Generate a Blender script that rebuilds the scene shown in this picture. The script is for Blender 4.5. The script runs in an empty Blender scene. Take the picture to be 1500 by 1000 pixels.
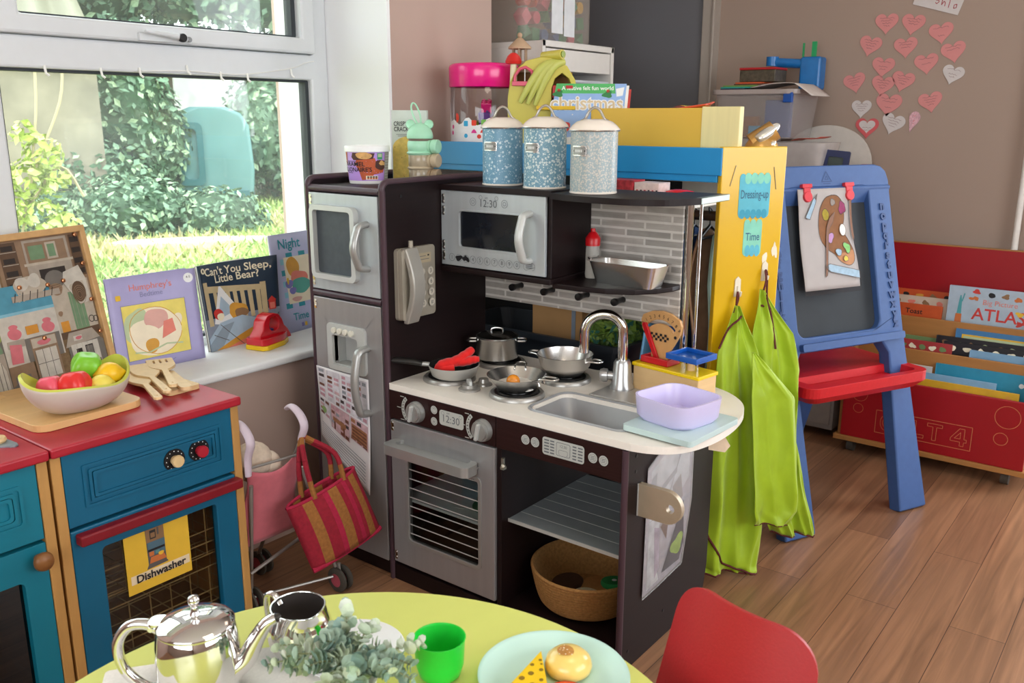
import bpy, bmesh, math, random
from math import sin, cos, pi, radians as R
from mathutils import Vector, Matrix
from mathutils.geometry import tessellate_polygon

random.seed(7)
S = bpy.context.scene
COL = S.collection

# ---------------------------------------------------------------- camera
cam_d = bpy.data.cameras.new('camera')
cam = bpy.data.objects.new('camera', cam_d)
COL.objects.link(cam)
CAM = Vector((1.55624, -1.51178, 1.19156))
AZ, PITCH, ROLL = -.6558003, .24633675, .0035043
_f = Vector((sin(AZ) * cos(PITCH), cos(AZ) * cos(PITCH), -sin(PITCH)))
_r = Vector((cos(AZ), -sin(AZ), 0))
_u = _r.cross(_f)
_r2 = _r * cos(ROLL) + _u * sin(ROLL)
_u2 = _u * cos(ROLL) - _r * sin(ROLL)
cam.matrix_world = Matrix(((_r2.x, _u2.x, -_f.x, CAM.x), (_r2.y, _u2.y, -_f.y, CAM.y),
                           (_r2.z, _u2.z, -_f.z, CAM.z), (0, 0, 0, 1)))
cam_d.sensor_width = 36
cam_d.lens = 1301.97 / 1500 * 36
cam_d.clip_start = .02
cam_d.dof.use_dof = True
cam_d.dof.focus_distance = 2.15
cam_d.dof.aperture_fstop = 10
S.camera = cam

# ---------------------------------------------------------------- sky, sun, lamps, exposure
S.view_settings.view_transform = 'Standard'
S.view_settings.look = 'None'
S.view_settings.gamma = 1
S.view_settings.use_curve_mapping = False
S.view_settings.exposure = 0.0
try:
    S.cycles.use_denoising = True
    S.cycles.max_bounces = 8
    S.cycles.transparent_max_bounces = 16
    S.cycles.sample_clamp_indirect = 6
    S.cycles.caustics_reflective = False
    S.cycles.caustics_refractive = False
except Exception:
    pass
W = bpy.data.worlds.new('sky')
S.world = W
W.use_nodes = True
W.node_tree.nodes['Background'].inputs[0].default_value = (.93, .97, 1, 1)
W.node_tree.nodes['Background'].inputs[1].default_value = 4.6


def lamp(name, kind, loc, aim, energy, color=(1, 1, 1), size=(1, 1), **kw):
    d = bpy.data.lights.new(name, kind)
    d.energy = energy
    d.color = color
    if kind == 'AREA':
        d.shape = 'RECTANGLE'
        d.size, d.size_y = size
    for k, v in kw.items():
        setattr(d, k, v)
    o = bpy.data.objects.new(name, d)
    COL.objects.link(o)
    o.location = loc
    o.rotation_euler = (Vector(aim) - Vector(loc)).to_track_quat('-Z', 'Y').to_euler()
    return o


# sun over the roof of the house, falling on the garden only
lamp('sun', 'SUN', (6, -3, 9), (0, 0, 0), 1.6, (1, .95, .86), angle=R(3))
# daylight through the three windows of the room
WIN_L = lamp('window_daylight', 'AREA', (-.98, -.58, 1.27), (2.0, -.45, .75), 42, (.90, .96, 1), (2.0, 1.35))
WIN_R = lamp('side_window_daylight', 'AREA', (4.1, -.2, 1.45), (0, .4, .5), 26, (.93, .97, 1), (2.6, 1.4))
WIN_F = lamp('rear_window_daylight', 'AREA', (1.7, -4.1, 1.5), (.3, 0, .6), 26, (.95, .97, 1), (2.8, 1.4))
DOOR_B = lamp('garden_door_daylight', 'AREA', (1.95, 2.42, 1.1), (1.7, 0, .2), 24, (.86, .93, 1), (.9, 1.8))
# unseen warm fill lights added below the ceiling
FILL_A = lamp('ceiling_fill', 'AREA', (1.4, -.6, 2.42), (1.4, -.6, 0), 6, (1, .86, .70), (.6, .6))
FILL_B = lamp('ceiling_fill', 'AREA', (.3, 1.35, 2.42), (.3, 1.35, 0), 1.5, (1, .84, .68), (.6, .6))


# ---------------------------------------------------------------- materials
def lin(h):
    h = h.lstrip('#')
    v = [int(h[i:i + 2], 16) / 255 for i in (0, 2, 4)]
    return tuple((c / 12.92 if c <= .04045 else ((c + .055) / 1.055) ** 2.4) for c in v) + (1,)


MATS = {}


def mat(name, col, rough=.5, metal=0, noise=.06, scale=30, bump=0, coat=0, trans=0, alpha=1, ior=1.45, sheen=0, sss=0, stretch=None):
    """principled surface with a procedural tone variation"""
    if name in MATS:
        return MATS[name]
    m = bpy.data.materials.new(name)
    m.use_nodes = True
    nt = m.node_tree
    b = nt.nodes['Principled BSDF']
    c = lin(col)
    b.inputs['Roughness'].default_value = rough
    b.inputs['Metallic'].default_value = metal
    b.inputs['Coat Weight'].default_value = coat
    b.inputs['Coat Roughness'].default_value = .15
    b.inputs['Transmission Weight'].default_value = trans
    b.inputs['IOR'].default_value = ior
    b.inputs['Alpha'].default_value = alpha
    b.inputs['Sheen Weight'].default_value = sheen
    if sss:
        b.inputs['Subsurface Weight'].default_value = sss
        b.inputs['Subsurface Radius'].default_value = (.01, .01, .008)
    tc = nt.nodes.new('ShaderNodeTexCoord')
    n = nt.nodes.new('ShaderNodeTexNoise')
    n.inputs['Scale'].default_value = scale
    n.inputs['Detail'].default_value = 4
    if stretch:
        mp = nt.nodes.new('ShaderNodeMapping')
        mp.inputs['Scale'].default_value = stretch
        nt.links.new(tc.outputs['Object'], mp.inputs[0])
        nt.links.new(mp.outputs[0], n.inputs['Vector'])
    else:
        nt.links.new(tc.outputs['Object'], n.inputs['Vector'])
    r = nt.nodes.new('ShaderNodeMix')
    r.data_type = 'RGBA'
    r.inputs[6].default_value = tuple(x * (1 - noise * 2) for x in c[:3]) + (1,)
    r.inputs[7].default_value = tuple(min(1, x * (1 + noise * 2)) for x in c[:3]) + (1,)
    nt.links.new(n.outputs['Fac'], r.inputs[0])
    nt.links.new(r.outputs[2], b.inputs['Base Color'])
    if bump:
        bp = nt.nodes.new('ShaderNodeBump')
        bp.inputs['Strength'].default_value = bump
        bp.inputs['Distance'].default_value = .002
        nt.links.new(n.outputs['Fac'], bp.inputs['Height'])
        nt.links.new(bp.outputs[0], b.inputs['Normal'])
    MATS[name] = m
    return m


def nodes_of(m):
    nt = m.node_tree
    return nt, nt.nodes['Principled BSDF']


def brick_mat(name, c1, c2, cm, w, h, mortar, coord, rough=.45, off=.5, bump=0, grain=None, noise_amt=.25, freq=2):
    """planks or tiles: brick texture, coord = (axis for u, axis for v)"""
    m = mat(name, c1, rough)
    nt, b = nodes_of(m)
    for l in list(b.inputs['Base Color'].links):
        nt.links.remove(l)
    tc = nt.nodes.new('ShaderNodeTexCoord')
    sp = nt.nodes.new('ShaderNodeSeparateXYZ')
    cb = nt.nodes.new('ShaderNodeCombineXYZ')
    nt.links.new(tc.outputs['Object'], sp.inputs[0])
    nt.links.new(sp.outputs['XYZ'.index(coord[0])], cb.inputs[0])
    nt.links.new(sp.outputs['XYZ'.index(coord[1])], cb.inputs[1])
    br = nt.nodes.new('ShaderNodeTexBrick')
    br.offset = off
    br.offset_frequency = freq
    br.inputs['Color1'].default_value = lin(c1)
    br.inputs['Color2'].default_value = lin(c2)
    br.inputs['Mortar'].default_value = lin(cm)
    br.inputs['Scale'].default_value = 1
    br.inputs['Mortar Size'].default_value = mortar
    br.inputs['Mortar Smooth'].default_value = .1
    br.inputs['Bias'].default_value = 0
    br.inputs['Brick Width'].default_value = w
    br.inputs['Row Height'].default_value = h
    nt.links.new(cb.outputs[0], br.inputs['Vector'])
    out = br.outputs['Color']
    if grain:
        mp = nt.nodes.new('ShaderNodeMapping')
        mp.inputs['Scale'].default_value = grain
        nt.links.new(cb.outputs[0], mp.inputs[0])
        nz = nt.nodes.new('ShaderNodeTexNoise')
        nz.inputs['Scale'].default_value = 1
        nz.inputs['Detail'].default_value = 6
        nz.inputs['Distortion'].default_value = 1.2
        nt.links.new(mp.outputs[0], nz.inputs['Vector'])
        mx = nt.nodes.new('ShaderNodeMix')
        mx.data_type = 'RGBA'
        mx.blend_type = 'OVERLAY'
        mx.inputs[0].default_value = noise_amt
        nt.links.new(out, mx.inputs[6])
        nt.links.new(nz.outputs['Fac'], mx.inputs[7])
        out = mx.outputs[2]
    nt.links.new(out, b.inputs['Base Color'])
    return m


def glass(name, tint='#FFFFFF', gloss=.08, rough=.02):
    """thin clear pane: see-through with a faint reflection"""
    if name in MATS:
        return MATS[name]
    m = bpy.data.materials.new(name)
    m.use_nodes = True
    nt = m.node_tree
    nt.nodes.remove(nt.nodes['Principled BSDF'])
    out = nt.nodes['Material Output']
    t = nt.nodes.new('ShaderNodeBsdfTransparent')
    t.inputs[0].default_value = lin(tint)
    g = nt.nodes.new('ShaderNodeBsdfGlossy')
    g.inputs['Roughness'].default_value = rough
    mx = nt.nodes.new('ShaderNodeMixShader')
    lw = nt.nodes.new('ShaderNodeLayerWeight')
    lw.inputs[0].default_value = .12
    mt = nt.nodes.new('ShaderNodeMath')
    mt.operation = 'MULTIPLY_ADD'
    mt.inputs[1].default_value = .6
    mt.inputs[2].default_value = gloss
    nt.links.new(lw.outputs['Fresnel'], mt.inputs[0])
    nt.links.new(mt.outputs[0], mx.inputs[0])
    nt.links.new(t.outputs[0], mx.inputs[1])
    nt.links.new(g.outputs[0], mx.inputs[2])
    nt.links.new(mx.outputs[0], out.inputs[0])
    MATS[name] = m
    return m


def wood(name, c, rough=.5, stretch=(4, 60, 60), noise=.14):
    return mat(name, c, rough, noise=noise, scale=1, stretch=stretch)


# ---------------------------------------------------------------- mesh builder
class MB:
    def __init__(s, m=None, T=None):
        s.v, s.f, s.fm, s.mats = [], [], [], []
        s.T = T
        s.cur = 0
        if m is not None:
            s.m(m)

    def m(s, m):
        if m not in s.mats:
            s.mats.append(m)
        s.cur = s.mats.index(m)
        return s

    def add(s, vs, fs):
        o = len(s.v)
        for p in vs:
            p = Vector(p)
            s.v.append(s.T @ p if s.T is not None else p)
        for f in fs:
            s.f.append([i + o for i in f])
            s.fm.append(s.cur)
        return s

    def box(s, x0, y0, z0, x1, y1, z1):
        x0, x1 = sorted((x0, x1)); y0, y1 = sorted((y0, y1)); z0, z1 = sorted((z0, z1))
        return s.add([(x0, y0, z0), (x1, y0, z0), (x1, y1, z0), (x0, y1, z0), (x0, y0, z1), (x1, y0, z1), (x1, y1, z1), (x0, y1, z1)],
                     [(0, 3, 2, 1), (4, 5, 6, 7), (0, 1, 5, 4), (1, 2, 6, 5), (2, 3, 7, 6), (3, 0, 4, 7)])

    def prism(s, loops, d0, d1, plane='xy'):
        """loops: outer polygon then holes; extruded along the third axis"""
        if isinstance(loops[0][0], (int, float)):
            loops = [loops]
        loops = [list(l) for l in loops]

        def ar(l):
            return sum(l[i][0] * l[(i + 1) % len(l)][1] - l[(i + 1) % len(l)][0] * l[i][1] for i in range(len(l)))
        for i, l in enumerate(loops):
            if (ar(l) > 0) == (i > 0):
                l.reverse()

        def P(q, d):
            return {'xy': (q[0], q[1], d), 'xz': (q[0], d, q[1]), 'yz': (d, q[0], q[1])}[plane]
        flat = [q for l in loops for q in l]
        tris = tessellate_polygon([[Vector((q[0], q[1], 0)) for q in l] for l in loops])
        n = len(flat)
        flip = plane == 'xz'
        up = d1 > d0
        fs = []
        for t in tris:
            a, b, c = [flat[k] for k in t]
            if (b[0] - a[0]) * (c[1] - a[1]) - (b[1] - a[1]) * (c[0] - a[0]) < 0:
                t = (t[0], t[2], t[1])
            t = tuple(t)
            fs.append(tuple(k + n for k in t)); fs.append(t[::-1])
        o = 0
        for l in loops:
            k = len(l)
            for i in range(k):
                j = (i + 1) % k
                fs.append((o + i, o + j, o + j + n, o + i + n))
            o += k
        if flip == up:
            fs = [f[::-1] for f in fs]
        return s.add([P(q, d0) for q in flat] + [P(q, d1) for q in flat], fs)

    def lathe(s, prof, c=(0, 0, 0), seg=32, axis='z', sx=1, sy=1):
        vs, fs = [], []
        n = len(prof)
        for i in range(seg):
            a = 2 * pi * i / seg
            for r, z in prof:
                p = (r * cos(a) * sx, r * sin(a) * sy, z)
                if axis == 'x':
                    p = (p[2], p[0], p[1])
                elif axis == 'y':
                    p = (p[1], p[2], p[0])
                vs.append((p[0] + c[0], p[1] + c[1], p[2] + c[2]))
        for i in range(seg):
            j = (i + 1) % seg
            for k in range(n - 1):
                fs.append((i * n + k, j * n + k, j * n + k + 1, i * n + k + 1))
        s.add(vs, fs)
        return s

    def cyl(s, c, r, h, axis='z', seg=24, r2=None):
        r2 = r if r2 is None else r2
        return s.lathe([(0, 0), (r, 0), (r2, h), (0, h)], c, seg, axis)

    def sph(s, c, r, seg=20, rings=10):
        if not isinstance(r, (tuple, list)):
            r = (r, r, r)
        vs, fs = [], []
        for k in range(rings + 1):
            t = -pi / 2 + pi * k / rings
            for i in range(seg):
                a = 2 * pi * i / seg
                vs.append((c[0] + r[0] * cos(t) * cos(a), c[1] + r[1] * cos(t) * sin(a), c[2] + r[2] * sin(t)))
        for k in range(rings):
            for i in range(seg):
                j = (i + 1) % seg
                fs.append((k * seg + i, k * seg + j, (k + 1) * seg + j, (k + 1) * seg + i))
        return s.add(vs, fs)

    def tube(s, pts, r, seg=10, closed=False, flat=None):
        pts = [Vector(p) for p in pts]
        n = len(pts)
        rs = r if isinstance(r, (list, tuple)) else [r] * n
        vs, fs = [], []
        prev = None
        for i, p in enumerate(pts):
            a = pts[(i - 1) % n] if (closed or i > 0) else p
            b = pts[(i + 1) % n] if (closed or i < n - 1) else p
            t = (b - a)
            t = t.normalized() if t.length > 1e-9 else Vector((0, 0, 1))
            if prev is None:
                ref = Vector((0, 0, 1)) if abs(t.z) < .9 else Vector((1, 0, 0))
                x = t.cross(ref).normalized()
            else:
                x = (prev - t * prev.dot(t)).normalized()
            prev = x
            y = t.cross(x)
            for k in range(seg):
                an = 2 * pi * k / seg
                q = x * cos(an) * rs[i] + y * sin(an) * rs[i] * (flat or 1)
                vs.append(p + q)
        m_ = n if closed else n - 1
        for i in range(m_):
            j = (i + 1) % n
            for k in range(seg):
                l = (k + 1) % seg
                fs.append((i * seg + k, i * seg + l, j * seg + l, j * seg + k))
        if not closed:
            fs.append(tuple(range(seg))[::-1])
            fs.append(tuple((n - 1) * seg + k for k in range(seg)))
        return s.add(vs, fs)

    def grid(s, fn, nu, nv, wrap=False):
        vs = [fn(i / nu, j / nv) for j in range(nv + 1) for i in range(nu + 1)]
        fs = []
        for j in range(nv):
            for i in range(nu):
                a = j * (nu + 1) + i
                fs.append((a, a + 1, a + nu + 2, a + nu + 1))
        return s.add(vs, fs)

    def poly(s, pts):
        return s.add(pts, [tuple(range(len(pts)))])

    def build(s, name, parent=None, bevel=0, seg=2, sub=0, solid=0, smooth=40, label=None, cat=None, group=None, kind=None, loc=None, weld=False):
        me = bpy.data.meshes.new(name)
        base = Vector((0, 0, 0))
        world = parent is None or parent.get('_w')
        if parent is None and kind != 'structure':
            if loc is None:
                xs = [p.x for p in s.v]; ys = [p.y for p in s.v]
                base = Vector(((min(xs) + max(xs)) / 2, (min(ys) + max(ys)) / 2, min(p.z for p in s.v)))
            else:
                base = Vector(loc)
        me.from_pydata([p - base for p in s.v], [], s.f)
        for m in s.mats:
            me.materials.append(m)
        me.polygons.foreach_set('material_index', s.fm)
        bm = bmesh.new()
        bm.from_mesh(me)
        bmesh.ops.remove_doubles(bm, verts=bm.verts, dist=1e-6)
        bmesh.ops.recalc_face_normals(bm, faces=bm.faces) if weld else None
        bm.to_mesh(me)
        bm.free()
        if smooth:
            me.polygons.foreach_set('use_smooth', [True] * len(me.polygons))
            me.set_sharp_from_angle(angle=R(smooth))
        o = bpy.data.objects.new(name, me)
        COL.objects.link(o)
        o.location = base
        if parent is not None:
            o.parent = parent
            if parent.get('_w') and parent.type == 'EMPTY':
                o.matrix_parent_inverse = Matrix.Translation(-Vector(parent.location))
            if parent.get('_w'):
                o['_w'] = 1
        if solid:
            d = o.modifiers.new('thickness', 'SOLIDIFY'); d.thickness = solid; d.offset = 0
        if sub:
            d = o.modifiers.new('smooth', 'SUBSURF'); d.levels = sub; d.render_levels = sub
        if bevel:
            d = o.modifiers.new('bevel', 'BEVEL'); d.width = bevel; d.segments = seg; d.limit_method = 'ANGLE'; d.angle_limit = R(40); d.harden_normals = bool(smooth)
        tag(o, label, cat, group, kind)
        return o


def tag(o, label=None, cat=None, group=None, kind=None):
    if label: o['label'] = label
    if cat: o['category'] = cat
    if group: o['group'] = group
    if kind: o['kind'] = kind
    return o


def thing(name, label, cat, loc=(0, 0, 0), group=None, world=True, mx=None):
    """Empty at a thing's base; world=True: its parts are modelled in room coordinates"""
    o = bpy.data.objects.new(name, None)
    o.empty_display_size = .05
    COL.objects.link(o)
    if mx is not None:
        o.matrix_world = mx
    else:
        o.location = loc
    if world and mx is None:
        o['_w'] = 1
    return tag(o, label, cat, group)


def kids(o):
    return [c for c in bpy.data.objects if c.parent == o]


def copy_thing(o, offset, label=None):
    c = o.copy()
    COL.objects.link(c)
    c.location = Vector(o.location) + Vector(offset)
    if label: c['label'] = label
    for k in kids(o):
        d = k.copy(); COL.objects.link(d); d.parent = c
        for g in kids(k):
            e = g.copy(); COL.objects.link(e); e.parent = d
    return c


def frame(o, u, v):
    """matrix whose local x runs along u, y along v, z out of the sheet"""
    o, u, v = Vector(o), Vector(u).normalized(), Vector(v)
    w = u.cross(v).normalized()
    v = w.cross(u)
    return Matrix(((u.x, v.x, w.x, o.x), (u.y, v.y, w.y, o.y), (u.z, v.z, w.z, o.z), (0, 0, 0, 1)))


def rrect(x0, y0, x1, y1, r, n=5):
    pts = []
    for cx, cy, a0 in ((x1 - r, y0 + r, -90), (x1 - r, y1 - r, 0), (x0 + r, y1 - r, 90), (x0 + r, y0 + r, 180)):
        for k in range(n + 1):
            a = R(a0 + 90 * k / n)
            pts.append((cx + r * cos(a), cy + r * sin(a)))
    return pts


def circ(cx, cy, r, n=24, ry=None):
    ry = r if ry is None else ry
    return [(cx + r * cos(2 * pi * i / n), cy + ry * sin(2 * pi * i / n)) for i in range(n)]


def blob(cx, cy, rx, ry, n=22, j=.12, seed=0):
    rd = random.Random(seed)
    k = [rd.uniform(-j, j) for _ in range(6)]
    out = []
    for i in range(n):
        a = 2 * pi * i / n
        f = 1 + k[0] * sin(2 * a + k[3] * 20) + k[1] * sin(3 * a + k[4] * 20) + .6 * k[2] * sin(5 * a + k[5] * 20)
        out.append((cx + rx * f * cos(a), cy + ry * f * sin(a)))
    return out


class Art:
    """flat printed shapes on a sheet: local x,y in metres, stacked by hair-thin steps"""
    def __init__(s, T, z=.0006, step=.00012):
        s.mb = MB(None, T); s.z = z; s.step = step

    def shape(s, pts, m, keep=False):
        s.mb.m(m)
        tris = tessellate_polygon([[Vector((p[0], p[1], 0)) for p in pts]])
        fs = []
        for t in tris:
            a, b, c = [pts[k] for k in t]
            if (b[0] - a[0]) * (c[1] - a[1]) - (b[1] - a[1]) * (c[0] - a[0]) < 0:
                t = (t[0], t[2], t[1])
            fs.append(tuple(t))
        s.mb.add([(p[0], p[1], s.z) for p in pts], fs)
        if not keep:
            s.z += s.step
        return s

    def rect(s, x0, y0, x1, y1, m, **k):
        return s.shape([(x0, y0), (x1, y0), (x1, y1), (x0, y1)], m, **k)

    def line(s, pts, w, m, keep=True):
        for a, b in zip(pts, pts[1:]):
            d = Vector((b[0] - a[0], b[1] - a[1]))
            if d.length < 1e-7:
                continue
            n = Vector((-d.y, d.x)).normalized() * w / 2
            s.shape([(a[0] - n.x, a[1] - n.y), (b[0] - n.x, b[1] - n.y), (b[0] + n.x, b[1] + n.y), (a[0] + n.x, a[1] + n.y)], m, keep=True)
        if not keep:
            s.z += s.step
        return s

    def ring(s, cx, cy, r, w, m, n=28, ry=None):
        p = circ(cx, cy, r, n, ry)
        return s.line(p + [p[0]], w, m)

    def text(s, txt, x, y, size, m, align='CENTER', rot=0, sx=1, bold=0):
        s.mb.m(m)
        for vs, fs in text_geo(txt, size, align, bold):
            c, sn = cos(rot), sin(rot)
            s.mb.add([(x + (p[0] * sx) * c - p[1] * sn, y + (p[0] * sx) * sn + p[1] * c, s.z) for p in vs], fs)
        s.z += s.step
        return s

    def build(s, name, parent=None, **k):
        return s.mb.build(name, parent, smooth=0, **k)


def subdivide(mb, mx):
    """split flat triangles until no edge is longer than mx, so a print can follow a curved sheet"""
    nf, nm = [], []
    st = []
    for f, m_ in zip(mb.f, mb.fm):
        for k in range(1, len(f) - 1):
            st.append((f[0], f[k], f[k + 1], m_))
    mid = {}
    while st:
        a, b_, c, m_ = st.pop()
        e = [((mb.v[p] - mb.v[q]).length, p, q, r_) for p, q, r_ in ((a, b_, c), (b_, c, a), (c, a, b_))]
        l, p, q, r_ = max(e)
        if l <= mx:
            nf.append([a, b_, c]); nm.append(m_)
            continue
        key = (min(p, q), max(p, q))
        if key not in mid:
            mb.v.append((mb.v[p] + mb.v[q]) / 2); mid[key] = len(mb.v) - 1
        w_ = mid[key]
        st += [(p, w_, r_, m_), (w_, q, r_, m_)]
    mb.f, mb.fm = nf, nm


def wrap(art, c, r0, r1, h, ang, eps=.0005):
    """roll a flat print round a (conical) wall: x becomes arc, y height"""
    subdivide(art.mb, .008)
    for i, p in enumerate(art.mb.v):
        r = r0 + (r1 - r0) * p.y / h
        a = ang + p.x / r0
        rr = r + eps + p.z - .0006
        art.mb.v[i] = Vector((c[0] + rr * cos(a), c[1] + rr * sin(a), c[2] + p.y))


_TG = {}


def text_geo(txt, size, align='CENTER', bold=0):
    key = (txt, size, align, bold)
    if key not in _TG:
        cu = bpy.data.curves.new('t', 'FONT')
        cu.body = txt
        cu.size = size
        cu.align_x = align
        cu.align_y = 'CENTER'
        cu.resolution_u = 3
        cu.offset = bold
        o = bpy.data.objects.new('t', cu)
        COL.objects.link(o)
        bpy.context.view_layer.update()
        me = o.evaluated_get(bpy.context.evaluated_depsgraph_get()).to_mesh()
        vs = [tuple(v.co) for v in me.vertices]
        fs = [tuple(p.vertices) for p in me.polygons]
        o.to_mesh_clear()
        bpy.data.objects.remove(o)
        bpy.data.curves.remove(cu)
        _TG[key] = [(vs, fs)]
    return _TG[key]


def arc(c, r, a0, a1, n, plane='xz', y=0):
    out = []
    for i in range(n + 1):
        a = R(a0 + (a1 - a0) * i / n)
        p, q = c[0] + r * cos(a), c[1] + r * sin(a)
        out.append({'xz': (p, y, q), 'xy': (p, q, y), 'yz': (y, p, q)}[plane])
    return out


def smoothpath(pts, n=6):
    """Catmull-Rom through the points"""
    P = [Vector(p) for p in pts]
    out = []
    for i in range(len(P) - 1):
        p0 = P[max(i - 1, 0)]; p1 = P[i]; p2 = P[i + 1]; p3 = P[min(i + 2, len(P) - 1)]
        for k in range(n):
            t = k / n
            out.append(.5 * ((2 * p1) + (p2 - p0) * t + (2 * p0 - 5 * p1 + 4 * p2 - p3) * t * t + (3 * p1 - p0 - 3 * p2 + p3) * t ** 3))
    out.append(P[-1])
    return out


# palette
WHITE = mat('white_paint', '#E9EAEA', .45, noise=.02)
UPVC = mat('white_upvc', '#D6D9DC', .35, noise=.015)
BLACK = mat('black_plastic', '#141416', .4)
DARK = mat('black_lacquer', '#0B0B0C', .3)
STEEL = mat('stainless_steel', '#DCDAD7', .27, 1, .04, 6, stretch=(3, 3, 90))
CHROME = mat('polished_chrome', '#E4E2E0', .05, 1, .02)
SILVER = mat('silver_plastic', '#A9A9A6', .35, .55, .03)
SILVERL = mat('pale_silver_plastic', '#C5C7C4', .4, .25, .02)
INK = mat('black_ink', '#17161A', .6, noise=.01)
RUBBER = mat('dark_rubber', '#4A443C', .7)
# ================================================================ the room
WIN_L.data.cycles.is_portal = True
WALLP = mat('beige_pink_wall_paint', '#B9A094', .75, noise=.02, scale=3)
WALLB = mat('taupe_wall_paint', '#9F8B7E', .8, noise=.03, scale=2)
WALLW = mat('white_reveal_paint', '#F0F1F2', .6, noise=.015, scale=3)
CEIL = mat('ceiling_paint', '#E4E0DA', .8, noise=.01)
FLOORM = brick_mat('oak_plank_vinyl', '#9C7152', '#815C44', '#4E3527', 1.05, .1225,   .0009, 'YX', rough=.29, grain=(1.6, 34, 1), noise_amt=.75, off=.37)
nt, b = nodes_of(FLOORM)
b.inputs['Specular IOR Level'].default_value = .45


def struct(name, mb, **k):
    return mb.build(name, None, smooth=k.pop('smooth', 0), kind='structure', **k)


XW, XG, XO = -.43, -.70, -.95          # room face, frame plane, outer face of the window wall
YL, YR = -1.62, .46                    # window opening along the wall
ZS, ZH = .52, 2.05
struct('floor', MB(FLOORM).add([(XO, -3.4, 0), (3.4, -3.4, 0), (3.4, 2.35, 0), (XO, 2.35, 0)], [(0, 1, 2, 3)]).box(XO, -3.4, -.1, 3.4, 2.35, -.002).add([(-1.5, .88, 0), (XO, .88, 0), (XO, 2.35, 0), (-1.5, 2.35, 0)], [(0, 1, 2, 3)]))
struct('ceiling', MB(CEIL).box(XO, -3.4, 2.5, 3.4, 2.35, 2.6).box(-1.5, .88, 2.5, XO, 2.35, 2.6))
w = MB(WALLP)
w.box(XO, -3.4, 0, XW, YR + .012, ZS)                       # below the window
w.box(XO, -3.4, ZH, XW, YR, 2.5)                     # above it
w.box(XO, -3.4, ZS, XW, YL, ZH)
w.box(XO, YR + .012, 0, XW, .95, 2.5)                # pier right of the window
w.m(WALLW)
w.box(XO, YR, ZS, XW - .0005, YR + .012, ZH)         # white reveal
w.box(XO, YL, ZH - .012, XW - .0005, YR, ZH)
struct('wall_left', w)
w = MB(WALLP)
w.box(-1.5, .95, 0, -1.42, 2.35, 2.5)
w.box(-1.5, .88, 0, XO, .95, 2.5)
struct('wall_recess', w)
# back wall, dark grey door and its pale frame
struct('wall_back', MB(WALLB).box(-1.5, 2.15, 0, 1.45, 2.35, 2.5).box(2.45, 2.15, 0, 3.4, 2.35, 2.5).box(1.45, 2.15, 2.1, 2.45, 2.35, 2.5))
f = MB(UPVC).box(1.45, 2.2, 0, 1.53, 2.28, 2.1).box(2.37, 2.2, 0, 2.45, 2.28, 2.1).box(1.45, 2.2, 2.02, 2.45, 2.28, 2.1).box(1.45, 2.2, 0, 2.45, 2.28, .1)
struct('door_2', f, bevel=.006)
GREYD = mat('slate_grey_door_paint', '#6E6E72', .55, noise=.03, scale=4)
DTRIM = mat('grey_white_gloss', '#A69C92', .5, noise=.02)
d1 = MB(GREYD).box(-1.03, 2.12, .01, -.228, 2.148, 2.05)
struct('door_1', d1, bevel=.002)
t = MB(DTRIM).box(-.225, 2.105, 0, -.165, 2.149, 2.12).box(-1.1, 2.105, 0, -1.035, 2.149, 2.12).box(-1.1, 2.105, 2.055, -.165, 2.149, 2.12)
t.box(-.178, 2.096, 0, -.165, 2.149, 2.12)
struct('trim_1', t, bevel=.004)
# right and rear walls with their windows (outside the frame)
w = MB(WALLB)
w.box(3.2, -3.4, 0, 3.4, 2.15, .75).box(3.2, -3.4, 2.15, 3.4, 2.15, 2.5).box(3.2, -3.4, .75, 3.4, -1.5, 2.15).box(3.2, 1.1, .75, 3.4, 2.15, 2.15)
struct('wall_right', w)
w = MB(WALLB)
w.box(XO, -3.6, 0, 3.4, -3.4, .8).box(XO, -3.6, 2.2, 3.4, -3.4, 2.5).box(XO, -3.6, .8, .3, -3.4, 2.2).box(3.1, -3.6, .8, 3.4, -3.4, 2.2)
struct('wall_front', w)
f = MB(UPVC)
for a, bb in ((-1.5, -1.43), (-.25, -.18), (1.03, 1.1)):
    f.box(3.26, a, .75, 3.34, bb, 2.15)
f.box(3.26, -1.5, .75, 3.34, 1.1, .82).box(3.26, -1.5, 2.08, 3.34, 1.1, 2.15)
struct('window_2', f, bevel=.006)
f = MB(UPVC)
for a, bb in ((.3, .37), (1.66, 1.73), (3.03, 3.1)):
    f.box(a, -3.54, .8, bb, -3.46, 2.2)
f.box(.3, -3.54, .8, 3.1, -3.46, .87).box(.3, -3.54, 2.13, 3.1, -3.46, 2.2)
struct('window_3', f, bevel=.006)
# white painted pipe running up the back wall
mb = MB(mat('white_pipe_gloss', '#E6E2DC', .3)).cyl((1.045, 2.118, 0), .011, 2.49, seg=16)
for z in (.6, 1.5, 2.2):
    mb.box(1.031, 2.112, z, 1.059, 2.149, z + .018)
struct('trim_2', mb, smooth=40)
struct('baseboard_back', MB(mat('skirting_gloss', '#B0A498', .4)).box(-.16, 2.134, 0, 1.44, 2.149, .1), bevel=.003)

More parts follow.
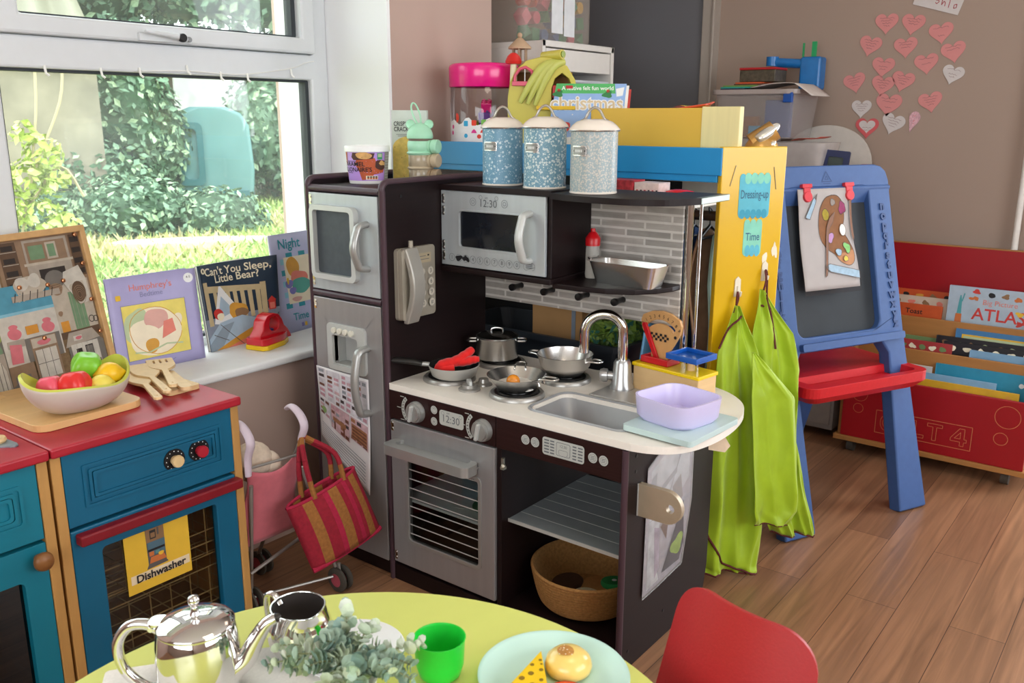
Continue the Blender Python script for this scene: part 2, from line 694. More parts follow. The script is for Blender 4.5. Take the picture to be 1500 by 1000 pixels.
# window: one pvc frame, top-hung sash, clear panes
win = MB(UPVC)
x0, x1 = XG - .06, XG
win.prism([[(YL, .525), (YR, .525), (YR, ZH - .01), (YL, ZH - .01)],
           [(-.535, .565), (.392, .565), (.392, 1.303), (-.535, 1.303)],
           [(-.535, 1.378), (.402, 1.378), (.402, 1.985), (-.535, 1.985)],
           [(-1.56, .565), (-.605, .565), (-.605, 1.985), (-1.56, 1.985)]], x0, x1, 'yz')
window = struct('window_1', win, bevel=.006)
bead = MB(mat('black_gasket', '#33383C', .6))
for a, bb, c, d in ((-.535, .392, .565, 1.303), (-1.56, -.605, .565, 1.985)):
    bead.prism([[(a, c), (bb, c), (bb, d), (a, d)], [(a + .007, c + .007), (bb - .012, c + .007), (bb - .012, d - .007), (a + .007, d - .007)]], x0 + .01, x0 + .042, 'yz')
bead.build('gasket', window, smooth=0)
sash = MB(UPVC)
sash.prism([[(-.533, 1.38), (.40, 1.38), (.40, 1.983), (-.533, 1.983)], [(-.48, 1.425), (.348, 1.425), (.348, 1.93), (-.48, 1.93)]], x0 + .012, x1 + .018, 'yz')
sash = sash.build('opening_sash', window, bevel=.007, smooth=0)
bead = MB(mat('black_gasket', '#33383C', .6))
bead.prism([[(-.48, 1.425), (.348, 1.425), (.348, 1.93), (-.48, 1.93)], [(-.474, 1.431), (.332, 1.431), (.332, 1.924), (-.474, 1.924)]], x0 + .018, x0 + .05, 'yz')
bead.build('gasket', sash, smooth=0)
hd = MB(UPVC).box(x1 + .017, -.19, 1.382, x1 + .028, -.04, 1.402)
hd.tube([(x1 + .03, -.06, 1.392), (x1 + .046, -.075, 1.394), (x1 + .05, -.13, 1.400), (x1 + .048, -.185, 1.404)], [.010, .011, .008, .006], 10, flat=.8)
hd.m(INK).cyl((x1 + .045, -.082, 1.394), .011, .014, 'x', 14)
hd.m(mat('grey_plastic', '#8B8E92', .4)).cyl((x1 + .027, -.052, 1.392), .007, .014, 'x', 14)
hd.build('window_handle', sash, bevel=.002, label='white window handle with black lock button')
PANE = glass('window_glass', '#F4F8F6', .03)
# pale veil mixed into the panes to imitate haze over the garden
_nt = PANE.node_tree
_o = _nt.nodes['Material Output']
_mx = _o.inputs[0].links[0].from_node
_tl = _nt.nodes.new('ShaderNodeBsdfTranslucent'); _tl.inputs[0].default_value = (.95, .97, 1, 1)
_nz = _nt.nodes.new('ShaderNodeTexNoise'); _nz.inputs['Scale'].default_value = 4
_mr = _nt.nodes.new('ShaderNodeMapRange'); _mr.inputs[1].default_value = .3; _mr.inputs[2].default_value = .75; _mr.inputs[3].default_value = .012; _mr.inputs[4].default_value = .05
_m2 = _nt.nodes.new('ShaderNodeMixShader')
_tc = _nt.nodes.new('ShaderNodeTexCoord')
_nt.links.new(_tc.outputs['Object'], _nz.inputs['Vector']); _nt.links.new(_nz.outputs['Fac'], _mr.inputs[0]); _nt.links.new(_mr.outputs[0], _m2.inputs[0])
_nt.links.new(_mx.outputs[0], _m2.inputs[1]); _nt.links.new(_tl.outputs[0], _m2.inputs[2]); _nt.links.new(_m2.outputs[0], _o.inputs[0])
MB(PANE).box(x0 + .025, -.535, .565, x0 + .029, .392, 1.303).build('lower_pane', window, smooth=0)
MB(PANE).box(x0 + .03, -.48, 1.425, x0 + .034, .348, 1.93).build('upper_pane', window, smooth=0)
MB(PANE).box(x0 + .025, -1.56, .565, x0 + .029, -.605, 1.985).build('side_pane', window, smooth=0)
# little adhesive hooks and the thin clear cord strung along the transom
hk = MB(mat('clear_hook_plastic', '#F2F2EE', .3))
for y, z in ((-.43, 1.30), (-.29, 1.30), (-.185, 1.305), (-.045, 1.318), (.06, 1.305), (.15, 1.304), (.31, 1.322)):
    hk.tube([(x1 + .003, y, z + .01), (x1 + .008, y, z - .008), (x1 + .011, y + .006, z - .014)], .0032, 6)
pts = [(x1 + .006, y, z) for y, z in ((-.18, 1.307), (-.045, 1.313), (.06, 1.31), (.15, 1.312), (.31, 1.335), (.36, 1.352), (.40, 1.36))]
hk.tube(smoothpath(pts, 4), .0014, 5)
hk = hk.build('fairy_light_cord', None, label='thin clear cord on small hooks stuck along the white window transom', cat='cord')
# window sill board
sl = MB(WHITE)
sl.box(XG - .002, YL, ZS, -.405, YR - .001, .5425)
struct('window_sill', sl, bevel=.008, seg=3)

# ================================================================ the garden
GR = mat('lawn_green', '#A9AE72', .9, noise=.3, scale=.8)
struct('garden_ground', MB(GR).add([(-40, -20, -.03), (XO - .01, -20, -.03), (XO - .01, .87, -.03), (-1.51, .87, -.03), (-1.51, 25, -.03), (-40, 25, -.03)], [(0, 1, 2, 3, 4, 5)]))


def leafmass(name, blobs, n, size, mats, label, cat, seed=1, stems=None, core=.8):
    rd = random.Random(seed)
    mb = MB()
    tot = sum(b_[3] * b_[4] * b_[5] for b_ in blobs) if False else None
    ws = [max(b_[3] * b_[4], b_[4] * b_[5], b_[3] * b_[5]) for b_ in blobs]
    for b_, w_ in zip(blobs, ws):
        cx, cy, cz, rx, ry, rz = b_
        k = int(n * w_ / sum(ws))
        for _ in range(k):
            z = rd.uniform(-1, 1); a = rd.uniform(0, 2 * pi); rr = rd.uniform(.72, 1.03)
            q = math.sqrt(1 - z * z)
            p = Vector((cx + rx * q * cos(a) * rr, cy + ry * q * sin(a) * rr, cz + rz * z * rr))
            if p.z < -.02:
                continue
            nrm = Vector((q * cos(a) + rd.gauss(0, .5), q * sin(a) + rd.gauss(0, .5), z + rd.gauss(0, .5) + .3)).normalized()
            t = nrm.cross(Vector((rd.gauss(0, 1), rd.gauss(0, 1), rd.gauss(0, 1)))).normalized()
            bt = nrm.cross(t)
            s_ = size * rd.uniform(.6, 1.3)
            mb.m(mats[rd.choices(range(len(mats)), [.45, .35, .2][:len(mats)])[0]])
            mb.add([p - t * s_, p - bt * s_ * .55 + nrm * s_ * .1, p + t * s_, p + bt * s_ * .55 + nrm * s_ * .1], [(0, 1, 2, 3)])
    for cx, cy, cz, rx, ry, rz in blobs:
        if core: mb.m(mats[0]).sph((cx, cy, cz), (rx * core, ry * core, rz * core), 12, 7)
    if stems:
        mb.m(mat('pale_twig', '#B7A98C', .8))
        for s_ in stems:
            mb.tube(smoothpath(s_, 4), .011, 5)
    return mb.build(name, None, smooth=0, label=label, cat=cat)


L1, L2, L3 = mat('ivy_leaf', '#3C5C40', .5, noise=.3), mat('ivy_leaf_pale', '#6F8F74', .4, noise=.25), mat('ivy_leaf_bright', '#A3BC98', .45, noise=.25)
Y1, Y2 = mat('lime_leaf', '#A3B951', .5, noise=.2), mat('lime_leaf_pale', '#C3D080', .5, noise=.2)
TW = mat('concrete_render', '#8F8878', .9, noise=.32, scale=2.2, bump=.5)
ca, sa = -.83, .557  # outward direction of the view through the window


def gp(px_az, dist, z=0):
    """garden point: azimuth in degrees from the window's normal seen from the room, distance"""
    a = R(px_az)
    return Vector((CAM.x - dist * sin(a), CAM.y + dist * cos(a), z))


def gm(az, dist):
    a = R(az)
    u = Vector((cos(a), sin(a), 0))
    return Matrix(((u.x, -sin(a), 0, gp(az, dist).x), (u.y, cos(a), 0, gp(az, dist).y), (0, 0, 1, 0), (0, 0, 0, 1)))


# concrete outhouse with a corrugated roof
T = gm(65.5, 11.5)
ob = thing('outhouse', 'weathered concrete outhouse with corrugated roof left of the ivy in the garden', 'shed')
MB(TW, T).box(-6, 0, -.05, .75, 3, 2.1).build('wall', ob, smooth=0)
mb = MB(mat('corrugated_sheet', '#85836F', .7, noise=.15), T)
mb.grid(lambda u, v: (-6.2 + 6.9 * u, -.35 + 3.4 * v, 2.12 + v * .9 + .07 * sin(u * 110)), 330, 1)
mb.build('roof', ob, solid=.02, smooth=0)
# ivy growing over the garden wall
garden_wall = MB(TW, gm(55, 15.2)).box(-2.2, 0, -.05, 9, .3, 2.2)
struct('garden_wall', garden_wall)
pale = MB(mat('white_glare', '#F3F3EF', .8, noise=.03), gm(55.4, 14.9)).box(-.62, 0, -.05, .58, .2, 2.35)  # white panel added to imitate sun glare on the tank's upper part
struct('tank_glare_panel', pale, bevel=.02)


def mass(name, az, d, parts, n, size, mats, label, cat, seed):
    T_ = gm(az, d)
    bl = []
    for (x, y, z, rx, ry, rz) in parts:
        p = T_ @ Vector((x, y, z))
        bl.append((p.x, p.y, p.z, rx, rx, rz))
    return leafmass(name, bl, n, size, mats, label, cat, seed)


mass('ivy_bush', 60.5, 12.6, [(-.75, 0, 1.1, .7, .6, 1.1), (-.05, 0, 1.25, .62, .6, 1.15), (.38, .2, .9, .4, .4, .8), (-.6, -.3, .45, 1.0, .8, .55)], 9000, .055, [L1, L2, L3],
     'dense ivy bush left of the teal tank', 'bush', 3)
mass('ivy_bush', 51.2, 14, [(-.35, 0, 1.0, .65, .5, .95), (.5, 0, 1.2, .9, .6, 1.0), (1.5, 0, 1.1, .9, .6, 1.1), (.4, -.2, .45, .8, .6, .55)], 8500, .058, [L2, L1, L3],
     'tall pale ivy right of the teal tank', 'bush', 4)
mass('garden_tree', 56, 14.6, [(-2.3, .3, 3.15, 1.0, 1, .95), (-1.3, .3, 3.3, 1.1, 1, 1.0), (-.1, .3, 3.4, 1.2, 1, 1.05), (1.1, .3, 3.3, 1.2, 1, 1.0), (2.4, .3, 3.2, 1.2, 1, 1.0), (0, .6, 4.2, 2.0, 1, .8)], 12000, .085, [L1, L2, L3],
     'broad green tree crown over the garden wall', 'tree', 5)
mass('ivy_mound', 58.7, 10.4, [(-.35, 0, .18, .7, .5, .42), (.45, .1, .1, .65, .5, .34), (-1.0, .2, .15, .5, .4, .35)], 4600, .045, [L1, L2, L3],
     'low mound of ivy and brambles in front of the teal tank', 'bush', 6)
# bright young shoots before the outhouse
T_ = gm(65.2, 8.2)
bl = []
for x, z, r in ((-.08, .98, .10), (.04, .82, .15), (-.1, .62, .16), (-.22, .42, .14), (.1, .6, .12), (-.02, .3, .17), (.12, .25, .12), (-.25, .68, .1)):
    p = T_ @ Vector((x, 0, z + .08)); bl.append((p.x, p.y, p.z, r, r, r))
st = [[T_ @ Vector(q) for q in ((-.3, 0, 0), (-.2, 0, .35), (0, 0, .85), (.2, 0, 1.3), (.25, 0, 1.6))],
      [T_ @ Vector(q) for q in ((-.25, 0, 0), (-.1, 0, .6), (.02, 0, 1.2), (.06, 0, 1.7))],
      [T_ @ Vector(q) for q in ((-.1, 0, .5), (.15, 0, .8), (.3, 0, .55))]]
leafmass('sapling', bl, 620, .045, [Y1, Y2], 'lime green sapling shoots in front of the grey outhouse wall', 'plant', 8, st, 0)
# teal oil tank
T = gm(55.9, 12.9)
tk = thing('oil_tank', 'teal plastic oil tank standing between the ivy bushes', 'tank')
TEAL = mat('teal_plastic', '#5F8A8C', .35, noise=.1, scale=2)
mb = MB(TEAL, T)
mb.prism([(-.52, .02), (.50, .02), (.54, .5), (.50, 1.08), (.40, 1.24), (.22, 1.32), (-.24, 1.32), (-.44, 1.24), (-.54, 1.08), (-.58, .5)], -.1, .9, 'xz')
mb.build('tank_body', tk, bevel=.06, seg=3)
mb = MB(mat('teal_plastic_deep', '#2F666C', .4), T)
mb.prism([rrect(-.44, .3, -.1, 1.12, .08), rrect(-.36, .38, -.18, 1.04, .06)], -.17, -.1, 'xz')
mb.box(-.5, -.16, .05, .45, -.1, .22)
mb.build('moulded_rib', tk, bevel=.02)
MB(mat('white_translucent_tank_top', '#E8F2F0', .3), T).cyl((0, .4, 1.2), .14, .12).build('filler_cap', tk, bevel=.02)
# stone slab in the grass
T = gm(57.4, 9.2)
MB(mat('pale_stone', '#D8D0BC', .9, noise=.15), T).prism(blob(0, 0, .75, .22, 20, .1, 4), -.04, .03).build('stone_slab', None, smooth=0, label='pale stone slab lying in the grass before the ivy mound', cat='stone')
# grass tufts
rd = random.Random(12)
mb = MB()
G1, G2, G3 = mat('grass_blade', '#A9BC70', .8, noise=.25), mat('grass_blade_dry', '#D2C79C', .85, noise=.15), mat('grass_blade_deep', '#86A75A', .8, noise=.2)
for k in range(15000):
    az = rd.uniform(46, 70); d = 3.2 + 11.5 * rd.random() ** 1.3
    p = gp(az, d)
    if p.x > (-1.15 if p.y < .8 else -1.75): continue
    dry = (sin(p.x * 1.7) + sin(p.y * 2.3 + 1)) > .3
    mb.m(rd.choice([G2, G2, G1] if dry else [G1, G3, G1]))
    h = rd.uniform(.02, .075) * (1.3 if d > 8 else 1)
    a = rd.uniform(0, pi); u = Vector((cos(a), sin(a), 0)) * .009 * (1 + d / 6)
    lean = Vector((rd.gauss(0, .05), rd.gauss(0, .05), h + .02))
    q = p + Vector((0, 0, -.03))
    mb.add([q - u, q + u, q + lean], [(0, 1, 2)])
mb.build('lawn_grass', None, smooth=0, label='sunlit rough grass of the garden lawn outside the window', cat='grass', kind='stuff')
# ================================================================ play kitchen
ESP = mat('espresso_laminate', '#190D0E', .45, noise=.18, scale=1, stretch=(6, 6, 120))
ESPH = mat('espresso_laminate_grain', '#2A1615', .38, noise=.28, scale=1, stretch=(9, 9, 260))
for _m in (ESP, ESPH): _m.node_tree.nodes['Principled BSDF'].inputs['Specular IOR Level'].default_value = .3
EDGE = mat('plum_edge_trim', '#46323A', .4, noise=.05)
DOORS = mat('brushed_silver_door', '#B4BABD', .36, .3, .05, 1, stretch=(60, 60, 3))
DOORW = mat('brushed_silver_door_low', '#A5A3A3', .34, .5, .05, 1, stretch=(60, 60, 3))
PANEG = mat('dark_window_film', '#454C52', .55, noise=.12, scale=60)
K = thing('play_kitchen', 'dark brown and silver wooden play kitchen with fridge, oven, sink and microwave', 'play kitchen', (.2, .2, 0))

# carcass boards
c = MB(ESP)


def sidepanel(x0, x1, h, d, r=.022):
    c.prism([(0, 0), (d, 0), (d, h)] + [(r + r * cos(R(a)), h - r + r * sin(R(a))) for a in range(90, 181, 15)], x0, x1, 'yz')


sidepanel(-.282, -.267, 1.042, .385)
sidepanel(-.013, .002, 1.042, .385)
c.box(-.267, .37, .0, -.013, .385, 1.035)           # fridge back
c.box(-.267, .012, .04, -.013, .37, .05)
c.box(-.267, .01, 1.008, -.013, .37, 1.024)          # fridge top
c.box(-.267, .02, .738, -.013, .37, .754)
c.box(.002, .38, 0, .69, .392, .17)                  # low back strip
c.box(.002, .004, .0, .69, .38, .045)                # floor of the base unit
c.box(-.267, .012, 0, -.013, .02, .045)
c.box(.348, .002, .045, .362, .38, .455)             # divider right of the oven
c.box(.002, .012, .045, .010, .38, .54)
c.box(.0, .001, .0, .345, .004, .045)
c.prism([(0.0, 0), (.40, 0), (.42, .10), (.42, .525), (0.0, .525)], .683, .697, 'yz')
c.box(.002, .010, .523, .380, .40, .527).box(.675, .010, .523, .690, .40, .527)
c.box(.002, .37, .045, .35, .38, .5)
c.build('carcass', K, bevel=.0018, smooth=0)
for x0, x1 in ((-.283, -.266), (-.014, .003)):
    MB(EDGE).tube([((x0 + x1) / 2, .004, .0), ((x0 + x1) / 2, .004, 1.018)] + [((x0 + x1) / 2, .022 + .020 * cos(R(a)), 1.02 + .020 * sin(R(a))) for a in range(170, 80, -20)] + [((x0 + x1) / 2, .385, 1.041)], .0088, 10).build('edge_trim', K, label='rounded plum edge trim')
MB(EDGE).tube([(-.267, .006, 1.017), (-.013, .006, 1.017)], .0092, 10).build('edge_trim', K, label='rounded plum edge trim')
MB(EDGE).tube([(-.267, .004, .746), (-.013, .004, .746)], .0092, 10).build('edge_trim', K, label='rounded plum edge trim')
MB(EDGE).tube([(.690, .002, .0), (.690, .002, .525)], .0075, 10).build('edge_trim', K, label='rounded plum edge trim')
# small screws
for x, y, z in ((.002, .06, 1.005), (.002, .3, 1.005), (.697, .035, .505), (.697, .035, .47), (.697, .03, .045), (.697, .34, .5), (.697, .19, .07)):
    MB(BLACK).cyl((x, y, z), .004, .0012, 'x', 10).build('screw', K)


def handle_c(mb, x, y, z0, z1, out=.034, r=.0115):
    """D-shaped pull standing off a front at plane y, from z0 to z1"""
    pts = [(x, y + .001, z1), (x, y - out * .8, z1 - .004)] + [(x, y - out - .012 * sin(pi * t), z1 - .016 - (z1 - z0 - .032) * t) for t in [i / 8 for i in range(9)]] + [(x, y - out * .8, z0 + .004), (x, y + .001, z0)]
    mb.tube(smoothpath(pts, 3), r, 12, flat=.75)


def hinges(parent, x, zs, y):
    for z in zs:
        mb = MB(CHROME).box(x - .004, y - .0012, z - .019, x + .004, y, z + .005)
        mb.cyl((x, y - .003, z), .0035, .004, 'y', 10).cyl((x, y - .003, z - .014), .0035, .004, 'y', 10)
        mb.build('hinge', parent)


# freezer door with its window
d = MB(DOORS).box(-.266, -.004, .757, -.015, .010, 1.006)
fd = d.build('freezer_door', K, bevel=.0015, smooth=0)
fr = MB(SILVERL)
fr.prism([rrect(-.249, .788, -.083, .977, .018), rrect(-.236, .802, -.098, .964, .008)], -.020, -.003, 'xz')
fr.build('window_frame', fd, bevel=.004, seg=3)
fr = MB(PANEG).prism(rrect(-.240, .798, -.094, .968, .01), -.006, -.004, 'xz')
fr.build('window_pane', fd, smooth=0)
mb = MB(SILVER); handle_c(mb, -.055, -.003, .828, .938); mb.build('handle', fd)
hinges(fd, -.258, (.995, .785), -.004)
# fridge door with ice dispenser
d = MB(DOORW)
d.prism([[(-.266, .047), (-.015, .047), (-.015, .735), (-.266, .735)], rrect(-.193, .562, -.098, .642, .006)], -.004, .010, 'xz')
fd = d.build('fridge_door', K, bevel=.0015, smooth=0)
dp = MB(SILVERL)
dp.prism([rrect(-.212, .547, -.068, .672, .012), rrect(-.193, .562, -.098, .642, .006)], -.011, -.003, 'xz')
dp.box(-.193, .036, .562, -.098, .04, .642).box(-.195, -.004, .558, -.098, .04, .563).box(-.196, -.004, .563, -.193, .04, .642).box(-.098, -.004, .563, -.095, .04, .642).box(-.193, -.004, .642, -.098, .04, .645)
dp.build('ice_dispenser', fd, bevel=.0015, smooth=0)
mb = MB(mat('cream_plastic', '#DEDACB', .4))
for k in range(4):
    mb.cyl((-.181 + k * .0215, -.018, .655), .008, .012, 'y', 16)
mb.build('dispenser_button', fd, bevel=.002)
mb = MB(SILVER); handle_c(mb, -.068, -.003, .450, .622, .036, .0125); mb.build('handle', fd)
hinges(fd, -.258, (.722, .09), -.004)

# oven door
d = MB(DOORW)
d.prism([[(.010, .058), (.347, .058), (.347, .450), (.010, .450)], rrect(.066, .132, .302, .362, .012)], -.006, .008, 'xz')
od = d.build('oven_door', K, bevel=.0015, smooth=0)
fr = MB(SILVER)
fr.prism([rrect(.060, .126, .308, .368, .014), rrect(.069, .135, .299, .359, .011)], -.009, -.004, 'xz')
fr.build('window_frame', od, bevel=.0015)
MB(glass('oven_glass', '#E6E8E8', .03)).box(.064, -.001, .13, .304, .001, .364).build('oven_glass', od, smooth=0)
mb = MB(SILVERL)
for k in range(9):
    z = .352 - k * .0252
    mb.box(.066, -.0022, z, .302, -.0012, z + .0024)
mb.build('printed_rack_line', od, smooth=0)
mb = MB(SILVER)
mb.prism([rrect(.026, -.058, .303, -.004, .018), rrect(.05, -.036, .28, -.005, .010)], .379, .404)
mb.box(.03, -.03, .389, .3, -.004, .394)
mb.build('handle', od, bevel=.006, seg=3)
hinges(od, .018, (.442, .085), -.006)
# oven cavity with its shelf
mb = MB(mat('oven_shelf_print', '#DCE4E0', .4)).box(.012, .012, .232, .346, .36, .238)
mb.build('oven_shelf', K, smooth=0)

# knobs and printed panels
cp = MB(ESPH).box(.004, -.002, .453, .347, .012, .527).box(.349, -.002, .453, .684, .012, .527)
cp = cp.build('control_panel', K, bevel=.001, smooth=0)
a = Art(frame((0, -.0022, 0), (1, 0, 0), (0, 0, 1)))
PRINT = mat('panel_print_grey', '#B8BAB4', .5, noise=.02); PRINTD = mat('panel_print_line', '#5E6266', .5, noise=.02)


def knob_scale(cx, cz):
    p0 = [(cx - .012 + .036 * cos(R(t)), cz + .036 * sin(R(t))) for t in range(130, 232, 10)]
    a.line(p0, .010, PRINT, keep=False)
    for t in range(140, 225, 13):
        a.shape(circ(cx - .012 + .036 * cos(R(t)), cz + .036 * sin(R(t)), .0018, 8), INK, keep=True)
    a.z += a.step
    for k in (-1, 0, 1):
        a.rect(cx - .068 + abs(k) * .012, cz + k * .030 - .001, cx - .055 + abs(k) * .012, cz + k * .030 + .001, PRINT, keep=True)
    a.z += a.step


def disc(cx, cz, r, txt='', ts=.012):
    a.shape(circ(cx, cz, r), PRINT); a.ring(cx, cz, r * .72, .0007, PRINTD); a.z += a.step
    if txt: a.text(txt, cx, cz, ts, PRINTD)


knob_scale(.100, .488); knob_scale(.312, .488)
disc(.158, .505, .0105, '\u2191'); disc(.158, .476, .0105, '\u2193')
a.shape(rrect(.176, .473, .253, .511, .008), PRINT)
a.text('12:30', .212, .490, .026, PRINTD)
a.text('AM', .204, .505, .007, PRINTD)
a.ring(.187, .503, .0045, .0007, PRINTD, 14); a.ring(.243, .503, .0045, .0007, PRINTD, 14)
a.build('panel_print', cp)
a = Art(frame((0, -.0022, 0), (1, 0, 0), (0, 0, 1)))
disc(.434, .492, .0115); disc(.461, .492, .0115); disc(.613, .492, .0115); disc(.640, .492, .0115)
for cx in (.434, .461, .613, .640):
    for q in (-1, 0, 1):
        a.rect(cx - .005, .492 + q * .0035 - .0006, cx + .005, .492 + q * .0035 + .0006, PRINTD, keep=True)
a.z += a.step
a.shape(rrect(.482, .471, .592, .512, .007), PRINT)
a.shape(rrect(.519, .476, .556, .507, .004), PRINTD)
a.shape(rrect(.5202, .4772, .5548, .5058, .003), PRINT)
a.text('12:30', .5375, .4985, .009, PRINTD)
a.line(rrect(.526, .479, .549, .490, .003), .0008, PRINTD)
for (x0, x1) in ((.487, .500), (.503, .514), (.562, .572), (.576, .588)):
    for z in (.478, .485, .492, .499, .506):
        a.rect(x0, z - .002, x1, z + .001, PRINTD, keep=True)
a.build('panel_print', cp)


def knob(cx, cz, y=-.002, r=.027, parent=None):
    mb = MB(SILVER)
    mb.lathe([(0, 0), (r, 0), (r, -.006), (r * .93, -.010), (r * .93, -.014), (0, -.014)], (cx, y, cz), 32, 'y')
    mb.lathe([(r * .80, -.014), (r * .78, -.020), (0, -.020)], (cx, y, cz), 32, 'y')
    T = Matrix.Translation((cx, y - .020, cz)) @ Matrix.Rotation(R(12), 4, 'Y')
    b_ = MB(SILVERL, T).box(-.004, -.009, -r * .78, .004, .001, r * .78)
    k = mb.build('oven_knob', parent)
    b_.build('knob_grip', k, bevel=.002)


knob(.100, .488, parent=K); knob(.312, .488, parent=K)

# worktop
WTM = mat('cream_worktop', '#F0E9DF', .35, noise=.05, scale=8)
WTE = mat('worn_worktop_edge', '#D9C3A6', .6, noise=.25, scale=25)
outer = [(.003, 0), (.702, 0), (.745, .013), (.785, .045), (.808, .095), (.820, .17), (.817, .26), (.798, .345), (.762, .41), (.70, .462), (.62, .487), (.52, .485), (.44, .46), (.35, .425), (.003, .42)]
outer = [outer[0]] + [(p.x, p.y) for p in smoothpath([(x, y, 0) for x, y in outer[1:14]], 5)] + [outer[14]]
hole = rrect(.400, .055, .655, .207, .03)
wt = MB(WTM)
wt.prism([outer, hole], .527, .5435)
wt.build('worktop', K, bevel=.0025, smooth=0)
sk = MB(mat('grey_sink_metal', '#9EA0A3', .35, .25, .03))
n = len(hole)
rim = rrect(.388, .043, .667, .219, .036); mid = rrect(.396, .051, .659, .211, .032); flo = rrect(.425, .085, .63, .185, .03)
sk.add([(x, y, .5437) for x, y in rim] + [(x, y, .5475) for x, y in rrect(.392, .047, .663, .215, .034)] + [(x, y, .545) for x, y in mid] + [(x, y, .47) for x, y in flo],
       [(k * n + i, k * n + (i + 1) % n, (k + 1) * n + (i + 1) % n, (k + 1) * n + i) for k in range(3) for i in range(n)] + [tuple(3 * n + i for i in range(n))])
sk.build('sink', K, smooth=50)
# burners
BSIL = mat('silver_burner', '#A8A5A0', .33, .6, .04)
for (bx, by) in ((.098, .122), (.318, .118), (.335, .297), (.112, .318)):
    mb = MB(BSIL)
    mb.lathe([(.068, .5436), (.0675, .549), (.064, .5535), (.057, .5545), (.054, .552), (.0, .552)], (bx, by, 0), 40)
    bn = mb.build('burner', K)
    mb = MB(DARK)
    mb.lathe([(.054, .552), (.054, .556), (.05, .5585), (.045, .558), (.044, .555), (.034, .555), (.033, .558), (.025, .558), (.024, .555), (0, .555)], (bx, by, 0), 36)
    mb.build('hot_plate', bn)
mb = MB(BSIL)
mb.lathe([(.027, .5436), (.027, .548), (.022, .551), (.018, .551), (.017, .558), (0, .559)], (.2, .08, 0), 28)
bk = mb.build('burner_knob', K)
T = Matrix.Translation((.2, .08, .558)) @ Matrix.Rotation(R(-35), 4, 'Z')
MB(SILVERL, T).prism([(-.016, 0), (.016, 0), (.014, .010), (.0, .014), (-.014, .010)], -.004, .004, 'xz').build('knob_grip', bk, bevel=.0015)
for bx, by in ((.215, .235), (.20, .135)):
    mb = MB(BSIL).lathe([(.022, .5436), (.021, .548), (.014, .551), (.012, .560), (0, .561)], (bx, by, 0), 20)
    mb.build('burner_knob', K)
# tap on its silver plate
mb = MB(mat('satin_silver_plate', '#C4C2BF', .3, .5)).box(.455, .225, .5436, .60, .36, .5478)
mb.build('tap_plate', K, bevel=.0015)
fx, fy = .492, .315
mb = MB(mat('satin_nickel', '#B9B9B9', .28, .8))
mb.lathe([(.0, .548), (.030, .548), (.030, .553), (.026, .560), (.0215, .612), (.017, .62), (0, .62)], (fx, fy, 0), 28)
tp = mb.build('tap', K)
mb = MB(CHROME)
base = Vector((fx, fy, .62)); dirv = Vector((-.86, -.5, 0)).normalized()
pts = [base, base + Vector((0, 0, .045))] + [base + Vector((0, 0, .065)) + dirv * .047 + dirv * -.047 * cos(R(t)) + Vector((0, 0, .047 * sin(R(t)))) for t in range(15, 181, 15)]
pts.append(pts[-1] + Vector((0, 0, -.05)))
mb.tube(smoothpath(pts, 3), .0125, 14)
mb.build('tap_spout', tp)
mb = MB(mat('satin_nickel', '#B9B9B9', .28, .8))
T = Matrix.Translation((fx, fy, .578)) @ Matrix.Rotation(R(205), 4, 'Z')
mb = MB(mat('satin_nickel', '#B9B9B9', .28, .8), T)
mb.lathe([(0, .01), (.011, .01), (.011, .034), (.016, .036), (.017, .046), (.014, .054), (0, .056)], (0, 0, 0), 20, 'x')
mb.build('tap_handle', tp)
# backsplash of printed tiles
TILE = brick_mat('grey_mosaic_tiles', '#B3ABA2', '#9A948D', '#D0CAC2', .125, .0198, .0030, 'XZ', rough=.4, grain=(14, 40, 1), noise_amt=.35, off=.42, freq=2)
mb = MB(TILE).box(.002, .386, .704, .600, .394, 1.012)
mb.build('tiled_backsplash', K, smooth=0)
for hx in (.128, .232, .340, .446):
    mb = MB(DARK)
    mb.lathe([(0, 0), (.008, 0), (.0065, -.012), (.0075, -.030), (.010, -.040), (.009, -.046), (0, -.048)], (hx, .386, .752), 16, 'y')
    mb.build('utensil_peg', K)
# microwave and shelves
mb = MB(ESP)
mb.box(.004, .213, .818, .345, .385, .822).box(.335, .213, .805, .347, .385, 1.02).box(.004, .36, .822, .335, .385, 1.012)
mb.build('microwave_body', K, bevel=.0015, smooth=0)
mb = MB(ESP)
mb.prism([(.003, .20), (.353, .20), (.353, .39), (.003, .39)], 1.013, 1.027)
top = [(.351, .196), (.42, .172), (.50, .163), (.58, .170), (.64, .195), (.672, .235), (.69, .29), (.69, .435), (.58, .435), (.58, .39), (.351, .39)]
top = [(p.x, p.y) for p in smoothpath([(x, y, 0) for x, y in top[:7]], 5)] + top[7:]
mb.prism(top, 1.009, 1.023)
mb.build('top_shelf', K, bevel=.003, seg=3, smooth=0)
mb = MB(mat('steel_cap', '#8F9690', .35, .7)).box(.676, .29, 1.0085, .6915, .435, 1.0235)
mb.build('shelf_end_cap', K, bevel=.002)
mb = MB(ESP)
mb.prism([(.003, .198), (.355, .198), (.355, .39), (.003, .39)], .804, .818)
mb.prism([(.35, .212), (.42, .215), (.49, .228), (.55, .26), (.585, .305), (.60, .35), (.602, .386), (.35, .386)], .795, .808)
mb.build('lower_shelf', K, bevel=.003, seg=3, smooth=0)
md = MB(DOORS)
md.prism([[(.004, .821), (.334, .821), (.334, 1.012), (.004, 1.012)], rrect(.066, .872, .259, .962, .008)], .204, .213, 'xz')
md = md.build('microwave_door', K, bevel=.0012, smooth=0)
MB(mat('microwave_pane', '#181B22', .12, noise=.4, scale=18)).prism(rrect(.062, .868, .263, .966, .01), .209, .212, 'xz').build('window_pane', md, smooth=0)
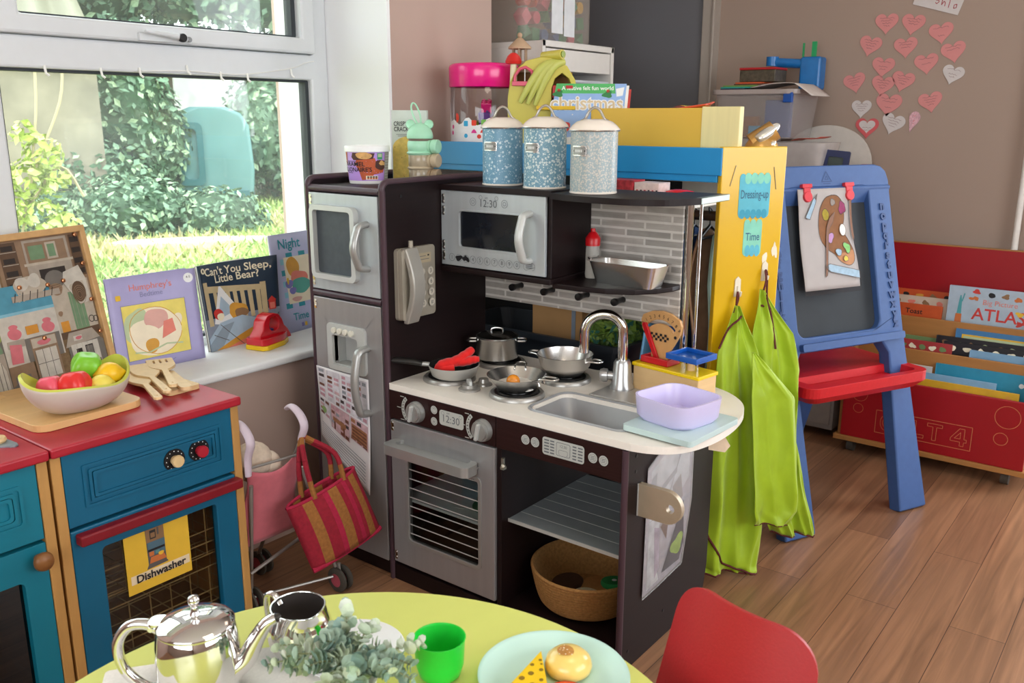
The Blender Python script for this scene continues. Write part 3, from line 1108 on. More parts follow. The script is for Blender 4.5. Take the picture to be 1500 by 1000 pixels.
mb = MB(DOORS).prism([rrect(.061, .867, .264, .967, .011), rrect(.0655, .8715, .2595, .9625, .008)], .2025, .2055, 'xz')
mb.build('window_frame', md, bevel=.0015)
mb = MB(SILVERL); handle_c(mb, .288, .205, .856, .970, .032, .0115); mb.build('handle', md)
hinges(md, .012, (.998, .968, .88, .852), .204)
a = Art(frame((0, .2038, 0), (1, 0, 0), (0, 0, 1)))
a.text('12:30', .160, .985, .026, PRINTD); a.text('AM', .155, .999, .007, PRINTD)
for cx in (.112, .212):
    a.ring(cx, .988, .0095, .0009, PRINTD, 20); a.ring(cx, .988, .0045, .0009, PRINTD, 14)
for cx in (.137, .187):
    a.ring(cx, 1.0, .005, .0008, PRINTD, 12)
a.build('door_print', md)
a = Art(frame((0, .2038, 0), (1, 0, 0), (0, 0, 1)))
nums = '1234567890'
for k, ch in enumerate(nums):
    cx = .040 + k * .0235
    a.ring(cx, .842, .0095, .0008, PRINTD, 20)
    if ch in '23':
        a.shape(blob(cx, .842, .010, .008, 16, .25, k), INK)
    else:
        a.text(ch, cx, .842, .014, PRINTD)
a.line(rrect(.272, .833, .306, .851, .008) + [(.306, .842)], .0008, PRINTD)
[a.rect(.279, q, .299, q + .002, PRINTD, keep=True) for q in (.838, .842, .846)]
a.build('door_print', md)
# chrome pole and shelf inside the base
mb = MB(CHROME).cyl((.606, .408, .544), .0095, .466, seg=16)
mb.build('chrome_pole', K)
mb = MB(CHROME).cyl((.627, .424, .544), .004, .466, seg=10)
mb.build('chrome_rod', K)
mb = MB(mat('grey_shelf_laminate', '#848A8C', .35, .2))
mb.box(.363, .028, .262, .682, .37, .268)
sh = mb.build('inner_shelf', K, smooth=0)
mb = MB(SILVERL)
for k in range(6):
    y = .075 + k * .048
    mb.box(.364, y, .2681, .681, y + .0022, .2685)
mb.box(.363, .026, .261, .682, .0285, .269)
mb.build('shelf_line', sh, smooth=0)
mb = MB(mat('nickel_catch', '#BDB6A8', .3, .9))
mb.box(.363, -.001, .402, .369, .006, .43).sph((.369, .000, .411), .006, 10, 6).box(.366, -.008, .405, .376, .003, .411)
mb.build('door_catch', K)
# bracket of the missing towel rail
T = Matrix()
mb = MB(mat('champagne_plastic', '#B7A78F', .35, .3))
pr = [(.697, .366), (.765, .366)] + [(.765 + .037 * cos(R(t)), .403 + .037 * sin(R(t))) for t in range(-80, 85, 10)] + [(.765, .440), (.697, .440)]
mb.prism([pr, circ(.775, .402, .0095, 18)], .045, .058, 'xz')
mb.m(SILVERL).box(.697, .044, .366, .700, .059, .440)
mb.build('towel_rail_bracket', K, bevel=.0025, seg=3, label='rounded champagne bracket with a hole')
# wall telephone
PHM = mat('taupe_silver_plastic', '#A39B8D', .4, .25)
T = frame((.002, 0, 0), (0, 1, 0), (0, 0, 1))
mb = MB(PHM, T)
mb.prism(rrect(.030, .698, .166, .878, .010), 0, .012)
mb.prism(rrect(.032, .700, .062, .876, .006), .012, .026)
pb = mb.build('telephone_base', K, bevel=.003, seg=3)
a = Art(T, .0125)
PAD = mat('phone_button_print', '#C9C1B2', .5); 
a.rect(.095, .835, .150, .860, mat('phone_screen_print', '#B3A489', .5))
a.rect(.100, .851, .132, .8525, PRINTD, keep=True); a.rect(.102, .843, .144, .8445, PRINTD, keep=True); a.rect(.138, .851, .144, .855, INK)
for k, ch in enumerate('123456789*0#'):
    cx, cz = .080 + (k % 3) * .031, .812 - (k // 3) * .027
    a.shape(circ(cx + .006, cz, .0115), PAD); a.ring(cx + .006, cz, .0105, .0008, PRINTD); a.z += a.step
    a.text(ch, cx + .006, cz, .016, PRINTD)
a.build('keypad_print', pb)
mb = MB(mat('silver_handset', '#A8A49C', .35, .35), T)
pr = []
for t in [i / 10 for i in range(11)]:
    z = .690 + .190 * t
    pr.append((z, .030 + .026 * sin(pi * t)))
inn = [(z, d - .017) for z, d in pr][::-1]
cs = [(d, z) for z, d in pr] + [(max(d, .014), z) for z, d in inn]
# profile in (depth, z) extruded over the width of the handset
mb2 = MB(mat('silver_handset', '#A8A49C', .35, .35))
mb2.prism([(.002 + d, z) for d, z in cs], .042, .084, 'xz')
hs = mb2.build('telephone_handset', None, bevel=.004, seg=3, label='grey toy telephone handset on the dark side of the play fridge', cat='telephone')
mb2 = MB(PHM).cyl((.030, .088, .876), .0065, .03, seg=12)
mb2.build('aerial', hs, bevel=.002) if False else None
mb3 = MB(PHM, T); mb3.cyl((.076, .878, .012), .0062, .0) if False else None
ae = MB(PHM).tube([(.022, .070, .862), (.022, .070, .897)], .0062, 12)
ae.build('aerial', pb, bevel=.0015)
# ================================================================ red and blue play cabinets by the window
REDT = mat('worn_red_paint', '#A81E2E', .42, noise=.14, scale=14)
REDD = mat('dark_red_paint', '#7E1420', .4, noise=.12, scale=20)
BLUEC = mat('petrol_blue_paint', '#0A5C7C', .42, noise=.07, scale=9)
TEALC = mat('teal_blue_paint', '#0E7388', .42, noise=.07, scale=9)
POST = wood('pine_edge', '#B98A4E', .5, (40, 40, 5))
PINE = wood('pine_light', '#D9B987', .5, (40, 40, 6))
WIRE = mat('beige_wire', '#B3A27E', .5, .2)
INNER = mat('dark_cupboard_inside', '#6E5238', .7, noise=.2)


def cabinet(name, label, y0, y1, blue, posts=True):
    t = thing(name, label, 'play cabinet', (-.25, (y0 + y1) / 2, 0))
    c = MB(POST)
    c.box(-.405, y0 + .002, 0, -.100, y0 + .022, .562).box(-.405, y1 - .022, 0, -.100, y1 - .002, .562)
    c.m(INNER).box(-.405, y0 + .022, .0, -.395, y1 - .022, .562).box(-.395, y0 + .022, .04, -.13, y1 - .022, .05).box(-.395, y0 + .022, .395, -.12, y1 - .022, .402)
    c.build('cabinet_body', t, bevel=.002, smooth=0)
    MB(REDT).box(-.408, y0, .563, -.086, y1 - .0012, .584).build('worktop', t, bevel=.005, seg=3, smooth=0)
    return t


dw = cabinet('play_dishwasher', 'blue and red wooden play dishwasher with wire racks behind its window', -.797, -.372, BLUEC)
d = MB(BLUEC).box(-.122, -.774, .408, -.101, -.394, .5615)
dr = d.build('drawer_front', dw, bevel=.002, smooth=0)
mb = MB(BLUEC)
for i, o in enumerate((0, .012, .020)):
    mb.prism([rrect(-.738 + o, .440 + o * .9, -.422 - o, .530 - o * .9, .004), rrect(-.732 + o, .446 + o * .9, -.428 - o, .524 - o * .9, .003)], -.102, -.098 + .0007 * i, 'yz')
mb.build('panel_moulding', dr, bevel=.0012, smooth=0)
for (y, z, m_, r) in ((-.541, .481, PINE, .0125), (-.481, .485, REDT, .0125)):
    mb = MB(BLACK).cyl((-.1005, y, z), .0245, .0022, 'x', 30)
    dl = mb.build('dial', dr)
    tk = MB(WHITE)
    for k in range(12):
        a = 2 * pi * k / 12
        tk.box(-.0981, y + .0195 * cos(a) - .001, z + .0195 * sin(a) - .001, -.0979, y + .0195 * cos(a) + .001, z + .0195 * sin(a) + .001)
    MB(m_).lathe([(0, 0), (r * .8, 0), (r * .8, .008), (r * 1.1, .012), (r, .017), (0, .018)], (-.0983, y, z), 22, 'x').build('dial_knob', dr, smooth=50)
    tk.build('dial_ticks', dl, smooth=0) if False else tk.build('dial_ticks', dr, smooth=0)
dd = MB(BLUEC)
dd.prism([[(-.774, .035), (-.394, .035), (-.394, .400), (-.774, .400)], rrect(-.714, .075, -.448, .345, .010)], -.124, -.102, 'yz')
dd = dd.build('dishwasher_door', dw, bevel=.003, smooth=0)
MB(REDD).box(-.103, -.765, .371, -.078, -.389, .394).build('handle_rail', dd, bevel=.004, seg=3, smooth=0)
MB(glass('dishwasher_pane', '#E6E0D4', .04)).box(-.119, -.714, .075, -.117, -.448, .345).build('window_pane', dd, smooth=0)
# wire racks inside
for k, (zb, zt) in enumerate(((.215, .335), (.065, .185))):
    mb = MB(WIRE)
    for z in (zb, zb + .03, zb + .06, zt):
        mb.tube([(-.385, -.755, z), (-.135, -.755, z), (-.135, -.412, z), (-.385, -.412, z)], .0018, 6, closed=True)
    for i in range(8):
        y = -.755 + i * .049
        mb.tube([(-.135, y, zb), (-.135, y, zt)], .0016, 6)
        mb.tube([(-.385, y, zb), (-.135, y, zb)], .0016, 6)
    for i in range(5):
        x = -.385 + i * .06
        mb.tube([(x, -.755, zb), (x, -.755, zt)], .0016, 6); mb.tube([(x, -.412, zb), (x, -.412, zt)], .0016, 6)
        mb.tube([(x, -.755, zb), (x, -.412, zb)], .0016, 6)
    mb.build('wire_rack', dw)
# yellow label card on the pane
CARDY = mat('yellow_card', '#E3B637', .6, noise=.04)
T = frame((-.1155, -.664, .206), (0, 1, 0), (0, 0, 1))
cd = thing('label_card', 'yellow card reading Dishwasher stuck on the blue play cabinet window', 'label', mx=T, world=False)
mb = MB(CARDY).box(0, 0, 0, .150, .138, .0008).build('card', cd, smooth=0)
a = Art(None, .0011)
P1, P2, P3, P4 = mat('print_tan', '#8E6B4A', .6), mat('print_blue_grey', '#4E6A78', .6), mat('print_grey', '#5C5654', .6), mat('print_orange', '#C8703A', .6)
CARDP = mat('print_pale_card', '#E8D3B0', .6)
a.rect(.008, .022, .146, .042, CARDP)
a.shape([(.048, .136), (.090, .136), (.092, .052), (.096, .046), (.045, .044), (.050, .054)], P3)
a.rect(.049, .104, .091, .136, P1); a.rect(.058, .110, .072, .130, mat('print_dark', '#2E2A28', .6)); a.rect(.060, .113, .070, .124, P1); a.rect(.075, .116, .079, .133, P3)
a.rect(.051, .088, .091, .104, P2); a.rect(.051, .083, .090, .088, INK)
a.rect(.053, .072, .090, .083, P2); a.rect(.053, .072, .064, .082, P4); a.rect(.068, .074, .077, .081, mat('print_teal', '#5A8C8A', .6))
a.shape([(.052, .056), (.092, .056), (.086, .070), (.056, .070)], P4); a.shape(blob(.080, .072, .007, .004), CARDY)
a.text('Dishwasher', .077, .031, .0245, INK, bold=.0006)
a.build('printed_picture', cd)

ck = cabinet('play_cooker', 'teal and red wooden play cooker cabinet left of the dishwasher', -1.225, -.7985, TEALC)
dr = MB(TEALC).box(-.122, -1.20, .408, -.101, -.822, .5615).build('drawer_front', ck, bevel=.002, smooth=0)
mb = MB(TEALC)
for i, o in enumerate((0, .012, .02)):
    mb.prism([rrect(-1.165 + o, .445 + o * .9, -.852 - o, .528 - o * .9, .008), rrect(-1.159 + o, .451 + o * .9, -.858 - o, .522 - o * .9, .007)], -.102, -.098 + .0007 * i, 'yz')
mb.build('panel_moulding', dr, bevel=.0012, smooth=0)
dd = MB(TEALC)
dd.prism([[(-1.20, .035), (-.822, .035), (-.822, .400), (-1.20, .400)], rrect(-1.15, .08, -.868, .335, .012)], -.124, -.102, 'yz')
dd = dd.build('cooker_door', ck, bevel=.003, smooth=0)
MB(glass('cooker_pane', '#6F5F4C', .05)).box(-.119, -1.15, .08, -.117, -.868, .335).build('window_pane', dd, smooth=0)
MB(wood('turned_knob_wood', '#8A5A30', .4, (30, 30, 30))).lathe([(0, 0), (.009, 0), (.009, .008), (.016, .014), (.019, .022), (.016, .030), (0, .033)], (-.102, -.838, .373), 24, 'x').build('door_knob', dd, smooth=60)
# leaf-shaped cooker ring with wooden peg
mb = MB(mat('crumpled_foil_paper', '#8E9AA2', .35, .4, .25, 40))
for (cx, cy, rx, ry, sd) in ((-.190, -.838, .030, .020, 1), (-.235, -.846, .026, .017, 2)):
    mb.prism(blob(cx, cy, rx, ry, 22, .22, sd), .5842, .5872)
lf = mb.build('foil_leaf', None, label='silver leaf cut-outs on the red top of the teal cooker', cat='leaf', smooth=0)
MB(PINE).lathe([(.006, 0), (.017, 0), (.019, .004), (.017, .009), (.006, .009), (.006, 0)], (-.200, -.845, .5876), 24).build('wooden_ring', None, label='small wooden ring lying on a silver leaf cut-out', cat='ring')

# chopping boards
BAM = wood('beech_board', '#D8AE76', .45, (60, 5, 40), .08)
BAML = wood('bamboo_board', '#E0C08B', .5, (60, 4, 40), .1)


def ptsrot(pts, cx, cy, a):
    return [(cx + x * cos(a) - y * sin(a), cy + x * sin(a) + y * cos(a)) for x, y in pts]


ang = R(96)
# large board: corners (-.19,-.765) front left, (-.20,-.535) front right; runs back toward the window
bd = MB(BAM)
out = rrect(0, 0, .232, .30, .03, 6)
hole = circ(.045, .262, .016, 18, .012)
Tb = frame((-.185, -.772, .5845), (-.03, 1, 0), (-1, -.03, 0))
mb = MB(BAM, Tb); mb.prism([out, hole], 0, .015)
mb.build('chopping_board', None, bevel=.003, seg=3, smooth=0, label='large beech chopping board with a hole, under the fruit bowl', cat='chopping board')
Tb = frame((-.208, -.474, .5845), (-.02, 1, 0), (-1, .12, 0))
mb = MB(BAML, Tb); mb.prism(rrect(0, 0, .080, .205, .008), 0, .011)
mb.build('chopping_board', None, bevel=.002, smooth=0, label='small bamboo chopping board under the wooden spatulas', cat='chopping board')

# wavy bowl
BWO = mat('grey_white_bowl', '#C9BEB2', .35, noise=.02)
BWI = mat('lime_bowl_inside', '#C9CB55', .3, noise=.03)
bc = Vector((-0.243, -0.658, .5998))


def bowl_rim(t):
    # rim height over the angle: high at both long ends, dips with a curled lip at the left
    return .064 + .017 * cos(2 * (t - 1.62)) + .010 * cos(3 * t + .4) + .006 * math.exp(-((t - 4.2) / .35) ** 2)


def bowl_pt(u, v, off=0):
    t = 2 * pi * u
    h = bowl_rim(t)
    r = .040 + (.092 - .040) * math.sin(v * pi / 2) ** .8
    x, y = r * (1 - off / .09) * .80 * cos(t), r * (1 - off / .09) * 1.20 * sin(t)
    return (bc.x + x, bc.y + y, bc.z + off + (h - off * .3) * v ** 1.25)


mb = MB(BWO)
mb.grid(lambda u, v: bowl_pt(u, v), 64, 14)
mb.poly([bowl_pt(i / 32, 0) for i in range(32)][::-1])
mb.m(BWI)
mb.grid(lambda u, v: bowl_pt(1 - u, v, .005), 64, 14)
mb.poly([bowl_pt(i / 32, 0, .005) for i in range(32)])
mb.grid(lambda u, v: tuple(Vector(bowl_pt(u, 1)).lerp(Vector(bowl_pt(u, 1, .005)), v)), 64, 1)
bw = mb.build('fruit_bowl', None, smooth=60, label='wavy off-white bowl with lime inside holding play fruit', cat='bowl')


def fruit(name, c, r, m_, label, kind='lemon', rot=0, tilt=0):
    T = Matrix.Translation(c) @ Matrix.Rotation(R(rot), 4, 'Z') @ Matrix.Rotation(R(tilt), 4, 'Y')
    mb = MB(m_, T)
    if kind == 'lemon':
        mb.lathe([(0, -1.32 * r), (.14 * r, -1.28 * r), (.3 * r, -1.1 * r)] + [(r * cos(a), 1.08 * r * sin(a)) for a in [R(q) for q in range(-62, 63, 10)]] + [(.3 * r, 1.1 * r), (.14 * r, 1.28 * r), (0, 1.32 * r)], (0, 0, 0), 24, 'x')
        o = mb.build(name, None, smooth=70, label=label, cat='toy fruit')
    else:
        def f(u, v):
            t = 2 * pi * u; p = -pi / 2 + pi * v
            q = r * (1 + .10 * cos(4 * t)) * cos(p) ** .85
            return (q * cos(t), q * sin(t), r * 1.12 * sin(p) - (.22 * r * math.exp(-(cos(p) / .35) ** 2) if p > 0 else 0))
        mb.grid(f, 40, 18)
        o = mb.build(name, None, smooth=70, label=label, cat='toy vegetable')
        st = MB(mat('stem_green', '#7FA63A', .5), T).tube([(0, 0, r * .8), (0, .002, r * 1.0), (.004, .004, r * 1.18)], .0045, 8)
        st.build('stem', o)
    return o


fruit('toy_pepper', (-0.270, -0.622, 0.672), .033, mat('toy_green', '#7CC230', .3, noise=.05), 'bright green toy pepper on top of the fruit bowl pile', 'pepper', 20, 15)
fruit('toy_pepper', (-0.216, -0.675, 0.655), .031, mat('toy_red', '#E0322F', .3, noise=.05), 'red toy pepper at the front of the fruit bowl', 'pepper', -10, -12)
fruit('toy_pepper', (-0.248, -0.710, .652), .026, mat('toy_pink', '#E85A6E', .3, noise=.05), 'pink toy pepper low in the left of the fruit bowl', 'pepper', -10, -12)
fruit('toy_lemon', (-0.226, -0.596, 0.662), .025, mat('toy_yellow', '#EDBD1C', .35, noise=.05), 'golden yellow toy lemon at the right of the fruit bowl', 'lemon', 70)
fruit('toy_banana', (-0.204, -0.627, 0.649), .022, mat('toy_pale_yellow', '#E9D45A', .35, noise=.05), 'pale yellow toy fruit low in front of the lemon', 'lemon', 85)
fruit('toy_lime', (-0.253, -0.670, .624), .022, mat('toy_green', '#7CC230', .3, noise=.05), 'green toy fruit beneath the peppers in the bowl', 'lemon', 40)

# wooden spatulas, handles to the front, heads on the small board
UT = wood('beech_spoon', '#E3C594', .5, (50, 50, 5), .06)


def spatula(p0, p1, w, label, slots=False, hl=.55, z=.0065, hw=.008):
    p0, p1 = Vector(p0), Vector(p1)
    L = (p1 - p0).length
    T = frame(p0, p1 - p0, Vector((0, 0, 1)).cross(p1 - p0))
    pr = [(0, -hw * 1.15), (L * hl, -hw * .8), (L * hl + .03, -w * .85), (L * hl + .045, -w), (L - .004, -w * 1.02), (L, -w * .95), (L, w * .95), (L - .004, w * 1.02), (L * hl + .045, w), (L * hl + .03, w * .85), (L * hl, hw * .8), (0, hw * 1.15), (-.006, hw * .6), (-.006, -hw * .6)]
    hs = [circ(.012, 0, .0028, 10)]
    if slots:
        for k in (-1, 0, 1):
            hs.append(rrect(L - .042, k * w * .48 - .0026, L - .012, k * w * .48 + .0026, .002, 2))
    mb = MB(UT, T)
    mb.prism([pr] + hs, 0, z)
    return mb.build('wooden_spatula', None, bevel=.0012, smooth=0, label=label, cat='spatula', group=None)


spatula((-0.166, -0.526, .5995), (-0.374, -0.460, .6015), .027, 'plain wooden spatula nearest the fruit bowl', hl=.5)
spatula((-0.184, -0.492, .6025), (-0.411, -0.429, .6085), .030, 'plain wooden spatula lying over the other two', hl=.5)
spatula((-0.199, -0.468, .6085), (-0.416, -0.372, .6085), .030, 'slotted wooden spatula with three slits', True, hl=.55)
Tq = frame((-.196, -.440, .5962), (-1, .30, 0), (-.30, -1, 0))
mb = MB(UT, Tq); mb.prism(rrect(-.012, -.013, .15, .013, .0125, 6), 0, .008)
mb.build('wooden_spoon_handle', None, bevel=.002, smooth=0, label='round-ended wooden spoon handle under the slotted spatula', cat='spoon')

# ================================================================ the window sill
# leaning notice board with pinned pictures
u = Vector((-.26, .9656, 0)); up = Vector((-.075, .0, .385)).normalized()
BR = Vector((-.590, -.387, .5433))
nb = thing('notice_board', 'wood framed notice board full of house pictures leaning on the sill', 'notice board', mx=frame(BR - u * .44, u, up), world=False)
FRW = wood('light_oak_frame', '#C99F6B', .5, (30, 30, 8))
mb = MB(FRW).prism([[(0, 0), (.44, 0), (.44, .392), (0, .392)], [(.016, .016), (.424, .016), (.424, .376), (.016, .376)]], -.012, .012)
mb.build('frame', nb, bevel=.002, smooth=0)
MB(mat('cork_brown', '#7A6247', .9, noise=.2, scale=120)).box(.014, .014, -.008, .426, .378, .001).build('cork_panel', nb, smooth=0)
C_ = lambda n, h: mat('pr_' + n, h, .55, noise=.12, scale=45)
dk, tn, cr, gy, wh, pk, bl_, grn, org, brn, mid, sky_ = [C_(n, h) for n, h in (('dk', '#2E2622'), ('tn', '#8B715A'), ('cr', '#B3A797'), ('gy', '#6E6862'), ('wh', '#C2BBB0'), ('pk', '#CC6F78'), ('bl', '#4F8FA6'), ('gn', '#6F8B6A'), ('or', '#C98A34'), ('br', '#5A4433'), ('md', '#A3978A'), ('sk', '#7FB3C6'))]


def picture(name, T_args, draw):
    a = Art(None, T_args)
    draw(a)
    return a.build(name, nb)


# tops: big library picture along the top right
def lib(a):
    a.rect(.19, .235, .424, .376, tn)
    a.rect(.2, .255, .245, .372, brn)
    for k in range(4): a.rect(.202, .262 + k * .029, .243, .264 + k * .029, md_); a.rect(.206, .266 + k * .029, .236, .278 + k * .029, dk)
    a.rect(.262, .282, .385, .372, md_); a.rect(.268, .318, .378, .366, tn); a.rect(.275, .325, .315, .358, grn); a.rect(.322, .322, .352, .362, cr); a.rect(.327, .327, .347, .357, grn)
    a.rect(.255, .312, .392, .318, cr); a.rect(.29, .262, .362, .3, dk); a.shape(circ(.326, .272, .028, 20, .022), gy)
    a.rect(.392, .27, .42, .372, brn)
    for k in range(4): a.rect(.394, .275 + k * .026, .418, .288 + k * .026, dk)
    a.shape(blob(.255, .268, .045, .022, 20, .1, 3), cr); a.shape(blob(.235, .275, .018, .016, 20, .1, 5), wh); a.shape(blob(.268, .278, .018, .016, 20, .1, 6), wh)
    a.rect(.20, .236, .33, .250, md_)
    for k in range(6): a.line([(.205 + k * .02, .236), (.212 + k * .02, .256)], .002, dk)


md_ = mid
picture('library_picture', .0018, lib)


def bedroom(a):
    a.rect(.150, .095, .305, .275, wh); a.rect(.150, .215, .305, .275, bl_); a.rect(.150, .208, .305, .215, sky_)
    for k in range(6):
        q = k * pi / 3
        a.line([(.225, .247), (.225 + .014 * cos(q), .247 + .014 * sin(q))], .004, cr)
    for cx in (.185, .275): a.shape(blob(cx, .17, .026, .02, 20, .08, int(cx * 99)), wh); a.shape(blob(cx, .166, .018, .013, 20, .1, 3), pk); a.shape(blob(cx, .182, .012, .006, 20, .1, 3), pk)
    a.rect(.215, .158, .248, .178, org); a.rect(.160, .135, .205, .152, md_); a.shape([(.160, .10), (.19, .098), (.195, .14), (.165, .145)], pk)
    a.rect(.205, .095, .300, .150, gy); a.rect(.218, .03, .288, .148, tn); a.rect(.224, .05, .282, .118, wh)
    for k in range(3): a.line([(.224 + k * .02, .05), (.224 + k * .02, .118)], .0015, gy)
    a.line([(.224, .085), (.282, .085)], .0015, gy); a.rect(.22, .124, .286, .146, cr); a.shape(blob(.253, .134, .02, .006), pk)


picture('bedroom_picture', .0028, bedroom)


def hall(a):
    a.rect(.305, .125, .418, .262, cr); a.rect(.352, .142, .392, .235, grn); a.rect(.356, .146, .370, .23, gy if False else grn)
    for k in range(3): a.line([(.358 + k * .012, .146), (.358 + k * .012, .232)], .001, mid)
    a.rect(.312, .138, .335, .168, org); a.shape(blob(.318, .188, .007, .006), tn); a.ring(.402, .160, .008, .002, dk); a.ring(.414, .158, .007, .002, dk); a.rect(.305, .125, .418, .142, brn)


picture('hall_picture', .0024, hall)


def house(a):
    a.shape([(.315, .105), (.40, .122), (.42, .104), (.42, .03), (.315, .03)], gy)
    a.shape([(.308, .104), (.325, .138), (.395, .138), (.412, .112)], mid); a.rect(.335, .116, .36, .128, wh); a.shape(blob(.35, .122, .01, .004), pk)
    a.rect(.322, .045, .402, .108, wh); a.rect(.335, .07, .352, .096, dk); a.rect(.362, .068, .385, .1, dk); a.rect(.364, .071, .383, .097, gy); a.rect(.366, .045, .40, .06, brn)
    for k in range(6): a.line([(.322 + k * .016, .045), (.322 + k * .016, .108)], .0008, mid)


picture('toy_house_picture', .0034, house)


def left(a):
    a.rect(.02, .21, .185, .372, md_); a.rect(.15, .25, .172, .37, cr); a.rect(.10, .25, .142, .37, gy); a.shape(blob(.12, .235, .05, .03, 24, .2, 9), cr)
    a.rect(.02, .02, .15, .215, gy); a.shape(blob(.10, .155, .045, .03, 30, .3, 2), grn); a.shape(blob(.13, .175, .03, .02, 30, .3, 6), C_('lf', '#8B9A4E'))
    a.rect(.10, .03, .148, .13, md_); a.shape([(.105, .03), (.143, .03), (.143, .09), (.136, .11), (.124, .12), (.112, .11), (.105, .09)], wh)
    for k in range(3): a.line([(.113 + k * .011, .03), (.113 + k * .011, .11)], .0018, gy)
    a.rect(.150, .016, .215, .10, tn); a.rect(.16, .03, .2, .07, gy); a.shape(blob(.19, .028, .05, .03, 20, .1, 3), gy)


picture('window_seat_picture', .0014, left)


def chair(a):
    a.shape([(.352, .285), (.400, .296), (.412, .262), (.412, .205), (.380, .200), (.345, .262)], wh)
    a.shape([(.362, .252), (.402, .258), (.405, .218), (.380, .206), (.358, .246)], cr)
    a.shape(circ(.384, .232, .020, 20, .026), brn)
    for k in range(4): a.ring(.384, .224, .006 + k * .004, .0012, tn, 16, .008 + k * .005)
    a.shape(blob(.322, .248, .017, .016, 18, .1, 1), tn)
    for k in range(4): a.line([(.308, .242 + k * .005), (.336, .244 + k * .005)], .0012, brn)


picture('rattan_chair_cutout', .0042, chair)
cop = mat('copper_pin', '#C98A62', .25, .9)
for x, y in ((.41, .37), (.345, .265), (.412, .298), (.300, .262), (.225, .268), (.154, .268), (.414, .125), (.255, .142), (.412, .207), (.118, .135)):
    MB(cop).lathe([(0, 0), (.0055, 0), (.005, .004), (.003, .005), (0, .0055)], (x, y, .0055), 12).build('drawing_pin', nb)


# picture books standing on the sill
def book(name, label, bl, br, h, lean, cover, curl=.0, thick=.004, group='picture books on the window sill', open_=True):
    """book standing slightly open: bl/br = foot of the front cover at spine and opening edge"""
    bl, br = Vector(bl), Vector(br)
    u = (br - bl); w = u.length; u.normalize()
    back = Vector((0, 0, 1)).cross(u).normalized()   # away from the room
    up = (Vector((0, 0, h)) + back * lean).normalized()
    t = thing(name, label, 'book', mx=frame(bl, u, up), world=False, group=group)
    return t, w


def cover_sheet(t, w, h, m_, curl, thick=.0016, name='front_cover'):
    mb = MB(m_)
    mb.grid(lambda a, b: (a * w, b * h, curl * (sin(a * pi) * .5 - a * a) * (.4 + b)), 16, 6)
    return mb.build(name, t, solid=thick, smooth=60)


def bend_art(a, w, h, curl):
    subdivide(a.mb, .02)
    for i, p in enumerate(a.mb.v):
        x, y = min(max(p.x / w, 0), 1), p.y / h
        a.mb.v[i] = Vector((p.x, p.y, p.z + .0009 + curl * (sin(x * pi) * .5 - x * x) * (.4 + y)))


LIL = mat('lilac_cover', '#A9A3CE', .4, noise=.03); LIL2 = mat('lilac_print_ink', '#8583A8', .5); PAGE = mat('page_paper', '#EDE8DD', .7)
YLP = mat('print_yellow', '#E7D46A', .5, noise=.12, scale=25); PALE = mat('print_cream', '#F0E2C6', .5, noise=.05); PKI = mat('print_coral', '#E0806F', .5)
RSK = mat('print_rose', '#D9A69A', .5); GRNP = mat('print_sage', '#B9C69C', .5); REDI = mat('print_red', '#C93B33', .5)
NAVY = mat('print_navy', '#2C3B4D', .35, noise=.08); CRM = mat('print_ivory', '#EFE6CB', .5); BED = mat('print_bed_wood', '#C7B48C', .5, noise=.1)
LBL = mat('print_pale_blue', '#A9BFD0', .5, noise=.08); OCH = mat('print_ochre', '#D39A3C', .5, noise=.1); TQ = mat('print_turquoise', '#2E8FA0', .5); AQ = mat('print_aqua', '#8CC7DA', .5)

t, w = book('picture_book', 'lilac picture book with a square yellow picture of bedding', (-.585, -.385, .5433), (-.575, -.142, .5433), .25, .03, LIL)
h = .25
cover_sheet(t, w, h, LIL, -.010)
mb = MB(PAGE); mb.grid(lambda a, b: (.003 + a * (w - .006), .002 + b * (h - .004), -.004 - .012 * a), 4, 2); mb.build('pages', t, solid=.006, smooth=0)
mb = MB(LIL); mb.grid(lambda a, b: (a * w, b * h, -.006 - .028 * a), 4, 2); mb.build('back_cover', t, solid=.0016, smooth=0)
a = Art(None, .0002)
a.rect(.03, .03, .205, .175, YLP)
a.shape(blob(.115, .1, .072, .062, 30, .08, 3), PALE); a.shape(blob(.07, .11, .04, .05, 30, .1, 8), GRNP); a.shape(blob(.10, .085, .06, .05, 30, .1, 5), PALE)
a.shape(blob(.12, .13, .035, .026, 24, .06, 2), RSK); a.shape(blob(.095, .092, .03, .026, 24, .08, 4), PALE)
a.shape([(.13, .075), (.17, .09), (.165, .125), (.14, .12)], PKI); a.shape(blob(.18, .12, .012, .016), PALE); a.shape(blob(.10, .062, .02, .018), OCH)
a.line([(.05, .05), (.09, .045), (.14, .06), (.185, .055)], .004, GRNP); a.line(blob(.115, .1, .072, .062, 30, .08, 3), .0016, OCH)
a.line([(.03, .03), (.205, .03), (.205, .175), (.03, .175), (.03, .03)], .0014, LIL2)
a.text("Humphrey's", .118, .218, .024, PKI); a.text('Bedtime', .118, .198, .019, LIL2)
a.line([(.08 + k * .006, .015 + .003 * sin(k * 2.1)) for k in range(14)], .0014, LIL2)
a.shape(circ(.222, .226, .013, 20), WHITE); a.text('4-5', .222, .228, .009, INK); a.shape(rrect(.02, .19, .034, .204, .003), CARDY)
bend_art(a, w, h, -.010); a.build('cover_print', t)

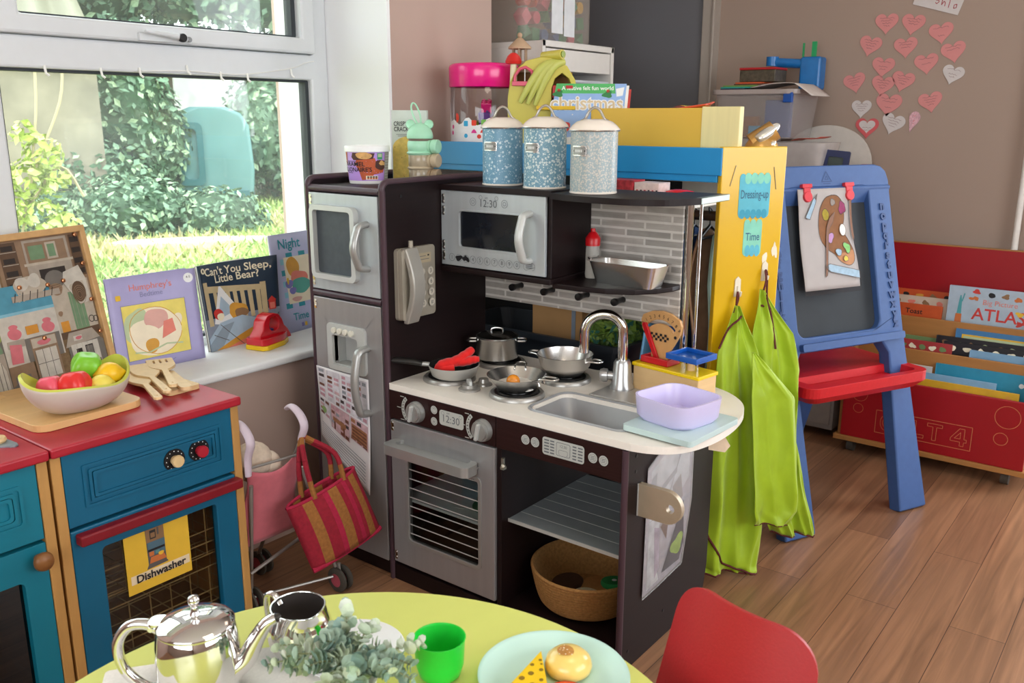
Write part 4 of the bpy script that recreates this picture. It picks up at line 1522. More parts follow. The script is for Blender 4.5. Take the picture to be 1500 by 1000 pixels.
t, w = book('picture_book', 'dark picture book with a wooden bed and white curly title behind the toy iron', (-.610, -.098, .5433), (-.628, .150, .5433), .255, .035, NAVY)
h = .245
cu = -.035
cover_sheet(t, w, h, NAVY, cu)
mb = MB(PAGE); mb.grid(lambda a, b: (.003 + a * (w - .006), .002 + b * (h - .004), -.006 - .012 * a + cu * (sin(a * pi) * .5 - a * a) * (.4 + b)), 12, 4); mb.build('pages', t, solid=.006, smooth=60)
mb = MB(mat('back_cover_white', '#D9D6D2', .5)); mb.grid(lambda a, b: (a * w * .93, b * h * 1.0, -.012 - .045 * a - .02 * a * b), 4, 2); mb.build('back_cover', t, solid=.0016, smooth=0)
a = Art(None, .0002)
a.rect(.0, .0, w, .09, mat('print_slate', '#8C96A6', .5, noise=.12))
a.rect(.012, .07, .028, .195, BED); a.rect(.198, .06, .214, .172, BED); a.shape([(.02, .165), (.2, .150), (.2, .166), (.02, .184)], BED)
for k in range(7): a.rect(.045 + k * .023, .075, .058 + k * .023, .163 - k * .0015, BED)
a.shape([(.03, .075), (.068, .178), (.075, .178), (.13, .098), (.10, .06)], WHITE); a.shape([(.045, .085), (.07, .15), (.11, .1)], LBL)
a.shape(blob(.12, .10, .034, .022, 26, .1, 2), OCH); a.shape(blob(.13, .092, .022, .015, 26, .12, 5), P1)
a.shape(blob(.05, .10, .018, .016, 18, .1, 3), REDI); a.shape(blob(.056, .092, .014, .010), CRM)
a.shape([(0, .035), (.05, .075), (.13, .085), (.2, .06), (w, .04), (w, 0), (0, 0)], LBL); a.shape([(0, .02), (.06, .065), (.10, .07), (.04, .0), (0, 0)], mat('print_grey_blue', '#8FA0AE', .5))
a.shape([(.02, 0), (.16, .045), (w, .03), (w, 0)], OCH); a.shape([(.06, 0), (.18, .028), (w, .012), (w, 0)], PKI)
a.line([(.05, .07), (.09, .03), (.12, .0)], .002, P3); a.line([(.02, .045), (.07, .02)], .002, P3)
a.rect(.216, .085, .236, .112, REDI); a.shape([(.213, .112), (.239, .112), (.226, .126)], REDI); a.rect(.219, .088, .233, .106, PKI)
a.text("Can't You Sleep,", .128, .222, .031, CRM, bold=.0005); a.text('Little Bear?', .128, .199, .031, CRM, bold=.0005)
a.shape(circ(.018, .228, .0085, 18), CRM); a.shape(blob(.018, .228, .003, .004), INK)
bend_art(a, w, h, cu); a.build('cover_print', t)

t, w = book('picture_book', 'pale lilac book with turquoise title half hidden by the play fridge', (-.612, .153, .5433), (-.640, .375, .5433), .30, .035, LIL)
h = .305
cover_sheet(t, w, h, mat('pale_lilac_cover', '#B9BBDC', .4, noise=.03), -.004)
mb = MB(PAGE); mb.grid(lambda a, b: (.003 + a * (w - .006), .002 + b * (h - .004), -.005), 2, 2); mb.build('pages', t, solid=.006, smooth=0)
a = Art(None, .0002)
for i in range(6):
    for j in range(10):
        if (i + j) % 2 == 0: a.rect(.035 + i * .027, .075 + j * .017, .062 + i * .027, .092 + j * .017, AQ if j % 3 else TQ, keep=True)
a.z += a.step
a.rect(.05, .088, .19, .232, PALE)
a.shape(blob(.085, .2, .028, .03, 24, .15, 3), OCH); a.shape(blob(.105, .165, .04, .02, 24, .1, 2), PKI); a.shape(blob(.11, .14, .04, .025, 24, .1, 5), mat('print_jade', '#58A596', .5))
a.shape(blob(.06, .150, .018, .012), mat('print_violet', '#7B77B5', .5)); a.shape(blob(.072, .128, .016, .01), mat('print_violet', '#7B77B5', .5)); a.shape(blob(.085, .1, .02, .008, 20, .1, 1), RSK); a.shape(blob(.056, .16, .005, .010), CARDY)
a.text('Night', .033, .272, .042, TQ, 'LEFT', bold=.0006); a.text('Time', .058, .045, .032, TQ, 'LEFT', bold=.0005)
a.rect(.088, .012, .098, .024, mat('print_violet', '#7B77B5', .5)); a.rect(.102, .012, .112, .024, CARDY)
bend_art(a, w, h, -.004); a.build('cover_print', t)

# toy iron
IR = mat('glossy_red_plastic', '#CC1524', .2, noise=.02, coat=.5); YP = mat('glossy_yellow_plastic', '#E8BE15', .25, noise=.02)
T = frame((-.545, .060, .5433), (-.22, .975, 0), (-.975, -.22, 0))
ir = thing('toy_iron', 'red and yellow plastic toy iron on the white window sill', 'toy iron', mx=T, world=False)
sole = [(-.073, -.030), (-.060, -.040), (.02, -.036), (.055, -.020), (.074, 0), (.055, .020), (.02, .036), (-.060, .040), (-.073, .030)]
MB(YP).prism(sole, 0, .014).build('soleplate', ir, bevel=.003, seg=3, smooth=0)
mb = MB(IR)
prof = [(-.070, .014), (.070, .014), (.066, .026), (.055, .042), (.040, .055), (.032, .075), (.018, .092), (-.006, .099), (-.030, .094), (-.046, .078), (-.052, .055), (-.066, .042), (-.070, .03)]
hole = circ(-.004, .066, .021, 22)
nv = 9
# body: side profile with the grip hole, swelling towards the sole
mbp = MB(IR)
mbp.prism([prof, hole], -.020, .020, 'xz')
mbp.prism([(x * .98, y * .93) for x, y in sole], .014, .034)
o = mbp.build('iron_body', ir, bevel=.009, seg=3, smooth=60)
MB(mat('blue_plastic', '#1F3C8C', .3)).cyl((.0, 0, .043), .010, .006).build('steam_button', ir)

# ================================================================ doll buggy with the striped bag
bg = thing('doll_buggy', 'pink doll buggy with grey frame behind the blue cabinet', 'doll buggy', (-.16, -.24, 0))
PKF = mat('pink_canvas', '#B95E68', .85, noise=.08, scale=60, sheen=.2); LILP = mat('pale_lilac_plastic', '#C9B9C4', .35); FRM = mat('grey_tube', '#9B9690', .35, .6)
mb = MB(PKF)
mb.grid(lambda a, b: (-.108 - .02 * b + .012 * sin(a * pi) * (1 - b), -.362 + .150 * a + .006 * sin(b * 9), .395 - .20 * b - .035 * sin(a * pi) * (1 - b) * .6), 14, 14)
mb.build('seat_back', bg, solid=.004, smooth=60)
mb = MB(PKF)
mb.grid(lambda a, b: (-.128 - .14 * b, -.362 + .15 * a, .195 - .025 * sin(b * pi)), 8, 8)
mb.build('seat', bg, solid=.004, smooth=60)
fr = MB(FRM)
for y in (-.358, -.210):
    fr.tube([(-.100, y, .42), (-.30, y + .0, .055)], .0048, 8)
    fr.tube([(-.095, y, .36), (-.07 if y > -.3 else -.15, y + (.07 if y > -.3 else .018), .07)], .0048, 8)
fr.tube([(-.100, -.364, .402), (-.100, -.208, .392)], .0035, 8)
fr.tube([(-.115, -.364, .13), (-.125, -.2, .16)], .0045, 8)
fr.tube([(-.15, -.345, .045), (-.07, -.150, .046)], .0036, 8)
fr.build('buggy_frame', bg)
for y in (-.362, -.207):
    pts = smoothpath([(-.097, y, .385), (-.094, y, .43), (-.080, y, .468), (-.095, y, .495), (-.125, y + .002, .508), (-.145, y + .002, .500)], 4)
    n_ = len(pts)
    MB(LILP).tube(pts, [.0085 + .003 * sin(pi * i / (n_ - 1)) for i in range(n_)], 10, flat=.7).build('handle', bg)
for (x, y) in ((-.066, -.130), (-.150, -.340), (-.30, -.345), (-.30, -.2)):
    mb = MB(RUBBER)
    for dy in (-.016, .006):
        mb.lathe([(.018, dy), (.026, dy), (.033, dy + .003), (.033, dy + .009), (.026, dy + .012), (.018, dy + .012)], (x, y, .0335), 24, 'y')
    wl = mb.build('wheel', bg)
    mb = MB(mat('pink_hub', '#B5505E', .5))
    for dy in (-.014, .008):
        mb.cyl((x, y + dy, .0335), .021, .008, 'y', 20)
    mb.build('wheel_hub', wl)
    MB(FRM).tube([(x, y - .002, .034), (x, y - .002, .078)], .0045, 8).build('wheel_fork', wl)
mb = MB(mat('cream_knit', '#CBB9A6', .95, noise=.12, scale=90, bump=.6)); mb.sph((-.165, -.300, .385), (.045, .05, .05), 20, 10); mb.sph((-.15, -.262, .36), (.03, .03, .045), 16, 8)
mb.build('knitted_blanket', None, label='cream knitted blanket bundled in the pink doll buggy', cat='blanket')

# striped raffia bag
RB = mat('red_jute', '#8A1226', .85, noise=.16, scale=120, bump=.4); OB = mat('ochre_jute', '#8F5C2A', .9, noise=.2, scale=140, bump=.5); PKB = mat('pink_jute', '#A01A3A', .9, noise=.15, scale=140, bump=.5); BDK = mat('bag_lining', '#6A2A26', .9)
bag = thing('striped_bag', 'red jute bag with ochre stripes hanging from the buggy handle', 'bag', (-.02, -.17, .12))
# local sheet: u across (0..1) left to right, v down (0..1)
TL, TR, BL, BRr = Vector((-.045, -.300, .295)), Vector((-.022, -.108, .345)), Vector((.002, -.270, .138)), Vector((.015, -.062, .175))


def bagp(a, b, side):
    p = TL.lerp(TR, a).lerp(BL.lerp(BRr, a), b)
    n_ = Vector((.98, .12, .12))
    bul = sin(pi * a) ** .5 * (.030 * sin(pi * (b * .55 + .28)))
    return p + n_ * (bul * side)


cols = [(0, .14, RB), (.14, .26, OB), (.26, .40, RB), (.40, .47, PKB), (.47, .60, OB), (.60, .68, RB), (.68, .74, PKB), (.74, .80, RB), (.80, .90, OB), (.90, 1, RB)]
for side, nm in ((1, 'front_panel'), (-1, 'back_panel')):
    mb = MB()
    for (a0, a1, m_) in cols:
        mb.m(m_); k = max(2, int((a1 - a0) * 30))
        mb.grid(lambda a, b: bagp(a0 + (a1 - a0) * a, b, side), k, 12)
    mb.build(nm, bag, solid=.004, smooth=60)
mb = MB(PKB)
mb.tube([bagp(i / 16, 0, 1) for i in range(17)] + [bagp(1 - i / 16, 0, -1) for i in range(17)], .0042, 8, closed=True)
mb.build('rim_binding', bag)
mb = MB(PKB).tube([bagp(i / 16, 1, .6) for i in range(17)], .0075, 8)
mb.build('base_binding', bag)
for side, hx in ((1, 0), (-1, -.012)):
    mb = MB()
    e0, e1 = bagp(.30, .03, side), bagp(.74, .03, side)
    apx = Vector((-.090 + hx * .5, -.204, .438 - (.0 if side > 0 else .006)))
    pts = smoothpath([e0, e0.lerp(apx, .5) + Vector((.012, -.018, .008)), apx + Vector((.008, -.012, -.008)), apx, apx + Vector((.008, .012, -.008)), e1.lerp(apx, .5) + Vector((.012, .026, .008)), e1], 5)
    for k in range(0, len(pts) - 1, 3):
        mb.m(RB if (k // 3) % 3 else OB)
        mb.tube(pts[k:k + 4], .0066, 8)
    mb.build('bag_handle', bag)
# ================================================================ things on the play kitchen
def facing(p):
    return math.atan2(CAM.y - p[1], CAM.x - p[0])


def voronoi_mat(name, base, flower, scale, thr, rough=.35, second=None):
    """enamel printed with a small scattered flower pattern"""
    m = mat(name, base, rough)
    nt, b = nodes_of(m)
    for l in list(b.inputs['Base Color'].links):
        nt.links.remove(l)
    tc = nt.nodes.new('ShaderNodeTexCoord')
    v = nt.nodes.new('ShaderNodeTexVoronoi'); v.inputs['Scale'].default_value = scale
    v2 = nt.nodes.new('ShaderNodeTexVoronoi'); v2.inputs['Scale'].default_value = scale * 2.3
    nz = nt.nodes.new('ShaderNodeTexNoise'); nz.inputs['Scale'].default_value = scale * 1.4
    for n_ in (v, v2, nz):
        nt.links.new(tc.outputs['Object'], n_.inputs['Vector'])
    add = nt.nodes.new('ShaderNodeMath'); add.operation = 'MULTIPLY_ADD'; add.inputs[1].default_value = .35
    nt.links.new(nz.outputs['Fac'], add.inputs[0]); nt.links.new(v.outputs['Distance'], add.inputs[2])
    cr = nt.nodes.new('ShaderNodeValToRGB')
    cr.color_ramp.interpolation = 'CONSTANT'
    e = cr.color_ramp.elements
    e[0].position = 0; e[0].color = lin(second or base)
    e[1].position = thr * .45; e[1].color = lin(flower)
    k = e.new(thr); k.color = lin(base)
    nt.links.new(add.outputs[0], cr.inputs[0])
    cr2 = nt.nodes.new('ShaderNodeValToRGB'); cr2.color_ramp.interpolation = 'CONSTANT'
    cr2.color_ramp.elements[0].color = (1, 1, 1, 1); cr2.color_ramp.elements[1].position = .22; cr2.color_ramp.elements[1].color = (0, 0, 0, 1)
    nt.links.new(v2.outputs['Distance'], cr2.inputs[0])
    mx = nt.nodes.new('ShaderNodeMix'); mx.data_type = 'RGBA'
    nt.links.new(cr2.outputs[0], mx.inputs[0]); nt.links.new(cr.outputs[0], mx.inputs[6]); mx.inputs[7].default_value = lin(flower)
    nt.links.new(mx.outputs[2], b.inputs['Base Color'])
    return m


CREAM = mat('cream_enamel', '#EADFD3', .22, noise=.015, coat=.4)
cans = [((.142, .285, 1.0275), .0515, .140, voronoi_mat('blue_flower_tin', '#6F9CB6', '#C4D8E0', 95, .46), 'blue flowered storage tin with cream lid, nearest the fridge', '#6C9AB2'),
        ((.285, .268, 1.0275), .0525, .142, voronoi_mat('teal_leaf_tin', '#6E98AC', '#CBD8D8', 150, .58, second='#41708A'), 'teal leaf-patterned storage tin with cream lid, between two other tins', '#6C9AB2'),
        ((.432, .256, 1.0240), .0550, .140, voronoi_mat('grey_ditsy_tin', '#98A6AA', '#C4BEB4', 210, .60, second='#76837F'), 'grey ditsy-patterned storage tin with cream lid, nearest the yellow board', '#6C9AB2')]
for (c, r, h, m_, label, _) in cans:
    t = thing('storage_tin', label, 'tin', c, group=None)
    mb = MB(m_); mb.lathe([(0, .003), (r - .002, .003), (r - .001, .004), (r - .001, h)], c, 48)
    body = mb.build('tin_body', t)
    mb = MB(CREAM); mb.lathe([(0, 0), (r, 0), (r + .0006, .003), (r - .0005, .0045)], c, 48); mb.build('base_rim', body)
    mb = MB(CREAM)
    z = h
    mb.lathe([(r + .0008, z - .001), (r + .003, z), (r + .0035, z + .003), (r + .001, z + .006), (r - .004, z + .012), (r - .014, z + .020), (r - .028, z + .0245), (r - .035, z + .0255), (0, z + .026)], c, 48)
    lid = mb.build('lid', t)
    MB(STEEL).lathe([(r + .0032, z - .0012), (r + .004, z + .0006), (r + .0032, z + .002)], c, 48).build('lid_rim', lid)
    a0 = facing(c) + R(90)
    u = Vector((cos(a0), sin(a0), 0)); cc = Vector(c)
    mb = MB(STEEL)
    pts = [cc + u * (-.031) + Vector((0, 0, z + .021)), cc + u * (-.022) + Vector((0, 0, z + .026)), cc + u * (-.012) + Vector((0, 0, z + .044)), cc + Vector((0, 0, z + .051)), cc + u * .012 + Vector((0, 0, z + .044)), cc + u * .022 + Vector((0, 0, z + .026)), cc + u * .031 + Vector((0, 0, z + .021))]
    mb.tube(smoothpath(pts, 4), .0055, 8, flat=.55)
    mb.build('lid_handle', lid)
    ang = facing(c) - R(38)
    a = Art(None, .0014); a.shape(rrect(-.020, .085, .020, .107, .002), STEEL); a.shape(rrect(-.0175, .0872, .0175, .1048, .0015), mat('label_pewter', '#8F8F8C', .4, .6))
    for k in range(5): a.rect(-.010 + k * .0042, .093, -.008 + k * .0042, .099, WHITE, keep=True)
    a.shape(circ(-.0155, .096, .0016, 8), INK, keep=True); a.shape(circ(.0155, .096, .0016, 8), INK, keep=True)
    wrap(a, c, r, r, h, ang); a.build('label_plate', body)

# dessert tub
c = (-.195, .140, 1.0245)
t = thing('dessert_tub', 'purple and orange dessert tub with white lid on top of the play fridge', 'tub', c)
PUR = mat('tub_purple', '#BE95E0', .45, noise=.03)
MB(mat('white_carton', '#EFEDEA', .5)).lathe([(0, 0), (.048, 0), (.049, .004), (.0545, .084), (0, .084)], c, 40).build('tub_body', t)
MB(mat('translucent_lid', '#F1F2F2', .3)).lathe([(.0545, .080), (.0585, .081), (.059, .093), (.0570, .096), (.050, .097), (.048, .094), (0, .094)], c, 40).build('lid', t)
a = Art(None)
CAR, CHO, NUT = mat('tub_caramel', '#B9552C', .5, noise=.1, scale=60), mat('tub_chocolate', '#4A2A22', .5, noise=.2, scale=60), mat('tub_nut', '#D9A868', .5, noise=.2, scale=80)
a.rect(-.075, .008, .078, .080, PUR)
a.shape([(-.022, .066), (.022, .066), (.030, .045), (.050, .040), (.046, .028), (.020, .024), (.012, .012), (-.010, .010), (-.016, .03), (-.026, .05)], CAR)
a.shape([(-.032, .079), (-.036, .068), (-.030, .060), (.018, .064), (.022, .078)], CHO); a.shape(blob(-.004, .072, .020, .0085, 20, .15, 3), NUT)
a.shape(blob(.040, .048, .018, .013, 20, .15, 5), CHO); a.shape(blob(.043, .052, .010, .006, 14, .2, 2), NUT)
a.shape([(-.075, .080), (-.052, .080), (-.056, .055), (-.066, .045), (-.062, .02), (-.075, .008)], CAR)
a.rect(.028, .062, .042, .078, mat('tub_green', '#3E9A6A', .5)); a.rect(.030, .068, .040, .076, GRNP)
a.rect(.050, .008, .078, .080, mat('tub_grey', '#9A968E', .5))
for k in range(9): a.rect(.053, .014 + k * .007, .074, .016 + k * .007, PRINT, keep=True)
a.z += a.step
a.text('CARAMEL', -.070, .050, .0155, INK, 'LEFT', bold=.0002); a.text("MILLIONAIRE'S", -.078, .036, .0155, INK, 'LEFT', bold=.0002, sx=.92)
a.rect(-.05, .057, -.022, .0582, INK, keep=True); a.rect(-.052, .0275, -.034, .0287, INK)
a.rect(.000, .011, .030, .021, PALE)
for k in range(4): a.rect(.003 + k * .0065, .0125, .008 + k * .0065, .016, mat('tub_traffic', '#B9552C', .5)); a.rect(.003 + k * .0065, .0165, .008 + k * .0065, .0195, INK)
wrap(a, c, .0485, .0548, .084, facing(c) - R(6)); a.build('printed_sleeve', t)

# cracker carton
T = frame((-.208, .245, 1.0246), (.79, .61, 0), (0, 0, 1))
t = thing('cracker_carton', 'pale green cracker carton with yellow cracker picture behind the bear pots', 'carton', mx=T, world=False)
MB(mat('pale_sage_card', '#C9D1C9', .6)).box(0, 0, -.045, .095, .186, 0).build('carton', t, smooth=0)
a = Art(None)
CRK = mat('print_cracker', '#DDBE62', .6, noise=.2, scale=70)
a.shape([(.001, .001), (.094, .001), (.094, .10)] + [(.048 + .046 * cos(R(q)), .088 + .030 * sin(R(q))) for q in range(10, 181, 10)], CRK)
rdc = random.Random(3)
for k in range(34):
    a.shape(circ(rdc.uniform(.006, .088), rdc.uniform(.008, .105), .0013, 6), OCH if k % 3 else P1, keep=True)
a.z += a.step
a.text('CRISPY', .024, .150, .0165, INK, bold=.0002, sx=.72); a.text('CRACKERS', .035, .136, .0165, INK, bold=.0002, sx=.72)
a.rect(.012, .122, .05, .1232, P3, keep=True); a.rect(.016, .118, .046, .1192, P3, keep=True)
a.build('carton_print', t)

# stacking bear pots
c = Vector((-.092, .232, 1.0246))
t = thing('bear_snack_pots', 'mint and beige stacked snack pots with a bear-head lid and loop', 'snack pot', c)
MINT, MINTD, BEI, BEID = mat('mint_plastic', '#A9DFC0', .3, sss=.1), mat('mint_clear', '#B4D3C0', .2), mat('beige_plastic', '#C3B195', .35), mat('brown_beige_plastic', '#A08A70', .35)
CLR = mat('beige_clear_pot', '#A89A84', .15, noise=.04)
av = facing(c)
ux = Vector((cos(av + R(90)), sin(av + R(90)), 0)); uf = Vector((cos(av), sin(av), 0))


def ring(z0, z1, r, m_, nm, bulge=.002):
    mb = MB(m_); mb.lathe([(0, z0), (r - .002, z0), (r, z0 + .003), (r + bulge, (z0 + z1) / 2), (r, z1 - .003), (r - .002, z1), (0, z1)], c, 36)
    return mb.build(nm, t)


tiers = [(0, .038, CLR, BEID, .019, BEID), (.038, .076, mat('taupe_clear_pot', '#B3A48C', .15, noise=.04), BEI, .058, BEI), (.080, .108, MINT, MINT, .094, MINT)]
ring(0, .038, .031, CLR, 'pot', 0); ring(.034, .043, .0335, BEI, 'screw_ring'); ring(.043, .074, .0315, tiers[1][2], 'pot', 0); ring(.072, .082, .034, MINT, 'screw_ring')
ring(.082, .108, .0325, MINT, 'pot', .001); ring(.108, .115, .031, mat('brown_seal', '#7E6A60', .3), 'seal', 0)
mb = MB(MINT); mb.lathe([(.0335, .114)] + [(.0345 * cos(R(q)), .118 + .036 * sin(R(q))) for q in range(0, 91, 10)], c, 36)
hd_ = mb.build('bear_head_lid', t)
for s_ in (-1, 1):
    mb = MB(MINT)
    p = c + ux * (.024 * s_) + Vector((0, 0, .150))
    T = Matrix.Translation(p) @ Matrix.Rotation(av, 4, 'Z')
    mb.T = T; mb.lathe([(0, -.005), (.011, -.005), (.0125, 0), (.011, .006), (.007, .0045), (0, .003)], (0, 0, 0), 20, 'x')
    mb.build('bear_ear', hd_)
mb = MB(MINT)
pts = [c + ux * x + Vector((0, 0, z)) for x, z in ((-.006, .152), (-.016, .172), (-.021, .192), (-.017, .203), (-.009, .199), (-.001, .182), (.003, .165), (.003, .152))]
mb.tube(smoothpath(pts, 5), .0022, 8); mb.build('loop', hd_)
for (z, m_) in ((.019, BEID), (.058, BEI), (.094, MINT)):
    dirn = (uf * .52 + ux * .86).normalized()
    p = c + dirn * .028 + Vector((0, 0, z))
    q = dirn.to_track_quat('Z', 'Y').to_matrix().to_4x4()
    mb = MB(m_, Matrix.Translation(p) @ q)
    mb.lathe([(0, 0), (.0165, 0), (.0165, .008), (.0145, .009), (.0145, .011), (.018, .012), (.018, .026), (.016, .028), (0, .028)], (0, 0, 0), 28)
    mb.build('spout_cap', t)

# squeezy bottle on the shelf
c = (.385, .335, .8085)
t = thing('squeezy_bottle', 'clear squeezy bottle with red cap on the shelf beside the microwave', 'bottle', c)
MB(mat('clear_bottle', '#C9C4BC', .1, alpha=.45)).lathe([(0, 0), (.017, 0), (.0185, .004), (.0175, .07), (.0165, .082), (.012, .086)], c, 28).build('bottle_body', t)
MB(mat('milk_white', '#CFC6BA', .5)).lathe([(0, .001), (.0165, .001), (.0168, .044), (0, .044)], c, 24).build('contents', t)
MB(mat('red_cap', '#C0141C', .3)).lathe([(0, .08), (.0185, .08), (.0185, .098), (.016, .102), (.010, .111), (.006, .114), (.0055, .122), (0, .123)], c, 28).build('cap', t)
# loaf tin
t = thing('loaf_tin', 'silver loaf tin on the dark lower shelf', 'loaf tin', (.50, .31, .8082))
T = Matrix.Translation((.503, .310, .8083)) @ Matrix.Rotation(R(-3), 4, 'Z')
mb = MB(STEEL, T)
b0, b1 = rrect(-.077, -.030, .077, .030, .010), rrect(-.092, -.041, .092, .041, .014)
b2 = rrect(-.097, -.046, .097, .046, .016)
n = len(b0)
mb.add([(x, y, 0) for x, y in b0] + [(x, y, .052) for x, y in b1] + [(x, y, .0535) for x, y in b2] + [(x, y, .0515) for x, y in b2] + [(x * .985, y * .97, .051) for x, y in b1] + [(x * .985, y * .97, .0015) for x, y in b0],
       [(k * n + i, k * n + (i + 1) % n, (k + 1) * n + (i + 1) % n, (k + 1) * n + i) for k in (0, 1) for i in range(n)] + [(i + n, (i + 1) % n + n, 4 * n + (i + 1) % n, 4 * n + i)[::-1] for i in range(n)] + [(5 * n + i, 5 * n + (i + 1) % n, 4 * n + (i + 1) % n, 4 * n + i)[::-1] for i in range(n)] + [tuple(range(n))[::-1], tuple(range(5 * n, 6 * n))])
mb.build('tin_pan', t, smooth=50)
mb = MB(STEEL, T); mb.tube([(-.096, -.02, .053), (-.104, -.018, .055), (-.104, .018, .055), (-.096, .02, .053)], .003, 6); mb.build('rim_loop', t)

# frying pan with red felt, saucepan, egg pan, colander bowl
GREYP = mat('grey_white_enamel', '#B9B7B2', .3, .3)
c = Vector((.122, .112, .5592))
t = thing('frying_pan', 'grey toy frying pan with black handle on the front left burner', 'frying pan', c)
mb = MB(GREYP); mb.lathe([(0, 0), (.050, 0), (.056, .004), (.0635, .026), (.065, .029), (.0635, .030)], c, 44); pan = mb.build('pan_body', t)
MB(mat('black_nonstick', '#18181A', .35)).lathe([(.0635, .0299), (.062, .028), (.055, .006), (.050, .003), (0, .003)], c, 44).build('pan_lining', t)
d = Vector((-.80, -.58, .07)).normalized()
p0 = c + Vector((0, 0, .024)) + d * .062
mb = MB(SILVER); mb.tube([p0, p0 + d * .022], .006, 10); mb.build('handle_collar', pan)
pts = smoothpath([p0 + d * .018, p0 + d * .045 + Vector((0, 0, .004)), p0 + d * .09 + Vector((0, 0, .004)), p0 + d * .118 + Vector((0, 0, -.002))], 5)
n_ = len(pts)
MB(mat('black_handle', '#1C1A1A', .35)).tube(pts, [.0085 + .004 * sin(pi * i / (n_ - 1)) for i in range(n_)], 12, flat=.65).build('pan_handle', t)
RF = mat('red_felt', '#DE1A16', .9, noise=.1, scale=90, bump=.4, sheen=.3)
mb = MB(RF)
rdr = random.Random(5)
for pts, rr in (([(.082, .090, .578), (.096, .098, .586), (.118, .122, .594), (.128, .150, .606), (.134, .172, .618)], [.008, .017, .016, .015, .012]),
                ([(.112, .118, .588), (.135, .138, .592), (.156, .150, .598), (.168, .158, .600)], [.012, .015, .013, .008]),
                ([(.080, .088, .576), (.105, .096, .578), (.125, .112, .580)], [.009, .014, .012])):
    pp = smoothpath(pts, 5); m2 = len(pp)
    rs = [rr[min(int(i / 5), len(rr) - 1)] * (1 - (i % 5) / 5) + rr[min(int(i / 5) + 1, len(rr) - 1)] * ((i % 5) / 5) for i in range(m2)]
    rs = [r_ * (1 + .10 * sin(i * 1.9)) for i, r_ in enumerate(rs)]
    mb.tube(pp, rs, 12, flat=.8)
mb.build('red_felt_glove', None, smooth=80, sub=1, label='crumpled red felt piece lying in the grey frying pan', cat='toy food')

c = Vector((.097, .318, .5592))
t = thing('saucepan', 'steel saucepan with glass lid on the back left burner', 'saucepan', c)
pot = MB(STEEL).lathe([(0, 0), (.054, 0), (.057, .003), (.057, .056), (.0595, .059), (.0565, .059), (.0555, .056), (.0555, .004), (0, .004)], c, 44).build('pot_body', t)
lid = MB(glass('smoky_lid_glass', '#6F6C68', .12)).lathe([(.056, .060), (.045, .067), (.025, .071), (0, .072)], c, 40).build('lid', t)
MB(STEEL).lathe([(.0555, .0588), (.0595, .059), (.0595, .0625), (.0545, .0625)], c, 44).build('lid_rim', lid)
u = Vector((.79, .61, 0))
mb = MB(STEEL); mb.tube(smoothpath([c + u * -.016 + Vector((0, 0, .070)), c + u * -.014 + Vector((0, 0, .080)), c + Vector((0, 0, .083)), c + u * .014 + Vector((0, 0, .080)), c + u * .016 + Vector((0, 0, .070))], 4), .003, 8); mb.build('lid_handle', lid)
for s_ in (-1, 1):
    v = Vector((-u.y, u.x, 0))
    e = c + u * (.056 * s_) + Vector((0, 0, .049))
    MB(STEEL).tube(smoothpath([e - v * .016, e - v * .014 + u * (.020 * s_), e + v * .014 + u * (.020 * s_), e + v * .016], 4), .003, 8).build('side_handle', pot)

c = Vector((.318, .117, .5592))
t = thing('egg_pan', 'small flared steel pan holding a wooden fried egg', 'pan', c)
pot = MB(STEEL).lathe([(0, 0), (.040, 0), (.045, .003), (.071, .036), (.0725, .0375), (.0715, .038), (.0695, .036), (.044, .005), (.040, .002), (0, .002)], c, 44).build('pan_body', t)
for d in (Vector((.86, .15, 0)), Vector((-.5, .86, 0))):
    d.normalize(); v = Vector((-d.y, d.x, 0)); e = c + d * .066 + Vector((0, 0, .032))
    MB(STEEL).tube(smoothpath([e - v * .014 + Vector((0, 0, -.012)), e - v * .013 + Vector((0, 0, .004)), e - v * .010 + d * .038 + Vector((0, 0, .006)), e + v * .010 + d * .038 + Vector((0, 0, .006)), e + v * .013 + Vector((0, 0, .004)), e + v * .014 + Vector((0, 0, -.012))], 4), .0024, 8).build('wire_handle', pot)
eg = thing('wooden_fried_egg', 'wooden fried egg with orange yolk in the small flared pan', 'toy egg', (.318, .117, .5615))
MB(mat('egg_white_paint', '#EFEAE2', .4)).prism(blob(.318, .115, .046, .040, 26, .07, 4), .5655, .5775).build('egg_white', eg, bevel=.003, smooth=0)
MB(mat('egg_yolk_paint', '#E8902A', .25, coat=.5)).sph((.314, .108, .581), (.0165, .0165, .0155), 24, 12).build('yolk', eg)
c = Vector((.335, .297, .5592))
t = thing('colander_bowl', 'round steel bowl with side handles on the back right burner', 'bowl', c)
pot = MB(STEEL).lathe([(0, 0), (.040, 0), (.046, .002), (.064, .026), (.071, .052), (.073, .0545), (.0705, .0545), (.0625, .027), (.044, .005), (0, .004)], c, 44).build('bowl_body', t)
for s_ in (-1, 1):
    d = Vector((.87, .1, 0)).normalized() * s_; v = Vector((-d.y, d.x, 0)); e = c + d * .066 + Vector((0, 0, .046))
    MB(STEEL).tube(smoothpath([e - v * .016 + Vector((0, 0, -.004)), e - v * .014 + d * .012, e - v * .010 + d * .034, e + v * .010 + d * .034, e + v * .014 + d * .012, e + v * .016 + Vector((0, 0, -.004))], 4), .0026, 8).build('side_handle', pot)
MB(mat('potato_brown', '#8A6440', .7)).sph((.327, .303, .578), (.02, .014, .012), 16, 8).build('toy_potato', None, label='brown wooden toy potato inside the round steel bowl', cat='toy food')

